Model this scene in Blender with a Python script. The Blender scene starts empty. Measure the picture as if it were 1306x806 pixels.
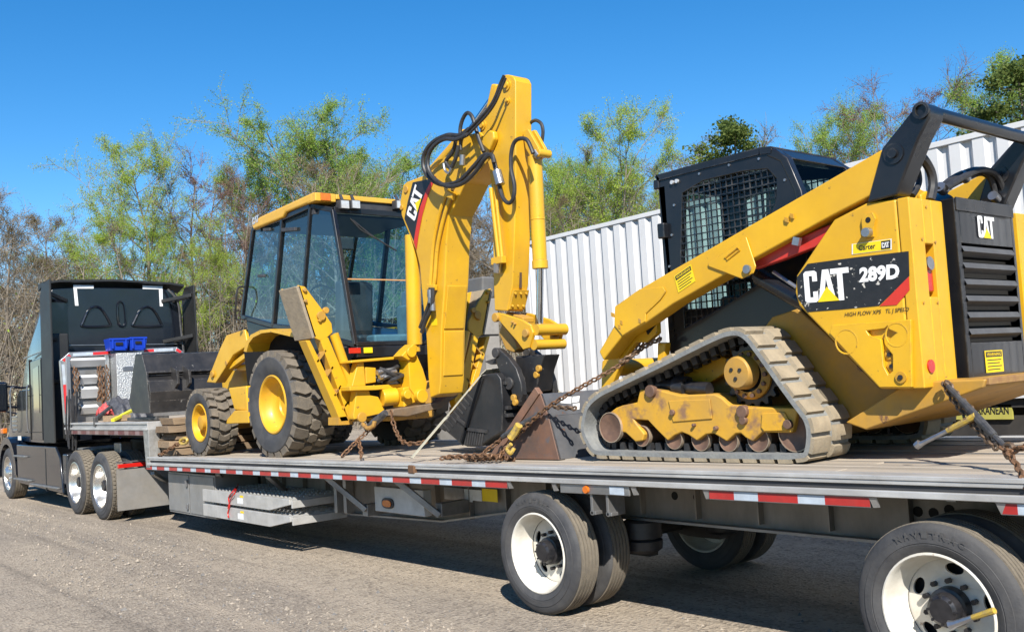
import bpy, bmesh, math, random
from mathutils import Vector, Matrix
# ---------------------------------------------------------------- camera
S = bpy.context.scene
COL = S.collection
IMG_W, IMG_H, FOC = 1306.0, 806.0, 1240.0
CX, CY = 653.0, 403.0
CAM = Vector((0.0, 4.93, 1.82))
_v1 = Vector((-398.0 - CX, -(545.0 - CY), -FOC))
_b = -(393.5 - CY)
_u = (FOC * FOC - _v1.y * _b) / (-_v1.x)
_X = _v1.normalized()
_Y = -Vector((_u, _b, -FOC)).normalized()
_Z = _X.cross(_Y)
ROT = Matrix((_X, _Y, _Z))              # camera space -> world
cd = bpy.data.cameras.new('camera')
cam = bpy.data.objects.new('camera', cd)
COL.objects.link(cam)
cd.sensor_width = 36.0
cd.lens = 36.0 * FOC / IMG_W
cd.clip_start, cd.clip_end = 0.1, 3000.0
cam.matrix_world = Matrix.Translation(CAM) @ ROT.to_4x4()
S.camera = cam

# ---------------------------------------------------------------- sky, sun, exposure
SUN_TO = Vector((-1.0, 0.74, 1.02)).normalized()      # direction towards the sun
W = bpy.data.worlds.new('World')
S.world = W
W.use_nodes = True
nt = W.node_tree
nt.nodes.clear()
sky = nt.nodes.new('ShaderNodeTexSky')
sky.sky_type = 'NISHITA'
sky.sun_disc = False
sky.sun_elevation = math.asin(SUN_TO.z)
sky.sun_rotation = math.atan2(SUN_TO.x, SUN_TO.y)
sky.air_density = 1.0
sky.dust_density = 0.0
sky.ozone_density = 4.0
sky.altitude = 300.0
hs = nt.nodes.new('ShaderNodeHueSaturation')
hs.inputs['Saturation'].default_value = 1.33
hs.inputs['Value'].default_value = 1.0
bg = nt.nodes.new('ShaderNodeBackground')
bg.inputs['Strength'].default_value = 0.096
wo = nt.nodes.new('ShaderNodeOutputWorld')
nt.links.new(sky.outputs[0], hs.inputs['Color'])
nt.links.new(hs.outputs[0], bg.inputs['Color'])
nt.links.new(bg.outputs[0], wo.inputs['Surface'])
sl = bpy.data.lights.new('sun', 'SUN')
sl.energy = 5.0
sl.angle = math.radians(0.53)
sl.color = (1.0, 0.95, 0.87)
so = bpy.data.objects.new('sun', sl)
COL.objects.link(so)
so.rotation_euler = SUN_TO.to_track_quat('Z', 'Y').to_euler()
so.location = (-20, 15, 20)
S.view_settings.view_transform = 'Standard'
S.view_settings.look = 'None'
S.view_settings.exposure = 0.78
S.view_settings.gamma = 1.0
S.render.engine = 'CYCLES'
S.cycles.max_bounces = 8
S.cycles.transparent_max_bounces = 16
S.cycles.caustics_reflective = False
S.cycles.caustics_refractive = False

# ---------------------------------------------------------------- helpers
RND = random.Random(11)

def ray(x, y):
    return ROT @ Vector((x - CX, -(y - CY), -FOC))

def P(x, y, Y):
    """where the line of sight through a pixel of the photograph meets the upright plane at Y: (X, Z)"""
    r = ray(x, y)
    t = (Y - CAM.y) / r.y
    q = CAM + r * t
    return (q.x, q.z)

def PP(x, y, Y):
    a = P(x, y, Y)
    return Vector((a[0], Y, a[1]))

def PX(x, y, X):
    r = ray(x, y)
    t = (X - CAM.x) / r.x
    q = CAM + r * t
    return (q.y, q.z)

def PPX(x, y, X):
    a = PX(x, y, X)
    return Vector((X, a[0], a[1]))

def Ps(pts, Y):
    return [P(a, b, Y) for a, b in pts]

def zd(X):                                   # height of the lower deck (it runs slightly downhill)
    return 1.180 - 0.0140 * (X - 2.05)

SPLIT = set('''bucket_side rail_bracket foot_plate side_plate end_hook latch hinge_arm brace_foot stamped_rib bolt bucket_ear gooseneck bucket_end
tooth pin_head pivot_pin pin stud pin_boss hydraulic_line hydraulic_hose hose_fitting control_console door_handle armrest mirror_arm paper_label label
information_label pin_end linkage_tube rear_rib wear_strip stamped_ring line_clamp coupler cover_plate wiper wheel_bolt end_beam upper_deck_rail
rear_fascia drop_leg cutting_edge stick_end pivot_block side_pipe lattice swing_post rear_frame cylinder_bracket shadow_plate cap_bolt side_rail tension_cylinder'''.split())

class MB:
    """collects shapes in world coordinates and links them as ONE mesh object"""
    def __init__(self):
        self.v, self.f, self.mi = [], [], []
    def add(self, vs, fs, m=0):
        o = len(self.v)
        self.v += [Vector(p) for p in vs]
        for f in fs:
            self.f.append([i + o for i in f])
            self.mi.append(m)
        return self
    def box(self, x0, x1, y0, y1, z0, z1, m=0):
        vs = [(x, y, z) for x in (x0, x1) for y in (y0, y1) for z in (z0, z1)]
        return self.add(vs, [(0, 1, 3, 2), (4, 6, 7, 5), (0, 4, 5, 1), (2, 3, 7, 6), (0, 2, 6, 4), (1, 5, 7, 3)], m)
    def obox(self, c, ax, ay, az, m=0):
        c, ax, ay, az = Vector(c), Vector(ax), Vector(ay), Vector(az)
        vs = [c + ax * i + ay * j + az * k for i in (-1, 1) for j in (-1, 1) for k in (-1, 1)]
        return self.add(vs, [(0, 1, 3, 2), (4, 6, 7, 5), (0, 4, 5, 1), (2, 3, 7, 6), (0, 2, 6, 4), (1, 5, 7, 3)], m)
    def bar(self, p0, p1, w, h, up=(0, 0, 1), m=0):
        p0, p1 = Vector(p0), Vector(p1)
        d = (p1 - p0)
        a = d.cross(Vector(up)).normalized()
        b = a.cross(d).normalized()
        return self.obox((p0 + p1) / 2, d / 2, a * w / 2, b * h / 2, m)
    def extr(self, pts, vec, m=0):
        """closed 3-D polygon swept by a vector"""
        pts = [Vector(p) for p in pts]
        vec = Vector(vec)
        n = len(pts)
        vs = pts + [p + vec for p in pts]
        fs = [tuple(range(n)), tuple(range(2 * n - 1, n - 1, -1))]
        fs += [(i, i + n, (i + 1) % n + n, (i + 1) % n) for i in range(n)]
        return self.add(vs, fs, m)
    def prism(self, xz, y0, y1, m=0):
        return self.extr([(a, y0, b) for a, b in xz], (0, y1 - y0, 0), m)
    def prismx(self, yz, x0, x1, m=0):
        return self.extr([(x0, a, b) for a, b in yz], (x1 - x0, 0, 0), m)
    def prismz(self, xy, z0, z1, m=0):
        return self.extr([(a, b, z0) for a, b in xy], (0, 0, z1 - z0), m)
    def ring_sweep(self, xz_out, xz_in, y0, y1, m=0):
        """closed band (outer and inner loop with equal counts) between y0 and y1"""
        n = len(xz_out)
        vs = [(a, y0, b) for a, b in xz_out] + [(a, y1, b) for a, b in xz_out]
        vs += [(a, y0, b) for a, b in xz_in] + [(a, y1, b) for a, b in xz_in]
        fs = []
        for i in range(n):
            j = (i + 1) % n
            fs += [(i, j, j + n, i + n), (2 * n + i, 3 * n + i, 3 * n + j, 2 * n + j),
                   (i, 2 * n + i, 2 * n + j, j), (n + i, n + j, 3 * n + j, 3 * n + i)]
        return self.add(vs, fs, m)
    def cyl(self, p0, p1, r0, r1=None, n=16, m=0, caps=True):
        p0, p1 = Vector(p0), Vector(p1)
        r1 = r0 if r1 is None else r1
        d = (p1 - p0).normalized()
        a = d.orthogonal().normalized()
        b = d.cross(a)
        vs = []
        for p, r in ((p0, r0), (p1, r1)):
            for i in range(n):
                t = 2 * math.pi * i / n
                vs.append(p + (a * math.cos(t) + b * math.sin(t)) * r)
        fs = [(i, (i + 1) % n, (i + 1) % n + n, i + n) for i in range(n)]
        if caps:
            fs += [tuple(range(n - 1, -1, -1)), tuple(range(n, 2 * n))]
        return self.add(vs, fs, m)
    def tube(self, path, r, n=8, m=0, smooth=0, closed=False):
        pts = [Vector(p) for p in path]
        if smooth:
            pts = catmull(pts, smooth, closed)
        rs = r if isinstance(r, (list, tuple)) else [r] * len(pts)
        if len(rs) != len(pts):
            rs = [rs[0] + (rs[-1] - rs[0]) * i / (len(pts) - 1) for i in range(len(pts))]
        vs = []
        prev = None
        N = len(pts)
        for i, p in enumerate(pts):
            d = (pts[(i + 1) % N] - pts[i - 1]) if closed else (pts[min(i + 1, N - 1)] - pts[max(i - 1, 0)])
            d.normalize()
            if prev is None:
                a = d.orthogonal().normalized()
            else:
                a = prev - d * prev.dot(d)
                a = a.normalized() if a.length > 1e-6 else d.orthogonal().normalized()
            prev = a
            b = d.cross(a)
            for k in range(n):
                t = 2 * math.pi * k / n
                vs.append(p + (a * math.cos(t) + b * math.sin(t)) * rs[i])
        fs = []
        for i in range(N if closed else N - 1):
            j = (i + 1) % N
            for k in range(n):
                fs.append((i * n + k, i * n + (k + 1) % n, j * n + (k + 1) % n, j * n + k))
        if not closed:
            fs += [tuple(range(n - 1, -1, -1)), tuple((N - 1) * n + k for k in range(n))]
        return self.add(vs, fs, m)
    def lathe(self, o, axis, prof, n=32, m=0, mats=None):
        """prof: list of (distance along axis, radius)"""
        o, d = Vector(o), Vector(axis).normalized()
        a = d.orthogonal().normalized()
        b = d.cross(a)
        k = len(prof)
        vs = []
        for t, r in prof:
            for i in range(n):
                w = 2 * math.pi * i / n
                vs.append(o + d * t + (a * math.cos(w) + b * math.sin(w)) * r)
        for j in range(k - 1):
            fs = [(j * n + i, j * n + (i + 1) % n, (j + 1) * n + (i + 1) % n, (j + 1) * n + i) for i in range(n)]
            self.add([], [], 0)
            off = len(self.v)
            if j == 0:
                self.v += vs
                base = off
            for f in fs:
                self.f.append([q + base for q in f])
                self.mi.append(mats[j] if mats else m)
        return self
    def text(self, s, o, ux, uz, w, h, m=0, depth=0.002, bold=0.0, shear=0.0):
        """lettering laid on the plane o, ux (reading direction), uz (up), fitted to w by h"""
        c = bpy.data.curves.new('lettering', 'FONT')
        c.body = s
        c.resolution_u = 3
        c.offset = bold
        c.shear = shear
        ob = bpy.data.objects.new('lettering', c)
        me = ob.to_mesh()
        vs = [v.co.copy() for v in me.vertices]
        fs = [tuple(p.vertices) for p in me.polygons]
        ob.to_mesh_clear()
        bpy.data.objects.remove(ob)
        bpy.data.curves.remove(c)
        if not vs:
            return self
        x0, x1 = min(v.x for v in vs), max(v.x for v in vs)
        y0, y1 = min(v.y for v in vs), max(v.y for v in vs)
        ux, uz, o = Vector(ux).normalized(), Vector(uz).normalized(), Vector(o)
        nn = ux.cross(uz) * depth
        return self.add([o + ux * ((v.x - x0) / (x1 - x0) * w) + uz * ((v.y - y0) / (y1 - y0) * h) + nn for v in vs], fs, m)
    def flat(self, pts2, o, ux, uz, m=0, depth=0.002):
        """flat polygon in plane coordinates"""
        ux, uz, o = Vector(ux).normalized(), Vector(uz).normalized(), Vector(o)
        nn = ux.cross(uz) * depth
        return self.add([o + ux * a + uz * b + nn for a, b in pts2], [tuple(range(len(pts2)))], m)
    def pieces(self):
        par = list(range(len(self.v)))
        def find(i):
            while par[i] != i:
                par[i] = par[par[i]]
                i = par[i]
            return i
        for f in self.f:
            a = find(f[0])
            for k in f[1:]:
                par[find(k)] = a
        groups = {}
        for fi, f in enumerate(self.f):
            groups.setdefault(find(f[0]), []).append(fi)
        bb = []
        for fl in groups.values():
            vs = [self.v[i] for fi in fl for i in self.f[fi]]
            bb.append([[min(p[k] for p in vs) - .003 for k in range(3)], [max(p[k] for p in vs) + .003 for k in range(3)], fl])
        done = False
        while not done:                       # pieces whose boxes touch stay together
            done = True
            for i in range(len(bb)):
                for j in range(i + 1, len(bb)):
                    a, b = bb[i], bb[j]
                    if all(a[0][k] <= b[1][k] and b[0][k] <= a[1][k] for k in range(3)):
                        bb[i] = [[min(a[0][k], b[0][k]) for k in range(3)], [max(a[1][k], b[1][k]) for k in range(3)], a[2] + b[2]]
                        del bb[j]
                        done = False
                        break
                if not done:
                    break
        out = []
        for _, _, fl in bb:
            q = MB()
            idx = {}
            for fi in fl:
                g = []
                for i in self.f[fi]:
                    if i not in idx:
                        idx[i] = len(q.v)
                        q.v.append(self.v[i])
                    g.append(idx[i])
                q.f.append(g)
                q.mi.append(self.mi[fi])
            out.append(q)
        return out
    def build(self, name, mats, parent=None, bevel=0.0, angle=35, seg=2, fix=True):
        if parent is not None and name in SPLIT:
            ps = self.pieces()
            if len(ps) > 1:
                return [q.build_one(name, mats, parent, bevel, angle, seg, fix) for q in ps][0]
        return self.build_one(name, mats, parent, bevel, angle, seg, fix)
    def build_one(self, name, mats, parent=None, bevel=0.0, angle=35, seg=2, fix=True):
        me = bpy.data.meshes.new(name)
        base = Vector((0, 0, 0))
        if parent is not None:
            q = parent
            while q is not None:
                base = base + q.location
                q = q.parent
        me.from_pydata([tuple(p - base) for p in self.v], [], self.f)
        mats = mats if isinstance(mats, (list, tuple)) else [mats]
        for q in mats:
            me.materials.append(q)
        me.polygons.foreach_set('material_index', self.mi)
        me.update()
        if fix:
            bm = bmesh.new()
            bm.from_mesh(me)
            bmesh.ops.recalc_face_normals(bm, faces=bm.faces)
            bm.to_mesh(me)
            bm.free()
        me.polygons.foreach_set('use_smooth', [True] * len(me.polygons))
        me.set_sharp_from_angle(angle=math.radians(angle))
        o = bpy.data.objects.new(name, me)
        COL.objects.link(o)
        if parent is not None:
            o.parent = parent
        if bevel:
            b = o.modifiers.new('bevel', 'BEVEL')
            b.width = bevel
            b.segments = seg
            b.limit_method = 'ANGLE'
            b.angle_limit = math.radians(40)
            b.harden_normals = True
        return o

def catmull(p, k, closed=False):
    out = []
    n = len(p)
    rng = range(n) if closed else range(n - 1)
    for i in rng:
        if closed:
            a, b, c, d = p[i - 1], p[i], p[(i + 1) % n], p[(i + 2) % n]
        else:
            a, b, c, d = p[max(i - 1, 0)], p[i], p[i + 1], p[min(i + 2, n - 1)]
        for j in range(k):
            t = j / k
            out.append(0.5 * ((2 * b) + (c - a) * t + (2 * a - 5 * b + 4 * c - d) * t * t + (3 * b - a - 3 * c + d) * t ** 3))
    if not closed:
        out.append(p[-1].copy())
    return out

def tag(o, label, cat, group=None, kind=None):
    if label: o['label'] = label
    if cat: o['category'] = cat
    if group: o['group'] = group
    if kind: o['kind'] = kind
    return o

def thing(name, loc, label, cat, group=None):
    o = bpy.data.objects.new(name, None)
    o.empty_display_size = 0.3
    COL.objects.link(o)
    o.location = loc
    return tag(o, label, cat, group)

def copy_tree(o, parent=None):
    c = o.copy()
    COL.objects.link(c)
    if parent is not None:
        c.parent = parent
    for ch in list(o.children):
        copy_tree(ch, c)
    return c

# ---------------------------------------------------------------- materials
def mat(name, col, col2=None, scale=6.0, rough=0.5, metal=0.0, bump=0.0, bscale=None, dust=0.0, dustcol=(0.30, 0.25, 0.18),
        chips=0.0, chipcol=(0.16, 0.08, 0.04), chipscale=9.0, coat=0.0, detail=6, stretch=None, spec=0.5, rvar=0.12, chipsoft=0.03, edge=0.0, edgecol=(0.2, 0.15, 0.1)):
    m = bpy.data.materials.new(name)
    m.use_nodes = True
    n, l = m.node_tree.nodes, m.node_tree.links
    b = n['Principled BSDF']
    tc = n.new('ShaderNodeTexCoord')
    src = tc.outputs['Object']
    if stretch:
        mp = n.new('ShaderNodeMapping')
        mp.inputs['Scale'].default_value = stretch
        l.new(src, mp.inputs['Vector'])
        src = mp.outputs[0]
    no = n.new('ShaderNodeTexNoise')
    no.inputs['Scale'].default_value = scale
    no.inputs['Detail'].default_value = detail
    no.inputs['Roughness'].default_value = 0.62
    l.new(src, no.inputs['Vector'])
    mx = n.new('ShaderNodeMix')
    mx.data_type = 'RGBA'
    mx.inputs['A'].default_value = (*col, 1)
    mx.inputs['B'].default_value = (*(col2 or col), 1)
    rp = n.new('ShaderNodeValToRGB')
    rp.color_ramp.elements[0].position = 0.35
    rp.color_ramp.elements[1].position = 0.68
    l.new(no.outputs['Fac'], rp.inputs[0])
    l.new(rp.outputs[0], mx.inputs['Factor'])
    out = mx.outputs['Result']
    if dust:
        nd = n.new('ShaderNodeTexNoise')
        nd.inputs['Scale'].default_value = scale * 0.37
        nd.inputs['Detail'].default_value = 9
        nd.inputs['Roughness'].default_value = 0.7
        l.new(tc.outputs['Object'], nd.inputs['Vector'])
        r2 = n.new('ShaderNodeValToRGB')
        r2.color_ramp.elements[0].position = 0.40
        r2.color_ramp.elements[1].position = 0.80
        r2.color_ramp.elements[1].color = (dust, dust, dust, 1)
        l.new(nd.outputs['Fac'], r2.inputs[0])
        m2 = n.new('ShaderNodeMix')
        m2.data_type = 'RGBA'
        l.new(r2.outputs[0], m2.inputs['Factor'])
        l.new(out, m2.inputs['A'])
        m2.inputs['B'].default_value = (*dustcol, 1)
        out = m2.outputs['Result']
    if chips:
        nc = n.new('ShaderNodeTexNoise')
        nc.inputs['Scale'].default_value = chipscale
        nc.inputs['Detail'].default_value = 8
        nc.inputs['Roughness'].default_value = 0.6
        l.new(tc.outputs['Object'], nc.inputs['Vector'])
        r3 = n.new('ShaderNodeValToRGB')
        r3.color_ramp.elements[0].position = 1.0 - chips
        r3.color_ramp.elements[1].position = min(1.0, 1.0 - chips + chipsoft)
        l.new(nc.outputs['Fac'], r3.inputs[0])
        m3 = n.new('ShaderNodeMix')
        m3.data_type = 'RGBA'
        l.new(r3.outputs[0], m3.inputs['Factor'])
        l.new(out, m3.inputs['A'])
        m3.inputs['B'].default_value = (*chipcol, 1)
        out = m3.outputs['Result']
    if edge:                                  # paint rubbed off along sharp edges
        bv = n.new('ShaderNodeBevel')
        bv.samples = 3
        bv.inputs['Radius'].default_value = 0.016
        ge = n.new('ShaderNodeNewGeometry')
        dt = n.new('ShaderNodeVectorMath')
        dt.operation = 'DOT_PRODUCT'
        l.new(bv.outputs[0], dt.inputs[0])
        l.new(ge.outputs['Normal'], dt.inputs[1])
        ne = n.new('ShaderNodeTexNoise')
        ne.inputs['Scale'].default_value = 11
        ne.inputs['Detail'].default_value = 8
        ne.inputs['Roughness'].default_value = 0.7
        l.new(tc.outputs['Object'], ne.inputs['Vector'])
        mr = n.new('ShaderNodeMapRange')
        mr.inputs['From Min'].default_value = 0.99
        mr.inputs['From Max'].default_value = 0.86
        l.new(dt.outputs['Value'], mr.inputs['Value'])
        re_ = n.new('ShaderNodeMapRange')
        re_.inputs['From Min'].default_value = 0.46
        re_.inputs['From Max'].default_value = 0.62
        l.new(ne.outputs['Fac'], re_.inputs['Value'])
        mu = n.new('ShaderNodeMath')
        mu.operation = 'MULTIPLY'
        l.new(mr.outputs[0], mu.inputs[0])
        l.new(re_.outputs[0], mu.inputs[1])
        mk = n.new('ShaderNodeMath')
        mk.operation = 'MULTIPLY'
        mk.use_clamp = True
        mk.inputs[1].default_value = edge
        l.new(mu.outputs[0], mk.inputs[0])
        m4 = n.new('ShaderNodeMix')
        m4.data_type = 'RGBA'
        l.new(mk.outputs[0], m4.inputs['Factor'])
        l.new(out, m4.inputs['A'])
        m4.inputs['B'].default_value = (*edgecol, 1)
        out = m4.outputs['Result']
    l.new(out, b.inputs['Base Color'])
    rr = n.new('ShaderNodeMapRange')
    rr.inputs['To Min'].default_value = max(0.02, rough - rvar)
    rr.inputs['To Max'].default_value = min(1.0, rough + rvar)
    l.new(no.outputs['Fac'], rr.inputs['Value'])
    l.new(rr.outputs[0], b.inputs['Roughness'])
    b.inputs['Metallic'].default_value = metal
    b.inputs['Specular IOR Level'].default_value = spec
    if coat:
        b.inputs['Coat Weight'].default_value = coat
        b.inputs['Coat Roughness'].default_value = 0.06
    if bump:
        nb = n.new('ShaderNodeTexNoise')
        nb.inputs['Scale'].default_value = bscale or scale * 4
        nb.inputs['Detail'].default_value = 5
        l.new(src, nb.inputs['Vector'])
        bp = n.new('ShaderNodeBump')
        bp.inputs['Strength'].default_value = bump
        bp.inputs['Distance'].default_value = 0.02
        l.new(nb.outputs['Fac'], bp.inputs['Height'])
        l.new(bp.outputs[0], b.inputs['Normal'])
    return m

def glass(name, tint, alpha, rough=0.02, k=0.16):
    m = bpy.data.materials.new(name)
    m.use_nodes = True
    n, l = m.node_tree.nodes, m.node_tree.links
    n.clear()
    tr = n.new('ShaderNodeBsdfTransparent')
    tr.inputs[0].default_value = (*tint, 1)
    gl = n.new('ShaderNodeBsdfGlossy')
    gl.inputs['Roughness'].default_value = rough
    gl.inputs[0].default_value = (0.9, 0.95, 1, 1)
    fr = n.new('ShaderNodeFresnel')
    fr.inputs['IOR'].default_value = 1.5
    ad = n.new('ShaderNodeMath')
    ad.operation = 'MULTIPLY_ADD'
    ad.inputs[1].default_value = k
    ad.inputs[2].default_value = alpha
    l.new(fr.outputs[0], ad.inputs[0])
    ad.use_clamp = True
    mx = n.new('ShaderNodeMixShader')
    l.new(ad.outputs[0], mx.inputs[0])
    l.new(tr.outputs[0], mx.inputs[1])
    l.new(gl.outputs[0], mx.inputs[2])
    o = n.new('ShaderNodeOutputMaterial')
    l.new(mx.outputs[0], o.inputs[0])
    return m

M = {}
M['yellow'] = mat('yellow_paint', (0.66, 0.372, 0.010), (0.56, 0.305, 0.010), 2.2, 0.42, dust=0.30, dustcol=(0.36, 0.235, 0.09), coat=0.12, bump=0.02, edge=.8, edgecol=(0.20, 0.11, 0.035), chips=0.335, chipscale=19, chipcol=(0.22, 0.12, 0.03), chipsoft=.05)
M['yellow_worn'] = mat('worn_yellow_paint', (0.62, 0.33, 0.016), (0.50, 0.27, 0.03), 5.0, 0.5, dust=0.5, dustcol=(0.34, 0.22, 0.09), chips=0.485, chipscale=6.0, chipcol=(0.24, 0.135, 0.07), bump=0.1, chipsoft=.13)
M['yellow_dirty'] = mat('dirty_yellow_paint', (0.52, 0.265, 0.014), (0.36, 0.20, 0.03), 4.0, 0.55, dust=0.8, dustcol=(0.28, 0.19, 0.10), chips=0.36, chipscale=6.0, bump=0.08)
M['black_paint'] = mat('black_paint', (0.006, 0.007, 0.010), (0.010, 0.011, 0.014), 4.0, 0.30, coat=0.25, dust=0.16, spec=0.4, edge=.7, edgecol=(0.12, 0.11, 0.10), bump=.015, dustcol=(0.06, 0.055, 0.05))
M['truck_black'] = mat('glossy_black_bodywork', (0.005, 0.007, 0.012), (0.007, 0.009, 0.014), 1.5, 0.2, coat=0.5, dust=0.2, dustcol=(0.025, 0.024, 0.023), rvar=0.06)
M['truck_dark'] = mat('dusty_black_plastic', (0.010, 0.011, 0.012), (0.018, 0.018, 0.018), 3.0, 0.5, dust=0.25, dustcol=(0.06, 0.057, 0.05))
M['bucket_black'] = mat('scuffed_black_steel', (0.010, 0.011, 0.013), (0.020, 0.020, 0.022), 5.0, 0.42, metal=0.0, dust=0.25, edge=.9, edgecol=(0.20, 0.18, 0.16), dustcol=(0.14, 0.12, 0.10), chips=0.33, chipscale=14, chipcol=(0.16, 0.15, 0.14), bump=0.06)
M['bucket_ribbed'] = mat('worn_dark_steel', (0.03, 0.03, 0.033), (0.06, 0.058, 0.057), 9.0, 0.5, metal=0.3, dust=0.4, dustcol=(0.16, 0.14, 0.12), bump=0.1)
M['rusty_steel'] = mat('rusty_bare_steel', (0.19, 0.095, 0.06), (0.085, 0.062, 0.055), 3.2, 0.62, metal=0.15, chips=.40, chipscale=8, chipcol=(.10,.105,.115), chipsoft=.1, dust=0.5, dustcol=(0.20, 0.13, 0.09), bump=0.15)
M['grey_steel'] = mat('scratched_grey_steel', (0.10, 0.11, 0.125), (0.15, 0.155, 0.165), 6.0, 0.45, metal=0.35, dust=0.45, dustcol=(0.20, 0.16, 0.13), chips=0.37, chipscale=10, chipcol=(0.2, 0.10, 0.06), bump=0.06)
M['rust_chain'] = mat('rusty_chain_steel', (0.20, 0.10, 0.045), (0.115, 0.068, 0.042), 22.0, 0.6, metal=0.3, bump=0.2, bscale=60)
M['dark_chain'] = mat('old_chain_steel', (0.13, 0.09, 0.06), (0.20, 0.13, 0.08), 25.0, 0.5, metal=0.5)
M['binder_yellow'] = mat('chipped_yellow_binder_paint', (0.55, 0.36, 0.04), (0.25, 0.2, 0.1), 30.0, 0.5, chips=0.4, chipscale=30)
M['binder_grey'] = mat('worn_grey_binder_steel', (0.05, 0.05, 0.052), (0.12, 0.115, 0.11), 25.0, 0.48, metal=0.4)
M['alu'] = mat('weathered_aluminium', (0.56, 0.555, 0.54), (0.37, 0.365, 0.355), 7.0, 0.45, metal=0.35, dust=0.4, chips=0.35, chipscale=5, chipcol=(0.16,0.15,0.14), chipsoft=.12, dustcol=(0.30, 0.27, 0.23), stretch=(0.35, 1, 1), bump=0.03)
M['alu_dull'] = mat('dull_aluminium', (0.34, 0.34, 0.335), (0.22, 0.215, 0.21), 5.0, 0.5, metal=0.7, dust=0.5, dustcol=(0.17, 0.15, 0.12), stretch=(0.5, 1, 1))
M['alu_bright'] = mat('bright_aluminium', (0.62, 0.62, 0.62), (0.48, 0.48, 0.47), 9.0, 0.36, metal=0.85, dust=0.25)
M['groove'] = mat('dark_rail_groove', (0.035, 0.036, 0.04), (0.05, 0.05, 0.052), 6.0, 0.7)
M['dark_steel'] = mat('grimy_black_chassis', (0.022, 0.021, 0.021), (0.04, 0.037, 0.033), 5.0, 0.6, dust=0.4, dustcol=(0.09, 0.075, 0.06))
M['tape_red'] = mat('red_reflective_tape', (0.42, 0.022, 0.02), (0.30, 0.02, 0.018), 9.0, 0.35, dust=0.3, dustcol=(0.2, 0.1, 0.08))
M['tape_white'] = mat('silver_reflective_tape', (0.46, 0.53, 0.60), (0.35, 0.40, 0.46), 9.0, 0.35, dust=0.3)
M['tyre'] = mat('tyre_rubber', (0.030, 0.031, 0.035), (0.06, 0.06, 0.062), 7.0, 0.75, dust=0.3, dustcol=(0.12, 0.105, 0.085), bump=0.12, bscale=70)
M['tread'] = mat('dusty_tread_rubber', (0.17, 0.145, 0.11), (0.115, 0.10, 0.08), 12.0, 0.9, dust=0.5, dustcol=(0.21, 0.175, 0.13), bump=0.2, bscale=80)
M['lug'] = mat('muddy_lug_rubber', (0.165, 0.138, 0.105), (0.095, 0.083, 0.068), 9.0, 0.9, dust=0.5, dustcol=(0.20, 0.165, 0.12), bump=0.25, bscale=60)
M['white_rim'] = mat('dirty_white_rim_paint', (0.72, 0.70, 0.63), (0.58, 0.54, 0.46), 6.0, 0.45, dust=0.5, dustcol=(0.30, 0.24, 0.165), chips=.34, chipscale=16, chipcol=(.2,.13,.08), chipsoft=.08)
M['alloy'] = mat('polished_aluminium_rim', (0.78, 0.77, 0.74), (0.62, 0.6, 0.56), 8.0, 0.28, metal=0.9, dust=0.2)
M['hub'] = mat('greasy_black_hub', (0.012, 0.012, 0.014), (0.03, 0.028, 0.03), 14.0, 0.32)
M['hole'] = mat('open_dark_interior', (0.006, 0.006, 0.006), None, 4.0, 0.9)
M['rubber'] = mat('black_hydraulic_hose_rubber', (0.016, 0.016, 0.018), (0.03, 0.03, 0.032), 20.0, 0.5, dust=0.3, dustcol=(0.08, 0.07, 0.06))
M['chrome'] = mat('chromed_cylinder_rod', (0.60, 0.63, 0.68), (0.52, 0.55, 0.6), 8.0, 0.14, metal=1.0)
M['steel'] = mat('plain_steel_fitting', (0.42, 0.42, 0.43), (0.30, 0.30, 0.31), 16.0, 0.35, metal=0.85)
M['track_rubber'] = mat('dusty_grey_track_rubber', (0.34, 0.275, 0.185), (0.19, 0.158, 0.112), 5.0, 0.92, dust=0.6, dustcol=(0.34, 0.29, 0.21), bump=0.18, bscale=55)
M['track_side'] = mat('scuffed_track_edge_rubber', (0.21, 0.22, 0.215), (0.14, 0.145, 0.15), 14.0, 0.8, dust=0.4, dustcol=(0.3, 0.28, 0.23), bump=0.2, bscale=50)
M['roller'] = mat('rusty_brown_roller', (0.20, 0.115, 0.075), (0.11, 0.065, 0.048), 9.0, 0.6, metal=0.2, bump=0.1)
M['roller_rim'] = mat('worn_roller_edge', (0.50, 0.40, 0.30), (0.36, 0.27, 0.19), 12.0, 0.42, metal=0.5)
M['decal_black'] = mat('black_decal_film', (0.012, 0.012, 0.014), (0.02, 0.02, 0.022), 18.0, 0.35, chips=0.385, chipscale=20, chipcol=(0.55, 0.52, 0.46))
M['decal_clean'] = mat('clean_black_decal_film', (0.012, 0.012, 0.014), (0.02, 0.02, 0.022), 18.0, 0.35)
M['decal_white'] = mat('white_lettering', (0.80, 0.80, 0.79), (0.72, 0.71, 0.70), 12.0, 0.5, chips=0.30, chipscale=16, chipcol=(0.10, 0.10, 0.10))
M['decal_yellow'] = mat('bright_yellow_label', (0.80, 0.58, 0.01), (0.74, 0.52, 0.01), 10.0, 0.45)
M['decal_red'] = mat('red_decal_stripe', (0.55, 0.035, 0.02), (0.48, 0.03, 0.02), 8.0, 0.45, chips=0.3, chipscale=18, chipcol=(0.6, 0.35, 0.25))
M['red_paint'] = mat('red_painted_strut', (0.52, 0.022, 0.014), (0.45, 0.02, 0.014), 4.0, 0.4, dust=0.2)
M['lens_red'] = mat('red_lamp_lens', (0.50, 0.015, 0.01), (0.42, 0.012, 0.01), 9.0, 0.2, coat=0.5)
M['lens_amber'] = mat('amber_lamp_lens', (0.65, 0.17, 0.01), (0.52, 0.12, 0.01), 9.0, 0.2, coat=0.5)
M['lens_clear'] = mat('clear_lamp_lens', (0.62, 0.63, 0.62), (0.5, 0.5, 0.5), 20.0, 0.15, metal=0.3)
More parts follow.
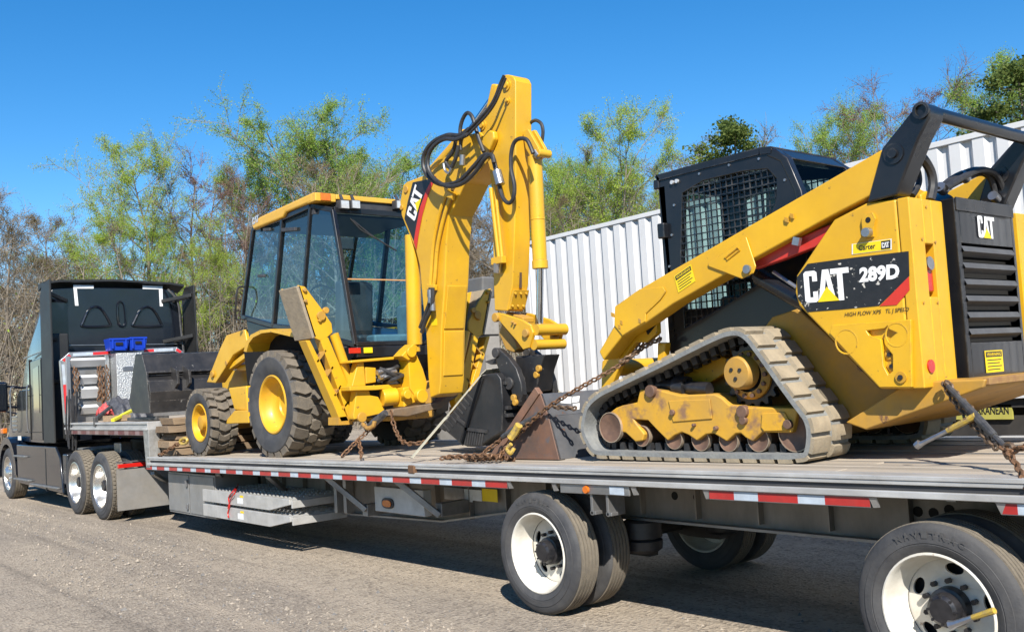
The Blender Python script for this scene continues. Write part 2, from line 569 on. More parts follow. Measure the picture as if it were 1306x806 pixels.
M['white_cont'] = mat('white_container_paint', (0.60, 0.60, 0.60), (0.54, 0.54, 0.54), 1.2, 0.45, dust=0.12, dustcol=(0.5, 0.46, 0.4))
M['seat'] = mat('pale_grey_vinyl', (0.36, 0.40, 0.38), (0.28, 0.32, 0.31), 8.0, 0.6)
M['seat_teal'] = mat('dusty_grey_upholstery', (0.16, 0.22, 0.24), (0.10, 0.14, 0.16), 8.0, 0.6)
M['interior'] = mat('dark_cab_trim', (0.03, 0.032, 0.036), (0.05, 0.05, 0.055), 7.0, 0.6)
M['blue_bin'] = mat('blue_plastic', (0.006, 0.045, 0.42), (0.005, 0.035, 0.34), 6.0, 0.4)
M['tarp'] = mat('black_tarpaulin', (0.035, 0.036, 0.042), (0.085, 0.085, 0.092), 16.0, 0.5, bump=0.5, bscale=24)
M['strap'] = mat('faded_beige_webbing', (0.44, 0.41, 0.31), (0.34, 0.31, 0.23), 18.0, 0.8)
M['bar_yellow'] = mat('fluorescent_yellow_bar', (0.72, 0.66, 0.03), (0.6, 0.55, 0.04), 9.0, 0.5)
M['grey_bin'] = mat('weathered_grey_panel', (0.27, 0.255, 0.235), (0.20, 0.19, 0.175), 5.0, 0.75, dust=0.4, dustcol=(0.33, 0.30, 0.26), chips=0.34, chipscale=11, chipcol=(0.12, 0.11, 0.10), bump=0.1)
M['grey_bin_dark'] = mat('dark_grey_panel_rim', (0.12, 0.125, 0.13), (0.085, 0.087, 0.09), 5.0, 0.7, dust=0.3)
M['rust_plain'] = mat('rusted_edge', (0.22, 0.11, 0.05), (0.32, 0.19, 0.06), 12.0, 0.7)
M['sticker_white'] = mat('white_paper_label', (0.70, 0.70, 0.68), (0.6, 0.6, 0.58), 20.0, 0.6)
M['red_cloth'] = mat('red_rag', (0.42, 0.03, 0.035), (0.5, 0.12, 0.11), 22.0, 0.8, bump=0.4)
M['glass_blue'] = glass('tinted_cab_glass', (0.62, 0.81, 0.88), 0.003)
M['glass_dark'] = glass('dark_tinted_glass', (0.50, 0.62, 0.61), 0.008)
M['glass_truck'] = glass('smoked_window_glass', (0.05, 0.06, 0.07), 0.08)
M['plate_silver'] = mat('diamond_tread_plate', (0.56, 0.57, 0.56), (0.44, 0.45, 0.45), 30.0, 0.4, metal=0.7, bump=0.9, bscale=55)

def wood(name, c1, c2, axis_scale, rough=0.85):
    m = mat(name, c1, c2, 3.0, rough, stretch=axis_scale, bump=0.25, bscale=9.0, dust=0.45, dustcol=(0.30, 0.25, 0.19), detail=10)
    n, l = m.node_tree.nodes, m.node_tree.links
    b = n['Principled BSDF']
    src = b.inputs['Base Color'].links[0].from_socket
    ge = n.new('ShaderNodeNewGeometry')
    mr = n.new('ShaderNodeMapRange')
    mr.inputs['To Min'].default_value = 0.72
    mr.inputs['To Max'].default_value = 1.18
    l.new(ge.outputs['Random Per Island'], mr.inputs['Value'])
    hv = n.new('ShaderNodeHueSaturation')
    l.new(mr.outputs[0], hv.inputs['Value'])
    l.new(src, hv.inputs['Color'])
    l.new(hv.outputs[0], b.inputs['Base Color'])
    return m
M['deck_wood'] = wood('weathered_deck_planks', (0.43, 0.37, 0.295), (0.325, 0.275, 0.215), (0.6, 14, 6))
M['timber'] = wood('old_rough_timber', (0.25, 0.17, 0.10), (0.15, 0.105, 0.066), (9, 0.8, 14))
M['timber_pale'] = wood('fresh_split_timber', (0.33, 0.225, 0.13), (0.21, 0.14, 0.082), (9, 0.8, 14))
# ---------------------------------------------------------------- ground
def ground_mat():
    m = bpy.data.materials.new('gravel_yard')
    m.use_nodes = True
    n, l = m.node_tree.nodes, m.node_tree.links
    b = n['Principled BSDF']
    b.inputs['Roughness'].default_value = 0.95
    b.inputs['Specular IOR Level'].default_value = 0.2
    tc = n.new('ShaderNodeTexCoord')
    def noise(sc, det, ro, stretch=None):
        t = n.new('ShaderNodeTexNoise')
        t.inputs['Scale'].default_value = sc
        t.inputs['Detail'].default_value = det
        t.inputs['Roughness'].default_value = ro
        if stretch:
            mp = n.new('ShaderNodeMapping')
            mp.inputs['Scale'].default_value = stretch
            l.new(tc.outputs['Object'], mp.inputs['Vector'])
            l.new(mp.outputs[0], t.inputs['Vector'])
        else:
            l.new(tc.outputs['Object'], t.inputs['Vector'])
        return t
    def ramp(src, a, bb, ca, cb):
        r = n.new('ShaderNodeValToRGB')
        r.color_ramp.elements[0].position = a
        r.color_ramp.elements[1].position = bb
        r.color_ramp.elements[0].color = ca
        r.color_ramp.elements[1].color = cb
        l.new(src, r.inputs[0])
        return r
    def mixc(fac, a, c):
        x = n.new('ShaderNodeMix')
        x.data_type = 'RGBA'
        l.new(fac, x.inputs['Factor'])
        for s, k in ((a, 'A'), (c, 'B')):
            if isinstance(s, tuple):
                x.inputs[k].default_value = (*s, 1)
            else:
                l.new(s, x.inputs[k])
        return x.outputs['Result']
    big = noise(0.5, 7, 0.62, (0.35, 1.7, 1))
    c = mixc(ramp(big.outputs['Fac'], 0.43, 0.58, (0, 0, 0, 1), (1, 1, 1, 1)).outputs[0], (0.305, 0.258, 0.207), (0.42, 0.35, 0.268))
    mid = noise(7, 8, 0.7)
    c = mixc(ramp(mid.outputs['Fac'], 0.42, 0.66, (0, 0, 0, 1), (0.55, 0.55, 0.55, 1)).outputs[0], c, (0.19, 0.158, 0.125))
    band = noise(1.0, 5, 0.55, (0.05, 1.9, 1))
    c = mixc(ramp(band.outputs['Fac'], 0.47, 0.60, (0, 0, 0, 1), (0.5, 0.5, 0.5, 1)).outputs[0], c, (0.46, 0.38, 0.29))
    band2 = noise(1.0, 6, 0.6, (0.09, 2.6, 2))
    c = mixc(ramp(band2.outputs['Fac'], 0.54, 0.66, (0, 0, 0, 1), (0.55, 0.55, 0.55, 1)).outputs[0], c, (0.16, 0.135, 0.108))
    vo = n.new('ShaderNodeTexVoronoi')
    vo.inputs['Scale'].default_value = 38
    l.new(tc.outputs['Object'], vo.inputs['Vector'])
    sp = n.new('ShaderNodeSeparateColor')
    l.new(vo.outputs['Color'], sp.inputs[0])
    c = mixc(ramp(sp.outputs[0], 0.55, 0.95, (0, 0, 0, 1), (0.55, 0.55, 0.55, 1)).outputs[0], c, (0.43, 0.365, 0.285))
    c = mixc(ramp(sp.outputs[1], 0.75, 0.95, (0, 0, 0, 1), (0.6, 0.6, 0.6, 1)).outputs[0], c, (0.125, 0.105, 0.086))
    l.new(c, b.inputs['Base Color'])
    fine = noise(60, 4, 0.7)
    ad = n.new('ShaderNodeMath')
    ad.operation = 'ADD'
    l.new(fine.outputs['Fac'], ad.inputs[0])
    l.new(vo.outputs['Distance'], ad.inputs[1])
    bp = n.new('ShaderNodeBump')
    bp.inputs['Strength'].default_value = 0.8
    bp.inputs['Distance'].default_value = 0.025
    l.new(ad.outputs[0], bp.inputs['Height'])
    l.new(bp.outputs[0], b.inputs['Normal'])
    return m

def make_ground():
    # one sheet: fine and gently uneven near the vehicles, coarse out to the horizon
    xs = [-500, -200, -80, -30, -12, -6] + [-4 + i * 0.5 for i in range(64)] + [30, 36, 45, 60, 90, 150, 300, 700]
    ys = [-700, -300, -150, -80, -40, -20, -12, -8] + [-6 + i * 0.5 for i in range(26)] + [8, 12, 20, 40, 100, 300, 600]
    g = MB()
    r = random.Random(3)
    vs = []
    for x in xs:
        for y in ys:
            near = -3 < x < 26 and 0.3 < y < 5
            z = (math.sin(x * 0.9 + y * 0.5) * 0.008 + math.sin(y * 2.1 + x * 0.23) * 0.009 - 0.012) if near else 0.0
            vs.append((x, y, z))
    ny = len(ys)
    fs = [(i * ny + j, (i + 1) * ny + j, (i + 1) * ny + j + 1, i * ny + j + 1) for i in range(len(xs) - 1) for j in range(ny - 1)]
    g.add(vs, fs)
    o = g.build('ground', ground_mat(), fix=False, angle=180)
    tag(o, 'sandy grey gravel yard the trucks stand on', None, kind='structure')
    # loose stones lying on it
    p = MB()
    c1 = mat('pale_stone', (0.34, 0.29, 0.23), (0.25, 0.21, 0.165), 30, 0.9)
    c2 = mat('dark_stone', (0.13, 0.125, 0.12), (0.2, 0.185, 0.165), 30, 0.9)
    octa = [(1, 0, 0), (0, 1, 0), (-1, 0, 0), (0, -1, 0), (0, 0, 1)]
    fo = [(0, 1, 4), (1, 2, 4), (2, 3, 4), (3, 0, 4)]
    for i in range(24400):
        u = r.random()
        x = -0.5 + 24 * u ** 1.5
        y = r.uniform(-2.2, 3.0) - 0.08 * x
        s = min(0.019, 0.005 * (1 + r.expovariate(1.3)))
        if i >= 24000:
            s = r.uniform(.014, .032)
        a = r.random() * 6.3
        ca, sa = math.cos(a), math.sin(a)
        el, fl = r.uniform(0.7, 1.4), r.uniform(0.4, 0.8)
        vv = []
        for q in octa:
            qx, qy = q[0] * s * el, q[1] * s
            vv.append((x + qx * ca - qy * sa, y + qx * sa + qy * ca, -0.012 + q[2] * s * fl * 1.5 + r.uniform(-.2, .2) * s))
        p.add(vv, fo, 0 if r.random() < 0.62 else 1)
    o = p.build('gravel', [c1, c2], fix=False, angle=20)
    tag(o, 'loose pale and dark stones strewn over the yard', None, kind='stuff')
make_ground()

# ---------------------------------------------------------------- wheels of the trucks
from mathutils.geometry import tessellate_polygon
M['tyre_letter'] = mat('raised_tyre_lettering', (0.05, 0.05, 0.052), (0.075, 0.073, 0.07), 30.0, 0.8)
def road_wheel(parent, cx, cz, yo, R=0.467, w=0.24, inward=-1, style='white', hubout=0.06, blocks=False, lettering=None):
    """a wheel whose outer face lies in the plane Y=yo; 'inward' is the Y direction of its body"""
    k = R / 0.467
    ax = Vector((0, inward, 0))
    o = Vector((cx, yo, cz))
    rimm = {'white': M['white_rim'], 'alloy': M['alloy'], 'steer': M['alloy']}[style]
    b = MB()
    if style == 'steer':
        prof = [(0.012, .310 * k), (0.0, .305 * k), (0.004, .292 * k), (0.05, .278 * k), (0.07, .25 * k), (0.05, .2 * k), (0.03, .15 * k), (-0.02, .11 * k), (-0.05, .07 * k), (-0.055, 0.001)]
        b.lathe(o, ax, prof, 40)
        for i in range(10):
            t = 6.283 * i / 10
            q = o + Vector((math.cos(t) * .145 * k, 0.0, math.sin(t) * .145 * k))
            b.cyl(q + ax * 0.03, q - ax * 0.012, 0.017, n=8)
    else:
        dp = 0.185
        prof = [(0.014, .312 * k), (0.002, .306 * k), (0.0, .297 * k), (0.010, .290 * k), (0.03, .287 * k), (0.075, .276 * k), (dp - .03, .262 * k), (dp - 0.008, .247 * k)]
        b.lathe(o, ax, prof, 48)
        # disc with hand holes
        n = 96
        rr = [v * k for v in (.247, .236, .228, .219, .21, .20, .191, .182, .174, .155, .105)]
        dd = [dp - .008, dp - .002, dp, dp, dp, dp, dp - .001, dp - .003, dp - .006, dp - .016, dp - .02]
        vs = []
        for j in range(len(rr)):
            for i in range(n):
                t = 6.283185 * i / n
                vs.append(o + ax * dd[j] + Vector((math.cos(t) * rr[j], 0, math.sin(t) * rr[j])))
        fs = []
        for j in range(len(rr) - 1):
            for i in range(n):
                rm = (rr[j] + rr[j + 1]) / 2 / k
                da = (((i + .5) / n * 5) % 1 - .5) * 6.283 / 5 * rm
                if ((rm - .203) / .030) ** 2 + (da / .062) ** 2 < 1:
                    continue
                fs.append((j * n + i, j * n + (i + 1) % n, (j + 1) * n + (i + 1) % n, (j + 1) * n + i))
        disc_with_holes(b, o, ax, k, dp)
        for i in range(10):
            t = 6.283 * (i + .5) / 10
            q = o + Vector((math.cos(t) * .138 * k, 0.0, math.sin(t) * .138 * k))
            b.cyl(q + ax * (dp - .01), q + ax * (dp - .045), 0.015, n=6, m=1)
        b.lathe(o, ax, [(dp - .03, .268 * k), (dp + .13, .262 * k), (dp + .13, .02)], 24, m=1)
    wh = b.build('wheel', [rimm, M['hub']], parent, angle=30, fix=False)
    # tyre
    t = MB()
    side = [(0.035, .300 * k), (0.010, .306 * k), (-0.004, .325 * k), (-0.012, .352 * k), (-0.0085, .354 * k), (-0.0085, .358 * k), (-0.012, .36 * k), (-0.009, .40 * k), (-0.004, .402 * k), (-0.004, .406 * k), (0.002, .425 * k), (0.006, .436 * k), (0.012, .448 * k), (0.03, .460 * k)]
    trd = []
    nr = 5
    x0, x1 = 0.034, w - 0.034
    for i in range(nr):
        a = x0 + (x1 - x0) * i / nr
        c = x0 + (x1 - x0) * (i + 1) / nr
        g = 0.005
        trd += [(a + g, .4555 * k), (a + g + .001, .466 * k), (c - g - .001, .466 * k), (c - g, .4555 * k)]
    pr = side + trd + [(w - d, r) for d, r in reversed(side)]
    ms = [0] * (len(side) - 1) + [1] * (len(trd) + 1) + [0] * (len(side) - 1)
    t.lathe(o, ax, pr, 72, mats=ms)
    if blocks:
        for i in range(52):
            for r_ in range(4):
                th = 6.283185 * (i + (0.5 if r_ % 2 else 0)) / 52
                ya = x0 + (x1 - x0) * (r_ + .08) / 4
                yb = x0 + (x1 - x0) * (r_ + .92) / 4
                lug(t, o, ax, th, [(-.046, ya), (.046, ya), (.046, yb), (-.046, yb)], .462 * k, .476 * k, 1)
    if lettering:
        rl = .405 * k
        for i, chh in enumerate(lettering):
            a = math.pi / 2 + (i - (len(lettering) - 1) / 2) * .125 * (-1 if inward < 0 else 1) * -1
            c = o + Vector((math.cos(a) * rl, 0, math.sin(a) * rl)) - ax * .010
            up = Vector((math.cos(a), 0, math.sin(a)))
            rd = up.cross(-ax) * -1
            rd = Vector((-1, 0, 0)) if False else (-ax).cross(up) * -1
            rd = up.cross(-ax)
            t.text(chh, c - rd * .017 - up * .02, rd, up, .034, .042, 2, .004, bold=.02)
    ty = t.build('tyre', [M['tyre'], M['tread'], M['tyre_letter']], wh, angle=40, fix=False)
    h = MB()
    if style != 'steer':
        h.lathe(o, ax, [(0.175, .108 * k), (0.12, .104 * k), (0.115, .086 * k), (hubout, .080 * k), (hubout - .012, .062 * k), (hubout - .012, .001)], 28)
        for i in range(8):
            q = o + Vector((math.cos(i * .785) * .073 * k, 0, math.sin(i * .785) * .073 * k))
            h.cyl(q + ax * hubout, q + ax * (hubout - .012), .008, n=6)
        h.build('hub', M['hub'], wh, angle=30)
    return wh

def disc_with_holes(b, o, ax, k, dp):
    outer = [(math.cos(t) * .248 * k, math.sin(t) * .248 * k) for t in [6.283185 * i / 72 for i in range(72)]]
    inner = [(math.cos(t) * .10 * k, math.sin(t) * .10 * k) for t in [6.283185 * i / 40 for i in range(40)]]
    holes = [inner]
    for h in range(5):
        a = 6.283185 * (h + .35) / 5
        ring = []
        for i in range(20):
            t = 6.283185 * i / 20
            rr, tt = .200 * k + math.cos(t) * .030 * k, math.sin(t) * .050 * k
            ring.append((math.cos(a) * rr - math.sin(a) * tt, math.sin(a) * rr + math.cos(a) * tt))
        holes.append(ring)
    loops = [[Vector((x, 0, z)) for x, z in lp] for lp in [outer] + holes]
    flat = [p for lp in loops for p in lp]
    def dep(p): return dp - .014 * max(0, 1 - p.length / (.19 * k))
    vs = [o + p + ax * dep(p) for p in flat]
    nn = len(vs)
    vs += [o + p + ax * (dep(p) + .016) for p in flat]
    fs = [tuple(t) for t in tessellate_polygon(loops)]
    st = len(outer)
    for lp in loops[1:]:
        m_ = len(lp)
        for i in range(m_):
            a_, c_ = st + i, st + (i + 1) % m_
            fs.append((a_, c_, c_ + nn, a_ + nn))
        st += m_
    b.add(vs, fs)

def lug(mb, o, ax, th, poly, r0, r1, m=0, curve=0.0):
    """raised tread block; poly in (angle offset, distance along the axle)"""
    n = len(poly)
    vs = []
    for r_, sh in ((r0, 1.0), (r1, 0.9)):
        ca = sum(p[0] for p in poly) / n
        cy = sum(p[1] for p in poly) / n
        for a, y in poly:
            aa = ca + (a - ca) * sh + th
            yy = cy + (y - cy) * sh
            vs.append(o + ax * yy + Vector((math.cos(aa) * r_, 0, math.sin(aa) * r_)))
    fs = [tuple(range(n, 2 * n))] + [(i, (i + 1) % n, (i + 1) % n + n, i + n) for i in range(n)]
    mb.add(vs, fs, m)

# ---------------------------------------------------------------- the drop-deck trailer
XF, XB = 13.93, -1.2             # step and rear of the lower deck
TW = -2.60
def make_trailer():
    T = thing('flatbed_trailer', (6.0, -1.3, 0), 'long aluminium drop deck flatbed trailer with plank floor carrying both yellow machines', 'trailer')
    def slab(mb, x0, x1, y0, y1, a, b, m=0):     # follows the slope of the deck
        vs = [(x, y, zd(x) + z) for x in (x0, x1) for y in (y0, y1) for z in (a, b)]
        mb.add(vs, [(0, 1, 3, 2), (4, 6, 7, 5), (0, 4, 5, 1), (2, 3, 7, 6), (0, 2, 6, 4), (1, 5, 7, 3)], m)
    # plank floor
    f = MB()
    r = random.Random(5)
    yy = -0.16
    k = 0
    while yy > TW + 0.17:
        wd = 0.135 if k % 4 else 0.14
        y2 = max(yy - wd, TW + 0.15)
        if k % 5 == 4:
            slab(f, XB, XF, yy - 0.002, yy - 0.034, -0.05, 0.001, 1)
            yy -= 0.036
        else:
            xa = XB
            while xa < XF:
                xb = min(XF, xa + r.uniform(3.0, 5.2))
                slab(f, xa + .003, xb - .003, yy - 0.004, y2 + 0.004, -0.05, r.uniform(-0.006, 0.003), 0)
                xa = xb
            yy = y2
        k += 1
    f.build('deck_floor', [M['deck_wood'], M['alu_dull']], T, bevel=0.003, seg=1)
    # side rails: top flange, groove, lower lip
    for s, y0 in ((1, 0.0), (-1, TW)):
        q = MB()
        def sy(v): return y0 - s * v
        slab(q, XB, XF, sy(0.0), sy(0.155), -0.022, 0.004, 0)
        slab(q, XB, XF, sy(0.006), sy(0.03), -0.046, -0.022, 0)
        slab(q, XB, XF, sy(0.022), sy(0.05), -0.078, -0.046, 1)
        slab(q, XB, XF, sy(-0.004), sy(0.05), -0.115, -0.078, 0)
        slab(q, XB, XF, sy(0.05), sy(0.15), -0.115, -0.10, 0)
        q.build('side_rail', [M['alu'], M['groove']], T, bevel=0.005)
    # conspicuity tape on its backing strip, below the rail
    def tape(x0, x1, start_white, zt=-0.117, zb=-0.172, y=-0.012):
        q = MB()
        slab(q, x0, x1, y - 0.002, y - .02, zb - .004, zt, 2)
        x = x0
        wt = start_white
        while x < x1 - 0.01:
            ln = 0.178 if wt else 0.279
            xe = min(x1, x + ln)
            vs = [(x, y, zd(x) + zb), (xe, y, zd(xe) + zb), (xe, y, zd(xe) + zt - .004), (x, y, zd(x) + zt - .004)]
            q.add(vs, [(0, 1, 2, 3)], 1 if wt else 0)
            x = xe
            wt = not wt
        q.build('reflective_tape', [M['tape_red'], M['tape_white'], M['alu_dull']], T, fix=False)
    tape(P(645, 612, 0)[0], P(186, 598, 0)[0], False)
    tape(P(1108, 645, 0)[0], P(903, 632, 0)[0], False)
    tape(-1.1, P(1276, 655, 0)[0], False)
    # plain brackets closing the tape gaps, with round amber lamp and the hanging plates
    q = MB()
    xa, xb = P(800, 620, 0)[0], P(712, 612, 0)[0]
    slab(q, xa, xb, -0.014, -0.03, -0.185, -0.117, 0)
    for px in (762, 782):
        x = P(px, 640, -0.1)[0]
        q.box(x - .02, x + .005, -0.20, -0.03, 0.80, zd(x) - .115, 0)
        q.box(x - .045, x + .012, -0.10, -0.03, 0.805, 0.83, 0)
    for px in (648, 705, 806, 898, 1110, 1272):
        x = P(px, 632, 0)[0]
        q.add([(x - .03, -0.01, zd(x) - .118), (x + .02, -0.01, zd(x) - .118), (x - .005, -0.01, zd(x) - .175), (x - .03, -0.04, zd(x) - .175)], [(0, 1, 2, 3)], 0)
    q.build('rail_bracket', M['alu_dull'], T, bevel=0.004)
    x = P(746, 618, 0)[0]
    MB().cyl((x, -0.016, zd(x) - .152), (x, 0.004, zd(x) - .152), .03, .026, 18).build('side_marker', M['lens_amber'], T)
    x = P(782, 620, 0)[0]
    MB().box(x - .09, x + .05, -0.012, -0.010, zd(x) - .178, zd(x) - .122).build('reflector', M['tape_white'], T)
    # main beams
    for y in (-0.80, -1.80):
        q = MB()
        xs = [-1.2, 3.0, 6.0, 6.9, 7.9, 9.6, 12.6, 13.4, 13.9]
        zb = [0.672, 0.672, 0.668, 0.61, 0.46, 0.415, 0.415, 0.6, 0.62]
        low = list(zip(xs, zb))
        top = [(x, zd(x) - 0.12) for x in reversed(xs)]
        q.prism(low + top, y - 0.006, y + 0.006, 0)
        for (a, za), (b, zb_) in zip(low[:-1], low[1:]):
            q.bar((a, y, za - .008), (b, y, zb_ - .008), 0.15, 0.018, m=1)
        for a, b in zip(xs[:-1], xs[1:]):
            q.bar((a, y, zd(a) - .13), (b, y, zd(b) - .13), 0.15, 0.016, m=1)
        for i in range(26):
            x = -0.8 + i * 0.55
            q.box(x, x + .012, y + .007, y + .065, 0.70 if x < 6.5 else 0.50, zd(x) - .14, 0)
        for px, py in ((860, 632), (888, 634), (1170, 652), (1190, 654), (1210, 650)):
            x, z = P(px, py, y + .01)
            q.cyl((x, y + .0065, z), (x, y + .0085, z), 0.032, n=12, m=2)
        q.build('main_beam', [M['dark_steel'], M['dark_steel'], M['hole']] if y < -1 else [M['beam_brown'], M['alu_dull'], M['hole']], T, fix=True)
    # cross members and diagonal braces
    for i in range(30):
        x = -1.0 + i * 0.5
        MB().bar((x, -0.16, zd(x) - .10), (x, TW + .16, zd(x) - .10), 0.05, 0.09).build('cross_member', M['alu_dull'], T)
    for a, b in (((505, 612), (561, 657)), ((415, 607), (467, 650)), ((342, 606), (372, 632)), ((278, 603), (292, 618)), ((195, 603), (212, 613))):
        MB().bar(PP(a[0], a[1], -0.10), PP(b[0], b[1], -0.40 if b[0] > 400 else -0.74), 0.055, 0.055).build('diagonal_brace', M['alu_dull'], T, bevel=0.006)
    q = MB()
    for px in (562, 468):
        x, z = P(px, 655, -0.42)
        q.box(x - .05, x + .05, -0.72, -0.40, z - .02, z + .10)
    for px in (428, 440):
        x, z = P(px, 640, -0.5)
        q.box(x - .03, x + .03, -0.6, -0.5, z - .12, zd(x) - .12)
    q.build('brace_foot', M['alu_dull'], T, bevel=0.005)
    # stickers on the beam
    q = MB()
    for (a, b, c, d, mm) in ((615.5, 624, 634, 638.5, 1), (603, 625, 614, 638, 0), (592, 624, 602, 639, 0), (567, 623, 592, 636, 2)):
        p0, p1 = PP(a, d, -0.74), PP(c, b, -0.74)
        q.box(p0.x, p1.x, -0.742, -0.739, p0.z, p1.z, mm)
    q.build('information_label', [M['sticker_white'], M['decal_yellow'], M['alu_bright']], T)
    # white valve box with an oval amber lamp
    p0, p1 = PP(479, 655, -0.33), PP(540, 628, -0.33)
    MB().box(p1.x, p0.x, -0.42, -0.33, p0.z + .03, p1.z + .02).build('valve_box', M['valve_white'], T, bevel=0.006)
    x, z = P(495, 641.5, -0.325)
    q = MB()
    ring = [(x + math.copysign(abs(math.cos(t)) ** .7, math.cos(t)) * .105, z + math.copysign(abs(math.sin(t)) ** .8, math.sin(t)) * .052) for t in [i * 6.283 / 24 for i in range(24)]]
    q.prism(ring, -0.33, -0.315)
    gr = q.build('lamp_grommet', M['rubber'], T, bevel=.004)
    ring = [(x + (a - x) * .72, z + (b - z) * .66) for a, b in ring]
    MB().prism(ring, -0.314, -0.304).build('lamp_lens', M['lens_amber'], gr, bevel=.004)
    # toolbox with two doors
    p0, p1 = PP(217, 652, -0.16), PP(274, 606, -0.16)
    q = MB().box(p1.x, p0.x, -0.75, -0.16, p0.z, p1.z)
    tb = q.build('toolbox', M['box_grey'], T, bevel=0.008)
    xm = (p0.x * .52 + p1.x * .48)
    for a, b in ((p1.x + .02, xm - .015), (xm + .015, p0.x - .02)):
        MB().box(a, b, -0.158, -0.148, p0.z + .03, p1.z - .03).build('door', M['box_grey'], tb, bevel=0.004)
    q = MB()
    zc = (p0.z + p1.z) / 2
    q.box(xm + .03, xm + .08, -0.146, -0.12, zc + .1, zc + .19)
    q.box(xm + .02, xm + .07, -0.146, -0.12, zc - .2, zc - .13)
    q.build('latch', M['steel'], tb, bevel=.004)
    # upper deck
    ux0, ux1 = 13.88, 17.85
    zu = 1.505
    q = MB()
    q.box(ux0, ux1, TW + .12, -0.12, zu - .05, zu - .002, 0)
    q.build('upper_deck_floor', M['deck_wood'], T)
    q = MB()
    for s, y0 in ((1, 0.0), (-1, TW)):
        y1 = y0 - s * .12
        q.box(ux0, ux1, min(y0, y1), max(y0, y1), zu - .03, zu + .003, 0)
        q.box(ux0, ux1, min(y0 - s * .02, y1), max(y0 - s * .02, y1), zu - .075, zu - .03, 0)
        q.box(ux0, ux1, min(y0 + s * .003, y1), max(y0 + s * .003, y1), zu - .115, zu - .075, 0)
    q.box(ux0 - .03, ux0, TW, 0, zu - .11, zu + .002, 0)
    q.build('upper_deck_rail', M['alu'], T, bevel=0.005)
    q = MB()
    x = ux0 + .05
    wt = False
    while x < ux1 - .05:
        xe = min(ux1 - .05, x + .279 if not wt else x + .178)
        q.add([(x, -0.008, zu - .185), (xe, -0.008, zu - .185), (xe, -0.008, zu - .12), (x, -0.008, zu - .12)], [(0, 1, 2, 3)], 1 if wt else 0)
        x = xe
        wt = not wt
    q.box(ux0 + .04, ux1, -0.04, -0.011, zu - .19, zu - .116, 2)
    q.build('reflective_tape', [M['tape_dark'], M['tape_mauve'], M['alu_dull']], T, fix=False)
    # the step: post at the corner and riser plate, gooseneck beams
    q = MB()
    q.prism([(13.84, zd(13.9) - .15), (13.98, zd(13.9) - .15), (14.06, zu - .11), (13.84, zu - .11)], -0.17, -0.005)
    q.box(13.93, 13.99, TW, -0.18, zd(13.9) - .12, zu - .12)
    q.build('step_riser', M['alu_step'], T, bevel=0.008)
    q = MB()
    for y in (-0.8, -1.8):
        q.box(13.9, 17.8, y - .06, y + .06, zu - .30, zu - .12)
        q.prism([(13.0, .6), (13.9, .62), (14.3, 1.15), (14.3, 1.38), (13.9, 1.0)], y - .05, y + .05)
    q.build('gooseneck', M['dark_steel'], T)
    # axles, air springs, wheels
    for cx in (2.565, 5.71):
        q = MB()
        q.cyl((cx, -0.35, .467), (cx, TW + .35, .467), 0.065, n=16)
        for y in (-0.86, -1.74):
            q.prism([(cx + .65, .62), (cx + .65, .50), (cx - .1, .36), (cx - .45, .36), (cx - .45, .42), (cx, .5)], y - .05, y + .05)
        q.build('axle', M['dark_steel'], T)
        for y in (-0.80, -1.80):
            a = MB()
            zt = .655
            prof = [(0, .12), (0.02, .15), (.14, .155), (.15, .13), (.165, .155), (.23, .15), (.26, .11), (.26, .001)]
            a.lathe((cx - 0.95 + (.55 if cx > 3 else .6), y, zt), (0, 0, -1), prof, 24)
            a.build('air_spring', M['rubber'], T)
        for y0, d in ((-0.03, -1), (TW + .03, 1)):
            road_wheel(T, cx, .467, y0, inward=d, lettering='NAVITRAC' if d < 0 else None)
            road_wheel(T, cx, .467, y0 + d * .575, inward=-d, hubout=.13)
    # bolt-on plates seen beside the axle
    return T
M['beam_brown'] = mat('dust_streaked_beam', (0.27, 0.25, 0.225), (0.16, 0.145, 0.125), 4.0, 0.65, metal=0.2, dust=0.6, dustcol=(0.24, 0.2, 0.16), stretch=(1, 1, .4))
M['valve_white'] = mat('dusty_white_box', (0.52, 0.51, 0.48), (0.40, 0.39, 0.36), 6.0, 0.6, dust=0.4)
M['box_grey'] = mat('dusty_grey_toolbox', (0.27, 0.27, 0.265), (0.21, 0.208, 0.2), 5.0, 0.5, metal=0.3, dust=0.5)
M['tape_dark'] = mat('faded_dark_red_tape', (0.13, 0.035, 0.035), (0.10, 0.03, 0.03), 9.0, 0.5, dust=0.4)
M['tape_mauve'] = mat('faded_mauve_tape', (0.22, 0.14, 0.14), (0.17, 0.11, 0.11), 9.0, 0.5, dust=0.4)
M['alu_step'] = mat('scuffed_silver_post', (0.48, 0.48, 0.46), (0.25, 0.245, 0.235), 10.0, 0.45, metal=0.6, dust=0.6)
TRAILER = make_trailer()

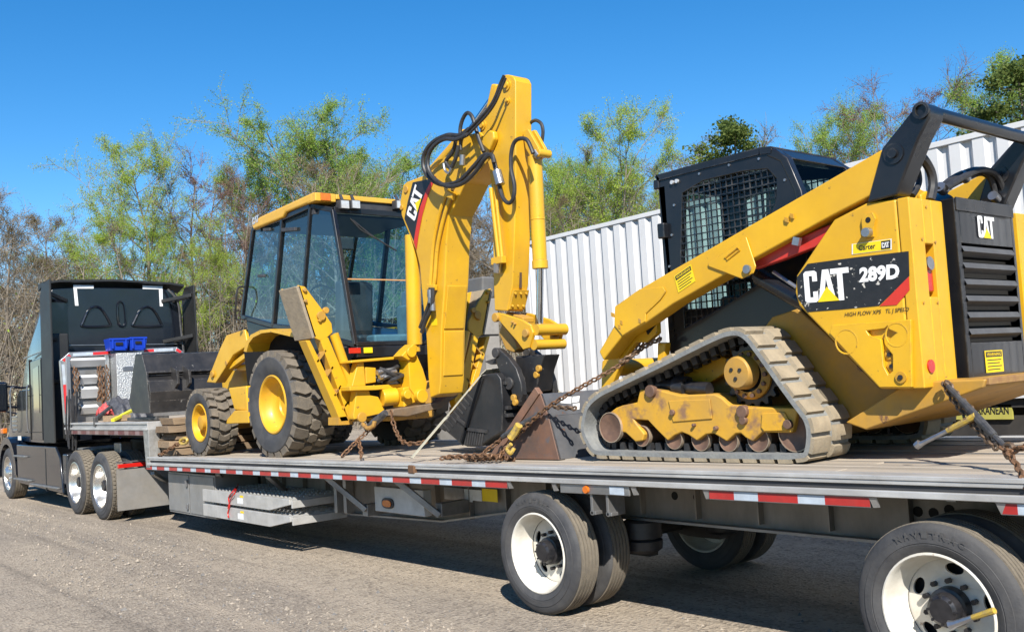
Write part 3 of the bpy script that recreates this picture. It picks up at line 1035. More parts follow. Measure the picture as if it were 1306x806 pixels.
# ---------------------------------------------------------------- stowed ramps under the deck
def make_ramp(zt, label):
    xa, xb = P(372, 655, -0.12)[0], P(261, 640, -0.12)[0]
    t = thing('loading_ramp', ((xa + xb) / 2, -0.45, zt - .15), label, 'ramp', 'ramps stowed under the trailer deck')
    for y in (-0.12, -0.80):
        q = MB()
        q.prism([(xa, zt - .06), (xa + .5, zt - .15), (xb, zt - .15), (xb, zt), (xa, zt)], y - .02, y + .02)
        q.build('side_beam', M['ramp_alu'], t, bevel=.005)
    q = MB()
    n = 24
    for i in range(n):
        x = xa + .06 + (xb - xa - .12) * i / (n - 1)
        q.box(x - .022, x + .022, -0.775, -0.145, zt - .03, zt - .003)
        for j in range(5):
            q.box(x - .012, x + .012, -.75 + j * .13, -.70 + j * .13, zt - .004, zt + .012)
    q.build('tread_bars', M['ramp_alu'], t)
    q = MB()
    q.box(xa - .03, xa - .002, -.8, -.12, zt - .10, zt - .02)
    q.box(xb + .002, xb + .05, -.78, -.14, zt - .05, zt - .02)
    q.box(xb + .002, xb + .05, -.78, -.14, zt - .13, zt - .10)
    q.build('end_hook', M['ramp_alu'], t, bevel=.004)
    q = MB()
    xs = xb - (xb - xa) * .47
    q.box(xs - .08, xs + .08, -.0995, -.098, zt - .12, zt - .05, 0)
    q.box(xs - .09, xs, -.0995, -.098, zt - .045, zt - .02, 1)
    q.build('label', [M['sticker_white'], M['decal_yellow']], t)
    return t
M['ramp_alu'] = mat('dull_ramp_aluminium', (0.52, 0.515, 0.50), (0.40, 0.395, 0.38), 7.0, 0.42, metal=0.3, dust=0.3)
zr = P(300, 628, -0.12)[1]
make_ramp(zr, 'upper aluminium loading ramp, tied with a red cord, stowed under the deck')
make_ramp(zr - .185, 'lower aluminium loading ramp at the bottom of the stowed pair')
q = MB()
x0, z0 = P(293, 630, -0.09)
q.tube([PP(304, 619, -.3), PP(298, 626, -.095), PP(292, 634, -.09), PP(293, 645, -.088), PP(291, 654, -.085), PP(292, 660, -.08)], .009, 6, smooth=4)
q.tube([PP(304, 617, -.32), PP(300, 628, -.095), PP(294, 637, -.086), PP(291, 648, -.084)], .007, 6, smooth=4)
tag(q.build('red_rope', M['lens_red']), 'thin red cord knotted round the stowed ramps', 'rope')

# ---------------------------------------------------------------- timbers stacked at the step
def timbers():
    xb = 13.86
    levels = [(572, 580), (560, 571), (550, 559.5), (541, 549.5), (533, 540)]
    lab = ['bottom timber of the stack against the deck step', 'second timber from the bottom of the stack at the step', 'middle timber of the stack at the deck step',
           'dark timber second from the top of the stack', 'topmost pale timber under the loader bucket']
    z = zd(13.4) + 0.004
    h = 0.102
    for i, l_ in enumerate(lab):
        q = MB()
        r = random.Random(i + 40)
        y0 = -0.08 - r.uniform(0, .16)
        x1 = xb - r.uniform(0.0, .08)
        x0 = x1 - 0.5
        # two courses deep, seen as one rough baulk
        ny = 14
        vs = []
        for k in range(ny + 1):
            y = y0 + (-2.42 - y0) * k / ny
            for a, b in ((x0, 0.004), (x1, 0.004), (x1, h), (x0, h)):
                vs.append((a + r.uniform(-.02, .02), y + (r.uniform(-.05, .05) if k in (0, ny) else 0), z + b - (.006 if b == h else 0) + r.uniform(-.0045, .0045)))
        fs = [(k * 4 + j, k * 4 + (j + 1) % 4, k * 4 + 4 + (j + 1) % 4, k * 4 + 4 + j) for k in range(ny) for j in range(4)]
        fs += [(3, 2, 1, 0), (ny * 4, ny * 4 + 1, ny * 4 + 2, ny * 4 + 3)]
        q.add(vs, fs)
        o = q.build('timber', M['timber_pale'] if i in (1, 4) else M['timber'], None, bevel=.006)
        tag(o, l_, 'timber', 'timbers stacked against the deck step')
        z += h + .004
timbers()
# ---------------------------------------------------------------- white shipping container on its chassis, beyond the trailer
def make_container():
    x0, x1 = -1.6, 11.35
    yn, yf = -5.0, -7.44
    sl = -0.0145
    zt = lambda x: 4.072 + sl * x
    zb = lambda x: 1.375 + sl * x
    T = thing('shipping_container', (5, -6.2, 1.3), 'long white corrugated steel shipping container raised on a chassis behind the tracked loader', 'container')
    def corr(y, s):
        q = MB()
        prof = []
        x = x0 + .12
        while x < x1 - .12:
            prof += [(x, 0), (x + .060, 0), (x + .096, -.042), (x + .150, -.042), (x + .186, 0)] if s else [(x, 0)]
            x += .240
        prof.append((x1 - .10, 0))
        pts, last = [], None
        for a, d in prof:
            if a > x1 - .1: a = x1 - .1
            if last is None or a - last > 1e-4:
                pts.append((a, d)); last = a
        vs = []
        for a, d in pts:
            vs += [(a, y + d * s, zb(a) + .15), (a, y + d * s, zt(a) - .055)]
        q.add(vs, [(2 * i, 2 * i + 2, 2 * i + 3, 2 * i + 1) for i in range(len(pts) - 1)])
        return q.build('side_panel', M['white_cont'], T, angle=20, fix=False)
    corr(yn - .012, 1)
    corr(yf + .012, -1)
    for y in (yn, yf):
        s = -1 if y == yn else 1
        MB().bar((x0 + .1, y + s * .03, zt(x0) - .03), (x1 - .1, y + s * .03, zt(x1) - .03), .06, .06).build('top_rail', M['white_cont'], T, bevel=.006)
        MB().bar((x0 + .1, y + s * .03, zb(x0) + .08), (x1 - .1, y + s * .03, zb(x1) + .08), .05, .15).build('bottom_rail', M['white_cont'], T, bevel=.006)
        for x in (x0, x1):
            sx = 1 if x == x0 else -1
            q = MB().box(min(x, x + sx * .12), max(x, x + sx * .12), min(y + s * .003, y + s * .15), max(y + s * .003, y + s * .15), zb(x) + .12, zt(x) - .12)
            q.build('corner_post', M['white_cont'], T, bevel=.01)
            for z in (zb(x), zt(x) - .118):
                MB().box(min(x - sx * .006, x + sx * .17), max(x - sx * .006, x + sx * .17), min(y - s * .006, y + s * .16), max(y - s * .006, y + s * .16), z, z + .12).build('corner_casting', M['white_cont'], T, bevel=.012)
    q = MB()
    q.add([(x0, yf, zt(x0) - .02), (x1, yf, zt(x1) - .02), (x1, yn - .06, zt(x1) - .02), (x0, yn - .06, zt(x0) - .02)], [(0, 1, 2, 3)])
    q.build('roof', M['white_cont'], T, fix=False)
    MB().box(x1 - .06, x1 - .03, yf + .15, yn - .15, zb(x1) + .12, zt(x1) - .06).build('end_wall', M['white_cont'], T)
    MB().box(x0 + .03, x0 + .06, yf + .15, yn - .15, zb(x0) + .12, zt(x0) - .06).build('end_door', M['white_cont'], T)
    MB().box(x0 + .1, x1 - .1, yf + .06, yn - .06, zb(x1) + .02, zb(x1) + .10).build('floor', M['dark_steel'], T)
    # grey lower band seen along the bottom rail and the yellow strip with lettering
    ch = thing('container_chassis', (5, -6.2, 0), 'black skeletal chassis carrying the white container, with a yellow lettered plate', 'trailer')
    for y in (-5.55, -6.9):
        MB().box(x0, x1, y - .08, y + .08, .95, 1.20).build('frame_rail', M['dark_steel'], ch)
    for x in (x0 + .2, 2.5, 6, 9.2, x1 - .15):
        MB().box(x - .08, x + .08, yf + .05, yn - .05, 1.02, zb(x) - .005).build('cross_bolster', M['dark_steel'], ch)
    q = MB()
    q.box(x0, x1, yn - .16, yn - .10, .62, zb(x1) - .06)
    q.build('side_skirt', M['dark_steel'], ch)
    for x in (0.2, 1.5):
        for y, d in ((-5.0, -1), (-7.4, 1)):
            road_wheel(ch, x, .5, y - .02 * d, R=.5, inward=d, style='white')
    for y in (-5.6, -6.9):
        MB().box(9.6, 9.75, y - .06, y + .06, .02, 1.0).build('landing_leg', M['dark_steel'], ch)
    a, b = PP(1291, 534.5, -5.06), PP(1214, 517, -5.06)
    q = MB()
    q.box(a.x, b.x, -5.09, -5.06, a.z, b.z, 0)
    q.text('MEDITERRANEAN', (b.x - .02, -5.06, a.z + (b.z - a.z) * .34), (-1, 0, 0), (0, 0, 1), b.x - a.x - .05, (b.z - a.z) * .56, 1, bold=.02)
    q.build('lettered_plate', [M['label_dull'], M['decal_clean']], ch, fix=False)
M['label_dull'] = mat('dull_yellow_plate', (0.42, 0.38, 0.08), (0.36, 0.33, 0.07), 8.0, 0.6)
make_container()

# ---------------------------------------------------------------- grey steel box between the machines, behind the trailer
def make_bin():
    yn = -4.0
    a, b = PP(622, 490, yn), PP(560, 352, yn)
    x0 = a.x
    x1 = x0 + 2.2
    zt, zs, zm = P(615, 352, yn)[1], P(617, 428, yn)[1], P(617, 380, yn)[1]
    T = thing('steel_box', (x0 + 1.1, yn - .14, 0), 'tall weathered grey steel panel box with a horizontal seam, standing behind the backhoe arm', 'box')
    MB().box(x0, x1, yn - .28, yn, 0.0, zs - .012).build('lower_body', M['grey_bin'], T, bevel=.01)
    MB().box(x0 + .008, x1 - .008, yn - .272, yn - .008, zs - .013, zs + .013).build('seam', M['hole'], T)
    MB().box(x0, x1, yn - .28, yn, zs + .012, zm).build('upper_body', M['grey_bin'], T, bevel=.01)
    MB().prism([(x0 + .06, zm + .003), (x1, zm + .003), (x1, zt), (x0 + .02, zt)], yn - .28, yn - .04).build('lid', M['grey_bin_dark'], T, bevel=.03)
make_bin()

# ---------------------------------------------------------------- tractor unit
def make_tractor():
    T = thing('semi_tractor', (18.5, -1.28, 0), 'black sleeper cab highway tractor unit coupled to the front of the flatbed', 'truck')
    yl, yr = 0.04, -2.60
    yc = (yl + yr) / 2
    def loft(mb, secs, m=0):
        n = len(secs[0][1])
        vs = []
        for x, pts in secs:
            vs += [(x, y, z) for y, z in pts]
        fs = []
        for i in range(len(secs) - 1):
            for k in range(n):
                fs.append((i * n + k, i * n + (k + 1) % n, (i + 1) * n + (k + 1) % n, (i + 1) * n + k))
        fs += [tuple(range(n)), tuple((len(secs) - 1) * n + k for k in reversed(range(n)))]
        mb.add(vs, fs, m)
    def sec(w, zb, zs, zt, rin):
        """half width, bottom, shoulder, top, roof half width"""
        h = [(w, zb), (w + .005, (zb + zs) / 2), (w, zs), (w - (w - rin) * .35, zs + (zt - zs) * .62), (rin, zt - .03), (rin * .6, zt)]
        return [(yc + a, b) for a, b in h] + [(yc - a, b) for a, b in reversed(h)]
    q = MB()
    loft(q, [(18.90, sec(1.28, 1.14, 3.45, 3.98, 1.12)), (19.35, sec(1.27, 1.14, 3.3, 3.93, 1.06)), (19.85, sec(1.25, 1.14, 3.05, 3.74, .98)),
             (20.30, sec(1.22, 1.14, 2.85, 3.48, .9)), (20.85, sec(1.16, 1.14, 2.5, 3.08, .85)), (21.25, sec(1.10, 1.14, 2.2, 2.72, .85)), (21.75, sec(1.06, 1.14, 1.95, 2.1, .85))])
    body = q.build('cab', M['truck_black'], T, bevel=0.02, angle=28)
    q = MB()
    loft(q, [(21.76, sec(1.05, .95, 1.72, 1.98, .72)), (22.4, sec(1.03, .9, 1.62, 1.86, .68)), (23.0, sec(.98, .8, 1.45, 1.66, .6)), (23.35, sec(.9, .7, 1.2, 1.4, .5))])
    hood = q.build('hood', M['truck_black'], T, bevel=0.03, angle=28)
    # front fenders over the steering wheels
    for s in (1, -1):
        q = MB()
        out, inn = [], []
        for k in range(13):
            t = math.radians(8 + 172 * k / 12)
            out.append((21.75 + math.cos(t) * .74, .50 + math.sin(t) * .74))
            inn.append((21.75 + math.cos(t) * .60, .50 + math.sin(t) * .60))
        ya, yb = (yl, yl - .42) if s > 0 else (yr, yr + .42)
        for k in range(12):
            q.prism([out[k], out[k + 1], inn[k + 1], inn[k]], ya, yb)
        q.build('fender', M['truck_black'], T, angle=40)
    MB().box(23.1, 23.5, yr + .1, yl - .1, .35, .85).build('bumper', M['truck_black'], T, bevel=.06)
    # rear wall details
    xr = 18.897
    q = MB()
    def onp(px, py):
        y, z = PX(px, py, xr)
        return Vector((xr - .012, y, z))
    def loop(pts, r):
        p = [onp(*a) for a in pts]
        q.tube(p, r, 6, smooth=4, closed=True)
    loop([(115, 394), (128, 393), (140, 411), (138, 416), (107, 416.5), (106, 411)], .024)
    loop([(181, 394), (194, 393.5), (205, 411), (203, 416), (172, 416), (171, 411)], .024)
    loop([(150.5, 388), (158, 387.5), (160.5, 413), (152, 414)], .02)
    q.build('stamped_rib', M['truck_black'], T)
    def ell(name, pts, m):
        g = MB()
        w = [onp(*a) + Vector((.002, 0, 0)) for a in pts]
        g.extr(w, (.010, 0, 0))
        return g.build(name, m, T)
    ell('corner_marking', [(93.7, 363.6), (119.6, 364.2), (119.6, 368.2), (98.2, 368.2), (100.4, 390), (96.2, 390)], M['decal_white'])
    ell('corner_marking', [(182, 364.4), (207.4, 365.4), (207.8, 390.8), (204.2, 390.8), (203, 369.2), (182.2, 368.6)], M['decal_white'])
    a, b = onp(86, 440.5), onp(240, 438.5)
    MB().bar(a, b, .014, .014, up=(1, 0, 0)).build('seam_trim', M['steel'], T)
    # side extenders with their hinge arms
    q = MB()
    e = [P(63, 355.5, yl + .01), P(77.5, 545, yl + .01), P(80, 563, yl + .01)]
    q.prism([e[0], (18.30, e[0][1] * .5 + e[1][1] * .5), (18.28, 1.16), (18.95, 1.16), (18.95, 3.80), (18.8, 4.0)], yl - .022, yl + .010)
    q.build('side_extender', M['truck_dark'], T, bevel=.008)
    q = MB()
    q.prism([(18.34, 3.99), (18.22, 1.5), (18.3, 1.16), (18.95, 1.16), (18.95, 3.80), (18.8, 3.98)], yr - .010, yr + .022)
    q.build('side_extender', M['truck_dark'], T, bevel=.008)
    q = MB()
    ends = []
    pts = [(yl - .02, 4.06), (yl - .3, 4.10), (yc, 4.13), (yr + .3, 4.09), (yr + .02, 4.05)]
    for a, b in zip(pts[:-1], pts[1:]):
        q.add([(18.80, a[0], a[1]), (18.80, b[0], b[1]), (19.15, b[0], b[1] - .02), (19.15, a[0], a[1] - .02),
               (18.80, a[0], a[1] - .04), (18.80, b[0], b[1] - .04), (19.15, b[0], b[1] - .14), (19.15, a[0], a[1] - .14)],
              [(0, 1, 2, 3), (4, 7, 6, 5), (0, 4, 5, 1), (1, 5, 6, 2), (2, 6, 7, 3), (3, 7, 4, 0)])
    q.build('roof_spoiler', M['truck_dark'], T, angle=40)
    q = MB()
    for px, py in ((223, 377), (232, 375.5), (228, 428)):
        pass
    for z in (3.74, 2.95, 2.2):
        for y, s in ((yl - .02, 1), (yr + .02, -1)):
            q.bar((18.9, y - s * .42, z - .02), (18.42, y - s * .01, z + .06), .05, .07)
            q.bar((18.9, y - s * .20, z - .02), (18.60, y - s * .01, z + .03), .04, .05)
    q.build('hinge_arm', M['truck_dark'], T, bevel=.01)
    q = MB()
    q.tube([(18.80, yr + .35, 3.95), (18.7, yr + .20, 3.7), (18.72, yr + .15, 3.2), (18.7, yr + .12, 2.7), (18.72, yr + .1, 2.2)], .022, 6, smooth=4)
    q.build('cable', M['binder_grey'], T)
    # dark box standing in for the shade between cab and extender
    MB().box(18.55, 18.89, yl - .36, yl - .05, 1.2, 3.1).build('shade_box', M['truck_dark'], T, bevel=.03)
    # side: doors, windows, trim lines
    ys = yl - .005
    def side(px, py): return P(px, py, ys + .004)
    q = MB()
    q.prism([(18.98, 2.80), (20.22, 2.74), (20.22, 2.755), (18.98, 2.815)], ys - .02, ys + .010)
    q.build('trim_line', M['steel'], T)
    q = MB()
    q.prism([(19.05, 1.2), (19.75, 1.2), (19.75, 2.66), (19.05, 2.70)], ys - .03, ys + .008)
    dr = q.build('locker_door', M['truck_black'], T, bevel=.015)
    q = MB()
    q.prism([(19.18, 1.7), (19.55, 1.7), (19.55, 2.52), (19.18, 2.56)], ys + .006, ys + .014)
    q.build('window', M['glass_panel'], T, bevel=.01)
    q = MB()
    q.prism([(19.95, 1.25), (21.0, 1.25), (21.05, 2.0), (20.85, 2.15), (19.95, 2.15)], ys - .16, ys - .045)
    q.build('door', M['truck_black'], T, bevel=.02)
    q = MB()
    for k in range(4):
        z = 1.36 + k * .085
        q.box(21.1, 21.5, yl - .13, yl - .05, z, z + .035)
    q.build('vent_grille', M['steel'], T, bevel=.006)
    x, z = P(17, 550, yl - .08)
    MB().box(22.2, 22.42, yl - .14, yl - .05, z - .05, z + .06).build('turn_signal', M['lens_amber'], T, bevel=.02)
    # fairings low down the side with two step ledges
    q = MB()
    q.prism([(17.92, .30), (20.9, .36), (20.95, 1.10), (18.3, 1.10), (18.05, .9)], yl - .05, yl - .005)
    q.build('side_fairing', M['truck_black'], T, bevel=.02)
    for z0, x0, x1, d in ((.90, 20.15, 21.0, .05), (.46, 19.9, 21.0, .06), (.40, 18.1, 19.9, .04)):
        MB().box(x0, x1, yl - .25, yl + d, z0 - .035, z0).build('step', M['step_grey'], T, bevel=.012)
    MB().box(18.9, 18.94, yl - .05, yl, .3, 1.05).build('fairing_joint', M['truck_dark'], T)
    q = MB()
    q.box(17.75, 17.98, yl - .5, yl - .03, .45, .98)
    q.build('battery_box', M['chrome_dark'], T, bevel=.03)
    # chassis, fifth wheel, mud flaps
    for y in (yc - .45, yc + .45):
        MB().box(14.75, 22.8, y - .05, y + .05, .72, .98).build('chassis_rail', M['dark_steel'], T)
    MB().box(15.6, 16.9, yc - .5, yc + .5, .985, 1.18).build('fifth_wheel', M['dark_steel'], T, bevel=.03)
    q = MB()
    q.tube([(17.9, yc + .5, 1.5), (17.3, yc + .6, 1.25), (16.8, yc + .55, 1.45), (16.6, yc + .4, 1.3)], .03, 6, smooth=4)
    q.build('air_line', M['rubber'], T)
    q = MB()
    q.obox((16.55, -0.55, 1.06), (.16, 0, 0), (0, .10, 0), (0, 0, .09))
    q.build('bracket', M['steel'], T, bevel=.02)
    xm = 15.16
    for y0 in (0.02, yr + .66):
        p = [(y0, .18), (y0 - .80, .18), (y0 - .80, .80), (y0, .80)]
        MB().prismx(p, xm, xm + .015).build('mud_flap', M['flap'], T)
    q = MB()
    q.box(xm - .03, xm + .03, -.62, 0.0, .815, .875)
    q.build('flap_light_bar', M['lens_red'], T, bevel=.008)
    MB().bar((xm + .05, .0, .90), (xm + .05, -2.5, .90), .05, .02).build('flap_hanger', M['steel'], T)
    # small fittings: grab handles, placard, seams, coiled lines behind the cab
    for x0 in (19.86, 21.08):
        MB().tube([(x0, yl - .02, 1.35), (x0, yl + .045, 1.42), (x0, yl + .045, 2.15), (x0, yl - .02, 2.22)], .014, 6, smooth=3).build('grab_handle', M['steel'], T)
    MB().box(20.55, 20.75, yl + .0, yl + .012, 1.19, 1.27).build('placard', M['sticker_white'], T)
    for z in (1.34, 2.02):
        MB().box(18.97, 20.22, yl - .03, yl + .005, z, z + .012).build('panel_seam', M['hole'], T)
    MB().box(19.84, 19.855, yl - .06, yl + .004, 1.2, 2.7).build('door_gap', M['hole'], T)
    for k, y in enumerate((yc + .2, yc + .35, yc - .1)):
        pts = [Vector((18.75 - i * .028, y + math.cos(i * 1.1) * .05, 1.55 + math.sin(i * 1.1) * .05 - .010 * i)) for i in range(34)]
        MB().tube(pts, .011, 5).build('coiled_line', [M['lens_red'], M['blue_bin'], M['rubber']][k], T)
    q = MB()
    q.box(17.95, 18.85, yc - .8, yc + .8, .99, 1.02)
    q.build('deck_plate', M['plate_silver'], T)
    for y in (yc + .9, yc - .9):
        MB().cyl((18.0, y, .52), (18.0, y, .80), .06, n=12).build('air_tank', M['dark_steel'], T)
    # wheels
    for cx in (15.90, 17.19):
        MB().cyl((cx, -.3, .52), (cx, yr + .3, .52), .09, n=14).build('axle', M['dark_steel'], T)
        for y0, d in ((.045, -1), (yr - .005, 1)):
            road_wheel(T, cx, .52, y0, R=.52, w=.27, inward=d, style='alloy', blocks=True)
            road_wheel(T, cx, .52, y0 + d * .62, R=.52, w=.27, inward=-d, style='alloy', hubout=.13)
    for y0, d in ((.02, -1), (yr + .02, 1)):
        road_wheel(T, 21.75, .51, y0, R=.51, w=.29, inward=d, style='steer')
    # mirror on the driver's side
    for s, y in ((1, yl + .02), (-1, yr - .02)):
        q = MB()
        q.box(21.35, 21.47, min(y, y + s * .24), max(y, y + s * .24), 1.75, 2.34)
        mm = q.build('mirror', M['truck_black'], T, bevel=.05)
        q = MB()
        q.tube([(21.4, y - s * .30, 2.2), (21.41, y, 2.25)], .025, 6)
        q.tube([(21.4, y - s * .30, 1.8), (21.41, y, 1.85)], .025, 6)
        q.build('mirror_arm', M['truck_black'], mm)
        q = MB()
        q.box(22.6, 22.72, min(y, y + s * .16) - s * .12, max(y, y + s * .16) - s * .12, 1.75, 2.05)
        q.tube([(22.66, y - s * .5, 1.68), (22.66, y - s * .05, 1.80)], .02, 6)
        q.build('hood_mirror', M['truck_black'], T, bevel=.03)
    return T
M['flap'] = mat('dusty_grey_mud_flap', (0.24, 0.232, 0.22), (0.19, 0.183, 0.172), 7.0, 0.55, metal=0.2, dust=0.4)
M['step_grey'] = mat('scuffed_grey_step', (0.20, 0.20, 0.195), (0.12, 0.12, 0.118), 8.0, 0.5, metal=0.3)
M['chrome_dark'] = mat('dirty_polished_tank', (0.12, 0.13, 0.15), (0.07, 0.075, 0.085), 6.0, 0.25, metal=0.8)
M['glass_panel'] = mat('dark_side_glass', (0.008, 0.009, 0.011), None, 3.0, 0.08, coat=1.0, rvar=.02)
make_tractor()

# ---------------------------------------------------------------- bulkhead (headboard) standing on the front of the upper deck
def make_bulkhead():
    xb = 17.74
    zu = 1.507
    def yz(px, py): return PX(px, py, xb)
    T = thing('bulkhead_rack', (xb, -1.3, zu), 'silver headboard rack with red and white tape edging behind the sleeper cab', 'headboard')
    out = [yz(82.5, 540), yz(76.5, 460), yz(88.5, 449.5), yz(225, 442.5), yz(234, 449)]
    out[0] = (out[0][0], zu)
    yR = out[-1][0] - .10
    out = out + [(yR, zu)]
    inn = []
    cy, cz = (out[0][0] + yR) / 2, 2.0
    dd = .085
    ii = [(out[0][0] - dd, zu), (out[1][0] - dd, out[1][1] - .02), (out[2][0] - dd * .4, out[2][1] - dd), (out[3][0] + dd * .4, out[3][1] - dd), (out[4][0] + dd, out[4][1] - .02), (yR + dd, zu)]
    q = MB()
    for k in range(5):
        q.prismx([out[k], out[k + 1], ii[k + 1], ii[k]], xb - .03, xb + .05)
    q.build('edge_frame', M['alu_bright'], T, bevel=.006)
    def tp(a, b, red):
        g = MB()
        w = (Vector((0, *b)) - Vector((0, *a))).normalized().cross(Vector((1, 0, 0))) * .024
        c = [Vector((xb - .033, *a)) + w, Vector((xb - .033, *b)) + w, Vector((xb - .033, *b)) - w, Vector((xb - .033, *a)) - w]
        g.add(c, [(0, 1, 2, 3)])
        g.build('reflective_tape', M['tape_bright'] if red else M['tape_white'], T, fix=False)
    def mid(k, t):
        a = [(out[k][i] * (1 - t) + out[k + 1][i] * t) * .5 + (ii[k][i] * (1 - t) + ii[k + 1][i] * t) * .5 for i in range(2)]
        return tuple(a)
    tp(mid(0, .15), mid(0, .62), True)
    tp(mid(0, .62), mid(0, .95), False)
    tp(mid(1, .05), mid(1, .92), True)
    for a, b, r_ in ((.02, .20, False), (.20, .36, True), (.36, .62, False), (.68, .78, True), (.78, .97, False)):
        tp(mid(2, a), mid(2, b), r_)
    tp(mid(3, .05), mid(3, .9), True)
    # back sheet, shelves of the chain locker, chain hooks
    zt = out[2][1] - dd
    q = MB()
    ymid = yz(137, 500)[0]
    q.box(xb + .02, xb + .04, yR + dd, ii[0][0], zu, zt - .02)
    q.build('back_sheet', M['alu_dull'], T)
    q = MB()
    yA, yB = yz(89, 500)[0], yz(134, 500)[0]
    for (pa, pb, dx) in ((456, 468, .10), (478, 490, .0), (493, 508, -.02), (516, 528, -.06)):
        za, zb = yz(110, pb)[1], yz(110, pa)[1]
        q.add([(xb - .03 + dx * .0, yA - .16 * (pa > 470), za), (xb - .03, yB + .14 * (pa > 470), za), (xb - .10 - .02, yB + .14 * (pa > 470), zb - .05), (xb - .12, yA - .16 * (pa > 470), zb - .05),
               (xb + .0, yA - .16 * (pa > 470), zb), (xb + .0, yB + .14 * (pa > 470), zb)],
              [(0, 1, 2, 3), (3, 2, 5, 4)])
    q.build('shelf', M['white_cont'], T, fix=False, angle=20)
    for py in (yz(86, 500)[0], yz(136, 500)[0]):
        MB().box(xb - .10, xb - .032, py - .04, py + .03, zu, yz(110, 454)[1]).build('locker_post', M['alu_bright'], T, bevel=.006)
    # tread-plate locker
    p0, p1 = yz(140.5, 512), yz(171, 451)
    MB().box(xb - .42, xb - .05, p1[0], p0[0], zu, p1[1]).build('tread_plate_locker', M['plate_silver'], T, bevel=.008)
    zc = p0[1] * .35 + p1[1] * .65
    MB().box(xb - .432, xb - .42, p0[0] - .28, p0[0] - .10, zc - .03, zc + .05).build('lock', M['steel'], T, bevel=.01)
    # chains hanging on the shelves
    r = random.Random(9)
    for i, (px, a, b) in enumerate(((92, 468, 506), (95, 470, 500), (122, 468, 512), (125.5, 467, 515), (129, 470, 520), (133, 466, 510))):
        g = MB()
        y = yz(px, 490)[0]
        za, zb = yz(px, b)[1], yz(px, a)[1]
        chain(g, [(xb - .16, y, zb), (xb - .17, y + r.uniform(-.03, .03), (za + zb) / 2), (xb - .15, y + r.uniform(-.03, .03), za)], .085, .011)
        tag(g.build('tie_down_chain', M['rust_chain']), ['rusty chain hanging at the left end of the headboard shelves', 'second rusty chain from the left on the headboard shelves',
            'rusty chain hanging right of the middle of the shelves', 'long rusty chain hanging beside the right shelf post', 'longest rusty chain, reaching lowest at the right end of the shelves', 'rusty chain against the right shelf post'][i], 'chain', 'chains hanging on the headboard')

def chain(mb, path, ln=0.1, r=0.013, sm=6, m=0):
    """links of a chain laid along a path, each link turned a quarter against the last"""
    pts = catmull([Vector(p) for p in path], sm)
    segs = []
    d = 0.0
    acc = [0.0]
    for a, b in zip(pts[:-1], pts[1:]):
        d += (b - a).length
        acc.append(d)
    step = ln * 0.70
    n = max(2, int(d / step))
    def at(s):
        for i in range(len(acc) - 1):
            if s <= acc[i + 1]:
                t = (s - acc[i]) / max(1e-6, acc[i + 1] - acc[i])
                return pts[i].lerp(pts[i + 1], t)
        return pts[-1]
    up = Vector((0.3, 0.2, 1)).normalized()
    for i in range(n):
        s = (i + .5) * d / n
        c = at(s)
        t = (at(min(d, s + .02)) - at(max(0, s - .02)))
        t = t.normalized() if t.length > 1e-5 else Vector((0, 0, -1))
        a = t.cross(up)
        a = a.normalized() if a.length > .05 else t.orthogonal().normalized()
        b = t.cross(a)
        w = (a + b).normalized() if i % 2 else (a - b).normalized()
        hl, hw = ln * .5 - r, ln * .27
        lp = [c + t * (hl - hw) + w * hw, c + t * hl + w * hw * .5, c + t * hl - w * hw * .5, c + t * (hl - hw) - w * hw,
              c - t * (hl - hw) - w * hw, c - t * hl - w * hw * .5, c - t * hl + w * hw * .5, c - t * (hl - hw) + w * hw]
        mb.tube(lp, r, 5, m=m, closed=True)
M['tape_bright'] = mat('bright_red_tape', (0.60, 0.03, 0.035), (0.5, 0.028, 0.03), 9.0, 0.35)
make_bulkhead()

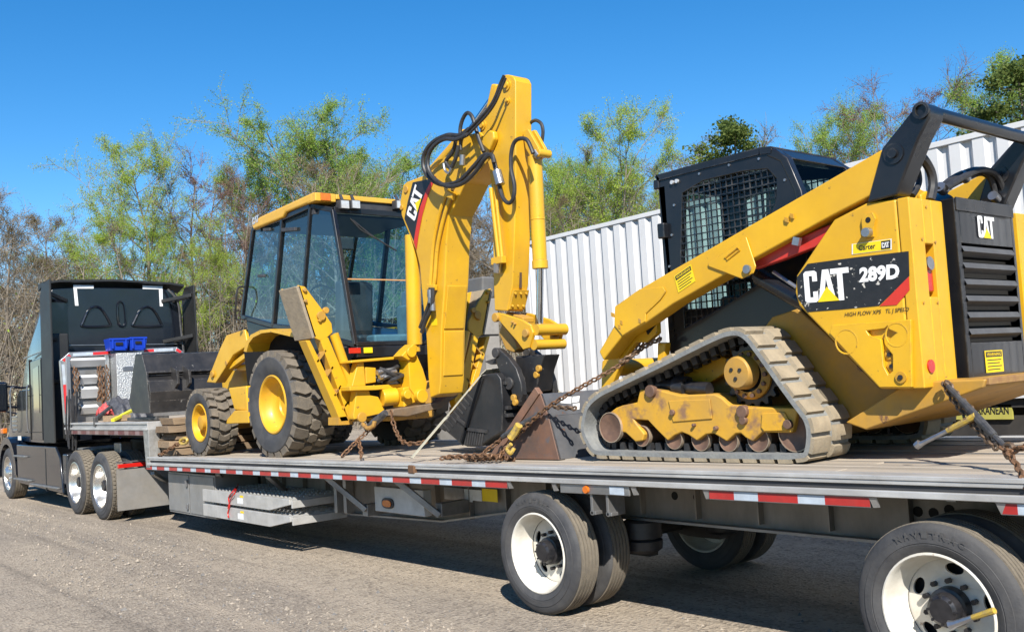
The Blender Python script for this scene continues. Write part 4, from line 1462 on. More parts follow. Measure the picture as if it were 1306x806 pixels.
# things lying on and around the upper deck
def upper_deck_clutter():
    zu = 1.507
    # two blue parts bins on the locker
    for i, (pa, pb, pt, pbm) in enumerate(((136.5, 161.5, 432, 448), (162.5, 184, 430.5, 447))):
        x = 17.45
        y0, zb = PX(pa, pbm, x)
        y1, zt = PX(pb, pt, x)
        zb = 2.705 if i == 0 else 2.70
        q = MB()
        d = .30
        w = y0 - y1
        yc = (y0 + y1) / 2
        def ringp(k, z): return [(x - d * k, yc + w * k, z), (x + d * k, yc + w * k, z), (x + d * k, yc - w * k, z), (x - d * k, yc - w * k, z)]
        o_b, o_t, i_t, i_b = ringp(.42, zb), ringp(.5, zt), ringp(.46, zt), ringp(.40, zb + .02)
        vs = o_b + o_t + i_t + i_b
        fs = [(3, 2, 1, 0)] + [(a * 4 + j, a * 4 + (j + 1) % 4, a * 4 + 4 + (j + 1) % 4, a * 4 + 4 + j) for a in range(3) for j in range(4)] + [(12, 13, 14, 15)]
        q.add(vs, fs)
        for j in (-1, 1):
            q.box(x - d * .5 - .012, x - d * .44, yc + j * w * .33 - .015, yc + j * w * .33 + .015, zb + .03, zt - .005)
        q.box(x - d * .5 - .014, x - d * .47, yc - w * .5, yc + w * .5, zt - .03, zt + .002)
        q.box(x - d * .5 - .008, x - d * .42, yc - w * .18, yc + w * .18, zt - .12, zt - .07, 1)
        o = q.build('parts_bin', [M['blue_bin'], M['hole']], None, bevel=.004)
        tag(o, ['left blue plastic parts bin on the tread plate locker', 'right blue plastic parts bin, slightly raised beside the other'][i], 'bin', 'blue bins on the headboard locker')
    # heap of black tarpaulin
    a = Vector((16.75, -0.36, zu))
    b = Vector((16.75, -0.86, zu))
    r = random.Random(21)
    q = MB()
    nu, nv = 28, 20
    vs = []
    for i in range(nu + 1):
        for j in range(nv + 1):
            u, v = i / nu, j / nv
            c = a.lerp(b, u)
            xx = (v - .5) * .9
            hgt = .34 * (math.sin(math.pi * min(1, max(0, v))) ** .6) * (0.45 + .55 * math.sin(math.pi * (.18 + .75 * u)))
            fold = .045 * math.sin(u * 21 + v * 9) * math.sin(math.pi * v) + .03 * math.sin(u * 11 - v * 17) * math.sin(math.pi * v)
            vs.append((c.x + xx + .03 * math.sin(u * 17), c.y, zu + .01 + max(0, hgt + fold)))
    fs = [(i * (nv + 1) + j, (i + 1) * (nv + 1) + j, (i + 1) * (nv + 1) + j + 1, i * (nv + 1) + j + 1) for i in range(nu) for j in range(nv)]
    q.add(vs, fs)
    tag(q.build('tarpaulin_heap', M['tarp'], None, angle=60), 'crumpled heap of black tarpaulin on the upper deck beside the silver locker', 'tarpaulin')
    q = MB()
    q.bar(PPX(144, 536, 15.6) + Vector((0, 0, .0)), PPX(168.5, 523.5, 15.9), .06, .045)
    tag(q.build('marker_bar', M['bar_yellow'], None, bevel=.006), 'bright yellow bar leaning on the black tarpaulin', 'bar')
    q = MB()
    p0, p1 = PPX(122.5, 534, 16.2), PPX(142, 518.5, 16.4)
    q.bar(p0, p1, .05, .05)
    q.bar(p0 + Vector((0, 0, .03)), p0 + Vector((0, .0, -.12)), .07, .05, up=(1, 0, 0))
    tag(q.build('pry_bar', M['binder_grey'], None, bevel=.01), 'grey metal bar with a cranked end lying on the upper deck', 'bar')
    q = MB()
    q.obox((15.9, -0.25, zu + .05), (.20, .03, 0), (-.02, .13, 0), (0, 0, .048))
    tag(q.build('wood_block', M['timber_pale'], None, bevel=.006), 'short pale wood block lying beside the tarpaulin heap', 'wood block')
    q = MB()
    n = 10
    vs = []
    for i in range(n + 1):
        for j in range(n + 1):
            u, v = i / n - .5, j / n - .5
            vs.append((16.72 + u * .3, -.33 - v * .22, zu + .27 + .05 * math.sin(i * 1.7 + j) - .35 * (abs(u) + abs(v)) * .5 + .02 * math.sin(j * 2.3)))
    q.add(vs, [(i * (n + 1) + j, (i + 1) * (n + 1) + j, (i + 1) * (n + 1) + j + 1, i * (n + 1) + j + 1) for i in range(n) for j in range(n)])
    tag(q.build('rag', M['red_cloth'], None, angle=60), 'red patterned rag on top of the black tarpaulin', 'rag')
    # rubber tie straps hanging at the corner of the headboard
    q = MB()
    r = random.Random(4)
    for i in range(9):
        y = .02 - i * .022
        x = 17.60 - r.uniform(0, .12)
        q.tube([(x, y, 2.05 + r.uniform(-.1, .05)), (x - .03, y + .02, 1.75), (x - .02 + r.uniform(-.05, .05), y + .03, 1.45), (x + r.uniform(-.05, .05), y + r.uniform(0, .07), 1.12 + r.uniform(-.12, .15))], .014, 5, smooth=4)
    tag(q.build('rubber_straps', M['rubber'], None), 'bundle of black rubber tie straps hanging at the left corner of the headboard', 'straps')
    q = MB()
    q.obox((14.9, -.30, zu + .03), (.42, .03, 0), (-.004, .06, 0), (0, 0, .026))
    q.obox((14.36, -.35, zu + .035), (.10, .02, 0), (-.004, .10, 0), (0, 0, .03))
    tag(q.build('winch_bar', M['binder_grey'], None, bevel=.01), 'grey steel winch bar lying at the edge of the upper deck', 'bar')
upper_deck_clutter()
# ---------------------------------------------------------------- compact tracked loader
from mathutils.geometry import tessellate_polygon

def plate_holes(mb, outer, holes, y0, y1, m=0, mh=None):
    loops = [[Vector((a, 0, b)) for a, b in outer]] + [[Vector((a, 0, b)) for a, b in h] for h in holes]
    flat = [p for lp in loops for p in lp]
    tri = tessellate_polygon(loops)
    n = len(flat)
    vs = [(p.x, y0, p.z) for p in flat] + [(p.x, y1, p.z) for p in flat]
    fs = [tuple(t) for t in tri] + [tuple(i + n for i in reversed(t)) for t in tri]
    mb.add(vs, fs, m)
    o = 0
    base = len(mb.v) - 2 * n
    for lp in loops:
        k = len(lp)
        for i in range(k):
            a, b = o + i, o + (i + 1) % k
            mb.f.append([base + a, base + b, base + b + n, base + a + n])
            mb.mi.append(m)
        o += k

def resample(loop, n):
    pts = [Vector((a, b)) for a, b in loop]
    acc = [0.0]
    for i in range(len(pts)):
        acc.append(acc[-1] + (pts[(i + 1) % len(pts)] - pts[i]).length)
    out = []
    for k in range(n):
        s = acc[-1] * k / n
        for i in range(len(pts)):
            if s <= acc[i + 1]:
                t = (s - acc[i]) / max(1e-9, acc[i + 1] - acc[i])
                out.append(pts[i].lerp(pts[(i + 1) % len(pts)], t))
                break
    return out, acc[-1]

def offset_loop(pts, d):
    n = len(pts)
    cx = sum(p.x for p in pts) / n
    cy = sum(p.y for p in pts) / n
    out = []
    for i in range(n):
        t = (pts[(i + 1) % n] - pts[i - 1]).normalized()
        nn = Vector((t.y, -t.x))
        if nn.dot(pts[i] - Vector((cx, cy))) < 0:
            nn = -nn
        out.append(pts[i] + nn * d)
    return out

def emblem(mb, o, ux, uz, w, h, mw, my, depth=.003, tri=True):
    """three bold block capitals C A T with a yellow triangle at the foot of the A"""
    def f(p, m, d): mb.flat([(a * w, b * h) for a, b in p], o, ux, uz, m, d)
    f([(.05, .0), (.25, .0), (.30, .06), (.30, .34), (.19, .34), (.19, .16), (.12, .16), (.12, .84), (.19, .84), (.19, .66), (.30, .66), (.30, .94), (.25, 1), (.05, 1), (0, .94), (0, .06)], mw, depth)
    f([(.30, 0), (.425, 1), (.565, 1), (.69, 0), (.575, 0), (.495, .72), (.415, 0)], mw, depth + .0004)
    f([(.60, 1), (1, 1), (1, .83), (.86, .83), (.86, 0), (.74, 0), (.74, .83), (.60, .83)], mw, depth + .0008)
    if tri:
        f([(.28, 0), (.50, .46), (.76, 0)], my, depth + .0016)

def wire_screen(mb, poly, Y, sx, sz, r, m=0):
    xs = [p[0] for p in poly]
    zs = [p[1] for p in poly]
    def cross(axis, v):
        out = []
        n = len(poly)
        for i in range(n):
            a, b = poly[i], poly[(i + 1) % n]
            if (a[axis] - v) * (b[axis] - v) < 0:
                t = (v - a[axis]) / (b[axis] - a[axis])
                out.append(a[1 - axis] + t * (b[1 - axis] - a[1 - axis]))
        return sorted(out)
    v = min(xs) + sx * .5
    while v < max(xs):
        c = cross(0, v)
        for i in range(0, len(c) - 1, 2):
            mb.box(v - r, v + r, Y - r, Y + r, c[i], c[i + 1], m)
        v += sx
    v = min(zs) + sz * .5
    while v < max(zs):
        c = cross(1, v)
        for i in range(0, len(c) - 1, 2):
            mb.box(c[i], c[i + 1], Y + r * .6, Y + r * 2.4, v - r, v + r, m)
        v += sz

def make_track_loader():
    yo, wt = -0.47, 0.45
    sh = -1.47
    yc = -1.43
    T = thing('track_loader', (4.3, yc, zd(4.3)), 'yellow compact loader on dusty rubber tracks with a black wire-mesh cab', 'track loader')
    # ---- track belts
    px = [(738, 547), (739.5, 532), (745, 514), (759, 499.5), (780, 488), (839.5, 459), (880, 438.5), (911, 423.5), (929, 417.5), (944, 418), (957, 427), (968, 441), (980, 457.6),
          (1000, 486), (1018.6, 511.4), (1033.5, 532), (1038.5, 556), (1032, 575), (1014, 589.5), (998, 592), (930, 590.5), (850, 587), (785, 583), (756, 575.5), (742.5, 563)]
    loop = []
    for a, b in px:
        x, z = P(a, b, yo)
        if z < zd(x) + .09:
            z = zd(x) + .006 + max(0, z - zd(x)) * .38
        loop.append((x, z))
    lp, per = resample([(p.x, p.y) for p in catmull([Vector((a, b, 0)) for a, b in loop], 6, True)], 168)
    top = offset_loop(lp, -0.0)
    base = offset_loop(lp, -0.026)
    inner = offset_loop(lp, -0.058)
    def make_track(y0, y1):
        q = MB()
        q.ring_sweep([(p.x, p.y) for p in base], [(p.x, p.y) for p in inner], y0, y1, 1)
        n = len(lp)
        nl = 37
        for k in range(nl):
            for col, (a, b) in enumerate(((.0, .46), (.54, 1.0))):
                i0 = (k + (.5 if col else 0)) * n / nl
                i1 = i0 + n / nl * .80
                m_ = 4
                ya, yb = y0 + (y1 - y0) * a, y0 + (y1 - y0) * b
                vs = []
                def at(loop_, s):
                    j = int(s) % n
                    return loop_[j].lerp(loop_[(j + 1) % n], s - int(s))
                for j in range(m_ + 1):
                    s = i0 + (i1 - i0) * j / m_
                    tp, bs = at(top, s), at(base, s)
                    sl = .10 if j in (0, m_) else 0
                    tp = tp.lerp(at(top, (i0 + i1) / 2), sl)
                    dy = (yb - ya) * .04
                    vs += [(bs.x, ya, bs.y), (bs.x, yb, bs.y), (tp.x, yb - dy, tp.y), (tp.x, ya + dy * (0 if col == 0 else 1), tp.y)]
                fs = []
                for j in range(m_):
                    for e in range(4):
                        fs.append((j * 4 + e, j * 4 + (e + 1) % 4, j * 4 + 4 + (e + 1) % 4, j * 4 + 4 + e))
                fs += [(3, 2, 1, 0), (m_ * 4, m_ * 4 + 1, m_ * 4 + 2, m_ * 4 + 3)]
                q.add(vs, fs, 0)
        tr = q.build('rubber_track', [M['track_rubber'], M['track_side']], T, angle=32)
        g = MB()
        inn2 = offset_loop(lp, -0.115)
        for k in range(56):
            i = int(k * n / 56)
            t = (lp[(i + 1) % n] - lp[i - 1]).normalized()
            c = (inner[i] + inn2[i]) / 2
            nn = (inn2[i] - inner[i]) / 2
            for f in (.36, .62):
                g.obox((c.x, y0 + (y1 - y0) * f, c.y), (t.x * .024, 0, t.y * .024), (0, .022, 0), (nn.x, 0, nn.y))
        tag(g.build('guide_lugs', M['rubber'], tr), None, None, kind='stuff')
        return tr
    make_track(yo, yo - wt)
    make_track(yo + sh, yo + sh - wt)
    # ---- undercarriage of both sides
    fr = [(769, 532), (785, 520), (793, 517), (812, 513), (815.5, 497), (833.5, 495), (851, 500), (868, 504), (911, 502.5), (920, 507), (929, 516), (947, 519), (1014, 520), (1017, 526), (1009.6, 552), (972, 551.5),
          (966, 556), (959, 563), (950, 558), (944, 552.5), (938, 553), (926, 563), (915, 556), (909, 552.5), (900, 554), (888, 562), (878, 555), (869, 551), (860, 555), (851, 562), (838, 549), (826, 536), (808, 535), (811, 540), (821.5, 553), (819, 562), (810, 563.5), (797.6, 552), (771, 548)]
    yf = yo - .09
    for s in (0, sh):
        def pp(pts, y): return Ps(pts, y)
        q = MB()
        q.prism(pp(fr, yf), yf + s, yf + s - .26)
        t_ = q.build('roller_frame', M['yellow_worn'], T, bevel=.012)
        q = MB()
        q.prism(pp([(971, 527), (1000, 525.5), (1008, 541), (1003, 549), (974, 550), (970, 545)], yf + .012), yf + s + .012, yf + s + .001)
        q.prism(pp([(852, 511), (905, 509), (908, 534), (858, 538)], yf + .01), yf + s + .010, yf + s + .001)
        q.build('side_plate', M['yellow_worn'], t_, bevel=.006)
        q = MB()
        for (a, b, r_) in ((829, 499, .048), (946, 525, .045), (1004, 541, .032), (947, 536, .03), (857, 526, .022), (912, 546, .016), (884, 542, .012)):
            x, z = P(a, b, yf + .02)
            q.cyl((x, yf + s + .03, z), (x, yf + s - .02, z), r_, n=12)
        q.build('bolt', M['roller'], t_, bevel=.006)
        q = MB()
        x, z = P(872, 494, yf - .1)
        q.cyl((x - .22, yf + s - .12, z - .02), (x + .28, yf + s - .12, z + .03), .05, n=14)
        q.cyl((x - .02, yf + s - .12, z), (x + .08, yf + s - .12, z + .01), .08, n=14)
        q.build('tension_cylinder', M['hub'], T)
        # rollers and idlers
        for (a, b, r_) in ((778, 545, .118), (813, 556.5, .080), (853.8, 560, .078), (887.8, 561.5, .080), (923.6, 563, .080), (961.5, 564, .086), (1008, 555, .125)):
            x, z = P(a, b, yo - .07)
            z = max(z, zd(x) + .068 + r_)
            w = MB()
            w.lathe((x, yo + s - (.07 if a < 800 else .115), z), (0, -1, 0), [(.02, .001), (.018, r_ * .5), (.012, r_ * .62), (.006, r_ * .93), (.0, r_ * .95), (0, r_), (.035, r_), (.05, r_ * .78), (.20, r_ * .78), (.22, r_), (.26, r_), (.27, .001)], 26,
                    mats=[0, 0, 0, 0, 1, 1, 0, 0, 0, 0, 0])
            w.build('roller', [M['roller'], M['roller_rim']], T, fix=False)
        # sprocket and final drive
        x, z = P(949, 478.5, yo - .12)
        q = MB()
        ring = []
        for k in range(17 * 4):
            r_ = .235 if (k % 4) in (1, 2) else .200
            t = 6.28318 * k / (17 * 4)
            ring.append((x + math.cos(t) * r_, z + math.sin(t) * r_))
        q.prism(ring, yo + s - .20, yo + s - .25)
        q.build('sprocket', M['hub'], T, bevel=.006)
        q = MB()
        q.lathe((x, yo + s - .30, z), (0, 1, 0), [(0, .172), (.12, .17), (.14, .15), (.15, .118)], 34)
        q.lathe((x + .02, yo + s - .155, z + .02), (0, 1, 0), [(0, .12), (.085, .112), (.10, .10), (.104, .001)], 30)
        fd = q.build('final_drive', M['yellow_dirty'], T)
        for k in range(14):
            t = 6.283 * k / 14
            MB().cyl((x + math.cos(t) * .145, yo + s - .16, z + math.sin(t) * .145), (x + math.cos(t) * .145, yo + s - .14, z + math.sin(t) * .145), .016, n=6).build('bolt', M['roller'], fd)
        q = MB()
        for k in range(3):
            t = .6 + 2.09 * k
            q.cyl((x + .02 + math.cos(t) * .04, yo + s - .055, z + .02 + math.sin(t) * .04), (x + .02 + math.cos(t) * .04, yo + s - .045, z + .02 + math.sin(t) * .04), .014, n=8)
        q.build('cap_bolts', M['hub'], fd)
        q = MB()
        q.prism(Ps([(840, 490), (917, 453), (925, 456), (926, 475), (905, 488), (850, 492)], yo - .36), yo + s - .36, yo + s - .42)
        q.build('track_frame_arm', M['yellow'], T, bevel=.01)
    # ---- chassis tub between the tracks and rear guard
    q = MB()
    tub = Ps([(775, 512), (840, 478), (911, 446), (972, 420), (984, 404), (1017, 393), (1060, 432), (1122, 494), (1186, 497), (1124, 545), (1082, 541), (1040, 560), (800, 560)], -.94)
    q.prism(tub, -.94, -1.92)
    q.build('chassis', M['yellow_dirty'], T, bevel=.015)
    xr0, z0 = P(1186, 497, -.80)
    xr = 2.50
    zr = PX(1250, 484, xr)[1]
    xb, zb = P(1125, 545, -.94)
    q = MB()
    q.prism([(xr, zr), (xr + .02, zr - .05), (xb - .02, zb + .004), (xb + .12, zb + .05), (3.0, zr - .02), (2.86, zr)], -.70, -2.1)
    q.build('belly_guard', M['yellow_dirty'], T, bevel=.012)
    MB().box(xr - .012, xr + .03, -.72, -2.1, zr - .035, zr + .006).build('guard_edge', M['rust_plain'], T, bevel=.006)
    # ---- rear towers
    yt = -0.60
    tow = [(1162, 250), (1106, 258), (1063, 280), (1015, 351), (1013, 373), (1018, 390), (1121, 496), (1163, 496)]
    for k, s in enumerate((0, -1.50)):
        poly = Ps(tow, yt)
        xr_ = sum(p[0] for p in (poly[0], poly[-1])) / 2
        poly[0] = (xr_ + .05, poly[0][1])
        poly[-1] = (xr_ + .05, poly[-1][1])
        q = MB()
        q.prism(poly, yt + s, yt + s - .42)
        b = q.build('tower', M['yellow'], T, bevel=.018, seg=3)
        # rear face plate with the lamp opening
        ya, za = PX(1174, 312, xr_)
        yb, zb_ = PX(1191, 379, xr_)
        zt, zl = poly[0][1], poly[-1][1]
        q = MB()
        x0, x1 = xr_ - .03, xr_ + .048
        y0, y1 = yt + s - .0, yt + s - .42
        q.box(x0, x1, ya + s, y0, zl, zt)
        q.box(x0, x1, y1, yb + s, zl, zt)
        q.box(x0, x1, yb + s + .001, ya + s - .001, za, zt)
        q.box(x0, x1, yb + s + .001, ya + s - .001, zl, zb_)
        q.build('rear_plate', M['yellow'], b, bevel=.010)
        q = MB()
        q.cyl((xr_ + .045, ya + s - .05, za - .12), (xr_ - .028, ya + s - .048, za - .115), .034, .042, 18)
        q.build('work_lamp', M['steel'], b)
        MB().box(xr_ - .01, xr_ + .04, ya + s - .105, ya + s - .015, zb_ + .03, zb_ + .24).build('tail_lamp', M['lens_red'], b, bevel=.012)
        yy, zz = PX(1186, 467, xr_ - .03)
        MB().cyl((xr_ - .03, yy + s, zz), (xr_ - .04, yy + s, zz), .04, n=20).build('round_reflector', M['lens_red'], b)
        q = MB()
        for (a, c) in ((1175, 305), (1192, 309), (1177, 386), (1195, 386), (1180, 264)):
            yy, zz = PX(a, c, xr_ - .03)
            q.cyl((xr_ - .03, yy + s, zz), (xr_ - .037, yy + s, zz), .009, n=8)
        q.build('bolt', M['yellow_dirty'], b)
        if s == 0:
            TWR, XR = b, xr_
    # ---- service panel on the near tower with its cut-out
    q = MB()
    outer = Ps([(1061, 414.5), (1161, 407.5), (1162.5, 494), (1121, 494), (1057, 425)], yt + .03)
    hole = Ps([(1104.5, 422), (1128, 419), (1131, 416), (1133, 420), (1143, 424.5), (1135, 431), (1129, 442), (1138, 453), (1138, 473), (1132, 478), (1126, 467), (1124.5, 445), (1123, 433), (1108, 428)], yt + .03)
    plate_holes(q, outer, [hole], yt + .03, yt + .0015)
    pn = q.build('service_panel', M['yellow'], TWR, bevel=.006)
    q = MB()
    for (a, c, r_) in ((1079, 436, .075), (1143, 427, .07)):
        x, z = P(a, c, yt + .03)
        q.tube([(x + math.cos(t) * r_, yt + .027, z + math.sin(t) * r_) for t in [i * 6.283 / 24 for i in range(24)]], .0055, 6, closed=True)
    q.build('stamped_ring', M['yellow'], pn)
    q = MB()
    for (a, c, r_) in ((1149.5, 481, .035), (1132, 452, .03), (1135, 467, .03)):
        x, z = P(a, c, yt + .03)
        q.cyl((x, yt + .004, z), (x, yt + .042 if r_ > .032 else yt + .012, z), r_, n=14)
        q.cyl((x, yt + .012, z), (x, yt + .05 if r_ > .032 else yt + .02, z), r_ * .45, n=8, m=1)
    q.build('bolt', [M['yellow_dirty'], M['hub']], pn)
    # ---- markings on the near tower
    yd = yt + .002
    q = MB()
    q.extr([Vector((a, yd, b)) for a, b in Ps([(1029.8, 336.6), (1090, 328.5), (1158.5, 320.5), (1159.5, 352), (1121, 390), (1075, 394.5), (1029.5, 398), (1017.5, 380), (1016, 354)], yd)], (0, .001, 0))
    q.build('name_decal', M['decal_black'], TWR, fix=True)
    q = MB()
    q.extr([Vector((a, yd, b)) for a, b in Ps([(1159, 352.5), (1159.8, 370), (1143.5, 389), (1121.5, 390.5)], yd)], (0, .0015, 0))
    q.build('red_stripe', M['decal_red'], TWR)
    def plane_text(mb, s, bl, tl, br, m, d, **kw):
        """lettering between pixel corners, on the tower side"""
        A, B, C_ = PP(*bl, yd), PP(*tl, yd), PP(*br, yd)
        mb.text(s, A, C_ - A, B - A, (C_ - A).length, (B - A).length, m, d, **kw)
    q = MB()
    A, B, C_ = PP(1027.5, 386.5, yd), PP(1028, 346.5, yd), PP(1085.5, 382, yd)
    emblem(q, A, C_ - A, Vector((0, 0, 1)), (C_ - A).length, (B - A).length, 0, 1, .0035)
    q.build('lettering', [M['decal_white'], M['decal_yellow']], TWR, fix=False)
    q = MB()
    plane_text(q, '289D', (1096, 361), (1096, 341.5), (1147, 356), 0, .0035, bold=.05)
    q.build('lettering', [M['decal_white'], M['decal_yellow']], TWR, fix=False)
    q = MB()
    plane_text(q, 'HIGH FLOW XPS   TL J SPEED', (1077, 405.5), (1077, 399), (1159, 398.5), 0, .0015, shear=.15, bold=.008)
    q.build('lettering', M['decal_clean'], TWR, fix=False)
    q = MB()
    a = [PP(*p, yd) for p in ((1086, 325), (1137, 318.5), (1137, 304.5), (1086, 311.5))]
    q.add([p + Vector((0, .0005, 0)) for p in a], [(0, 1, 2, 3)], 0)
    c = sum(a, Vector()) / 4
    q.add([c + (p - c) * .93 + Vector((0, .0015, 0)) for p in a], [(0, 1, 2, 3)], 1)
    a = [PP(*p, yd) for p in ((1123.5, 318.5), (1135.5, 317), (1135.5, 306.3), (1123.5, 308))]
    q.add([p + Vector((0, .0025, 0)) for p in a], [(0, 1, 2, 3)], 2)
    plane_text(q, 'Carter', (1095, 320), (1095, 313.2), (1116.5, 317), 2, .003, bold=.015)
    A, B, C_ = PP(1124.8, 316.5, yd), PP(1124.8, 309.8, yd), PP(1134.5, 315.2, yd)
    emblem(q, A, C_ - A, Vector((0, 0, 1)), (C_ - A).length, (B - A).length, 0, 1, .0036, tri=False)
    q.build('dealer_label', [M['sticker_white'], M['decal_yellow'], M['decal_clean']], TWR, fix=False)
    # lifting eye
    q = MB()
    x, z = P(1109, 281, yt)
    x2, z2 = P(1109, 297, yt)
    q.prism([(x + .045, z), (x + .03, z + .04), (x - .03, z + .04), (x - .045, z), (x2 - .035, z2 + .02), (x2 - .03, z2 - .03), (x2 + .03, z2 - .03), (x2 + .035, z2 + .02)], yt + .02, yt + .001)
    q.cyl((x, yt + .021, z), (x, yt + .022, z), .018, n=12, m=1)
    q.cyl((x2, yt + .02, z2), (x2, yt + .055, z2), .032, .028, n=12, m=2)
    q.build('lifting_eye', [M['yellow'], M['hole'], M['steel']], TWR, bevel=.004)
    # ---- rear door with louvres
    xd = XR - .075
    yA, yB = PX(1222, 320, xd)[0], PX(1294.5, 320, xd)[0]
    yA0, yB0 = PX(1205.5, 300, XR)[0], PX(1297, 300, XR)[0]
    zt = PX(1250, 257.5, xd)[1]
    zl = PX(1250, 484, xd)[1] + .01
    zg1, zg0 = PX(1258, 313, xd)[1], PX(1258, 436, xd)[1]
    D = MB()
    cross = [(XR + .02, yA0), (xd, yA), (xd, yA - .05), (XR + .02, yA0 - .10)]
    D.prismz(cross, zl, zt)
    D.prismz([(XR + .02, yB0), (XR + .02, yB0 + .06), (xd, yB + .035), (xd, yB)], zl, zt)
    D.prismz([(XR + .02, yA0 - .10), (xd, yA - .05), (xd, yB + .035), (XR + .02, yB0 + .06)], zg1, zt)
    D.prismz([(XR + .02, yA0 - .10), (xd, yA - .05), (xd, yB + .035), (XR + .02, yB0 + .06)], zl, zg0)
    door = D.build('rear_door', M['black_paint'], T, bevel=.006)
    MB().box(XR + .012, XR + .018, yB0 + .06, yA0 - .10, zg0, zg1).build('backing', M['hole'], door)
    for k in range(6):
        z = zg1 - (zg1 - zg0) * (k + .16) / 6
        h = (zg1 - zg0) / 6 * .62
        q = MB()
        q.add([(xd + .005, yA - .05, z), (xd + .005, yB + .035, z), (xd - .012, yB + .035, z - h * .55), (xd - .012, yA - .05, z - h * .55), (xd + .03, yA - .05, z - h), (xd + .03, yB + .035, z - h)],
              [(0, 1, 2, 3), (3, 2, 5, 4), (4, 5, 1, 0)])
        q.build('louvre', M['louvre'], door, angle=50)
    q = MB()
    q.box(xd - .012, xd - .001, yB + .004, yA - .004, PX(1250, 273, xd)[1], zt + .004)
    q.build('top_band', M['black_paint'], door, bevel=.004)
    q = MB()
    A = PPX(1247.5, 303, xd - .003)
    B = PPX(1268.5, 304.5, xd - .003)
    emblem(q, A, Vector((0, -1, 0)), Vector((0, 0, 1)), (B - A).length, (PPX(1247.5, 276, xd - .003) - A).length, 0, 1, .003)
    q.build('lettering', [M['decal_white'], M['decal_yellow']], door, fix=False)
    q = MB()
    a, b = PPX(1257, 475.5, xd), PPX(1277, 446, xd)
    warning(q, (xd - .002, a.y, a.z), Vector((0, -1, 0)), a.y - b.y, b.z - a.z)
    q.build('warning_label', [M['decal_yellow'], M['decal_clean']], door, fix=False)
    # ---- engine housing between door and cab
    q = MB()
    q.box(XR + .03, 3.95, -1.85, -1.03, 1.5, 2.66)
    q.build('engine_housing', M['black_paint'], T, bevel=.02)
    q = MB()
    a = PX(1187, 245, XR + .06)
    q.prismx([(yt - .30, 2.70), (yt - .30, 2.80), (yt - .38, 2.83), (yt - .46, 2.80), (yt - .47, 2.68)], XR + .04, XR + .07)
    b_ = PX(1288, 266, XR + .03)
    q.prismx([(b_[0] + .08, 2.6), (b_[0] + .08, 2.76), (b_[0] - .01, 2.72), (b_[0] - .02, 2.6)], XR + .005, XR + .03)
    q.prismx([(-1.25, 2.66), (-1.25, 2.84), (-1.45, 2.96), (-1.75, 2.9), (-1.80, 2.66)], XR + .35, XR + .40)
    q.build('cover_plate', M['yellow'], T, bevel=.012)
    MB().cyl((XR + .25, -1.28, 2.70), (XR + .25, -1.62, 2.80), .11, n=20).build('air_cleaner', M['black_paint'], T, bevel=.02)
    # ---- lift arms
    ya = yt
    armp = [(1120, 193), (822.6, 364.5), (812, 369), (783.6, 390.5), (782.4, 416), (763.5, 448.5), (769, 459.7), (793.6, 429.5), (823.8, 412), (900, 363), (902, 350), (1058, 276), (1112, 246)]
    # keep the arm a clean bar behind the bracket plates
    armp = [(1126, 189.5), (822.6, 364.5), (783.6, 390.5), (782.4, 416), (763.5, 448.5), (769, 459.7), (793.6, 429.5), (823.8, 412), (858, 388), (925, 350), (1058, 277), (1118, 246)]
    for k, s in enumerate((0, -1.44)):
        q = MB()
        q.prism(Ps(armp, ya), ya + s, ya + s - .17)
        arm = q.build('lift_arm', M['yellow'], T, bevel=.014, seg=3)
        q = MB()
        q.prism(Ps([(902, 336), (951, 302), (960, 329), (963.5, 340), (960, 348.5), (945.5, 356), (903, 340)], ya + .015), ya + s + .015, ya + s + .002)
        bp = q.build('bracket_plate', M['yellow'], arm, bevel=.008)
        x, z = P(953, 343.5, ya + .02)
        MB().cyl((x, ya + s + .012, z), (x, ya + s + .035, z), .030, n=16).build('pin', M['steel'], bp)
        q = MB()
        sl = [PP(*p, ya + .02) for p in ((924, 329), (940, 316.5), (943, 319), (927, 331.5))]
        q.tube([(p.x, ya + s + .017, p.z) for p in sl], .008, 6, closed=True)
        q.build('slot_edge', M['yellow'], bp)
        q = MB()
        q.prism(Ps([(784, 391), (815, 369), (845, 366), (849, 372), (842, 382), (823, 400), (822.5, 410), (793.6, 428), (783, 415)], ya + .012), ya + s + .012, ya + s + .002)
        fp = q.build('front_plate', M['yellow'], arm, bevel=.006)
        q = MB()
        for a, b in ((782.5, 402), (794, 411.5), (791.5, 417), (817.5, 409.5), (1004, 281), (1011, 276)):
            x, z = P(a, b, ya)
            q.prism([(x - .012, z - .018), (x + .012, z - .008), (x + .012, z + .022), (x - .012, z + .012)], ya + s + .016, ya + s + .001)
        q.build('bolt', M['yellow_dirty'], arm)
        # inner drop leg and pivot lug at the front
        q = MB()
        q.prism(Ps([(769, 461), (795, 431), (838, 403.5), (839, 425), (826, 437), (812, 437), (796, 457), (778, 500), (768, 500)], ya - .19), ya + s - .175, ya + s - .235)
        q.prism(Ps([(833, 437), (843, 437), (840, 470), (832, 470)], ya - .2), ya + s - .25, ya + s - .32)
        dl = q.build('drop_leg', M['yellow'], arm, bevel=.01)
        q = MB()
        q.prism(Ps([(823, 420), (831, 411), (836, 415), (826, 427)], ya - .17), ya + s - .168, ya + s - .174)
        q.build('slot', M['hole'], dl)
        # red strut and lift cylinder
        q = MB()
        q.prism(Ps([(959, 331), (1062, 286), (1066, 300), (1042, 316), (1000, 332), (964, 344)], ya - .10), ya + s - .07, ya + s - .13)
        q.build('red_strut', M['red_paint'], T, bevel=.01)
        p0, p1 = PP(968, 353, ya - .2), PP(1030, 388, ya - .2)
        off = Vector((0, s, 0))
        q = MB()
        q.cyl(p0 + off, p1 + off, .062, n=20)
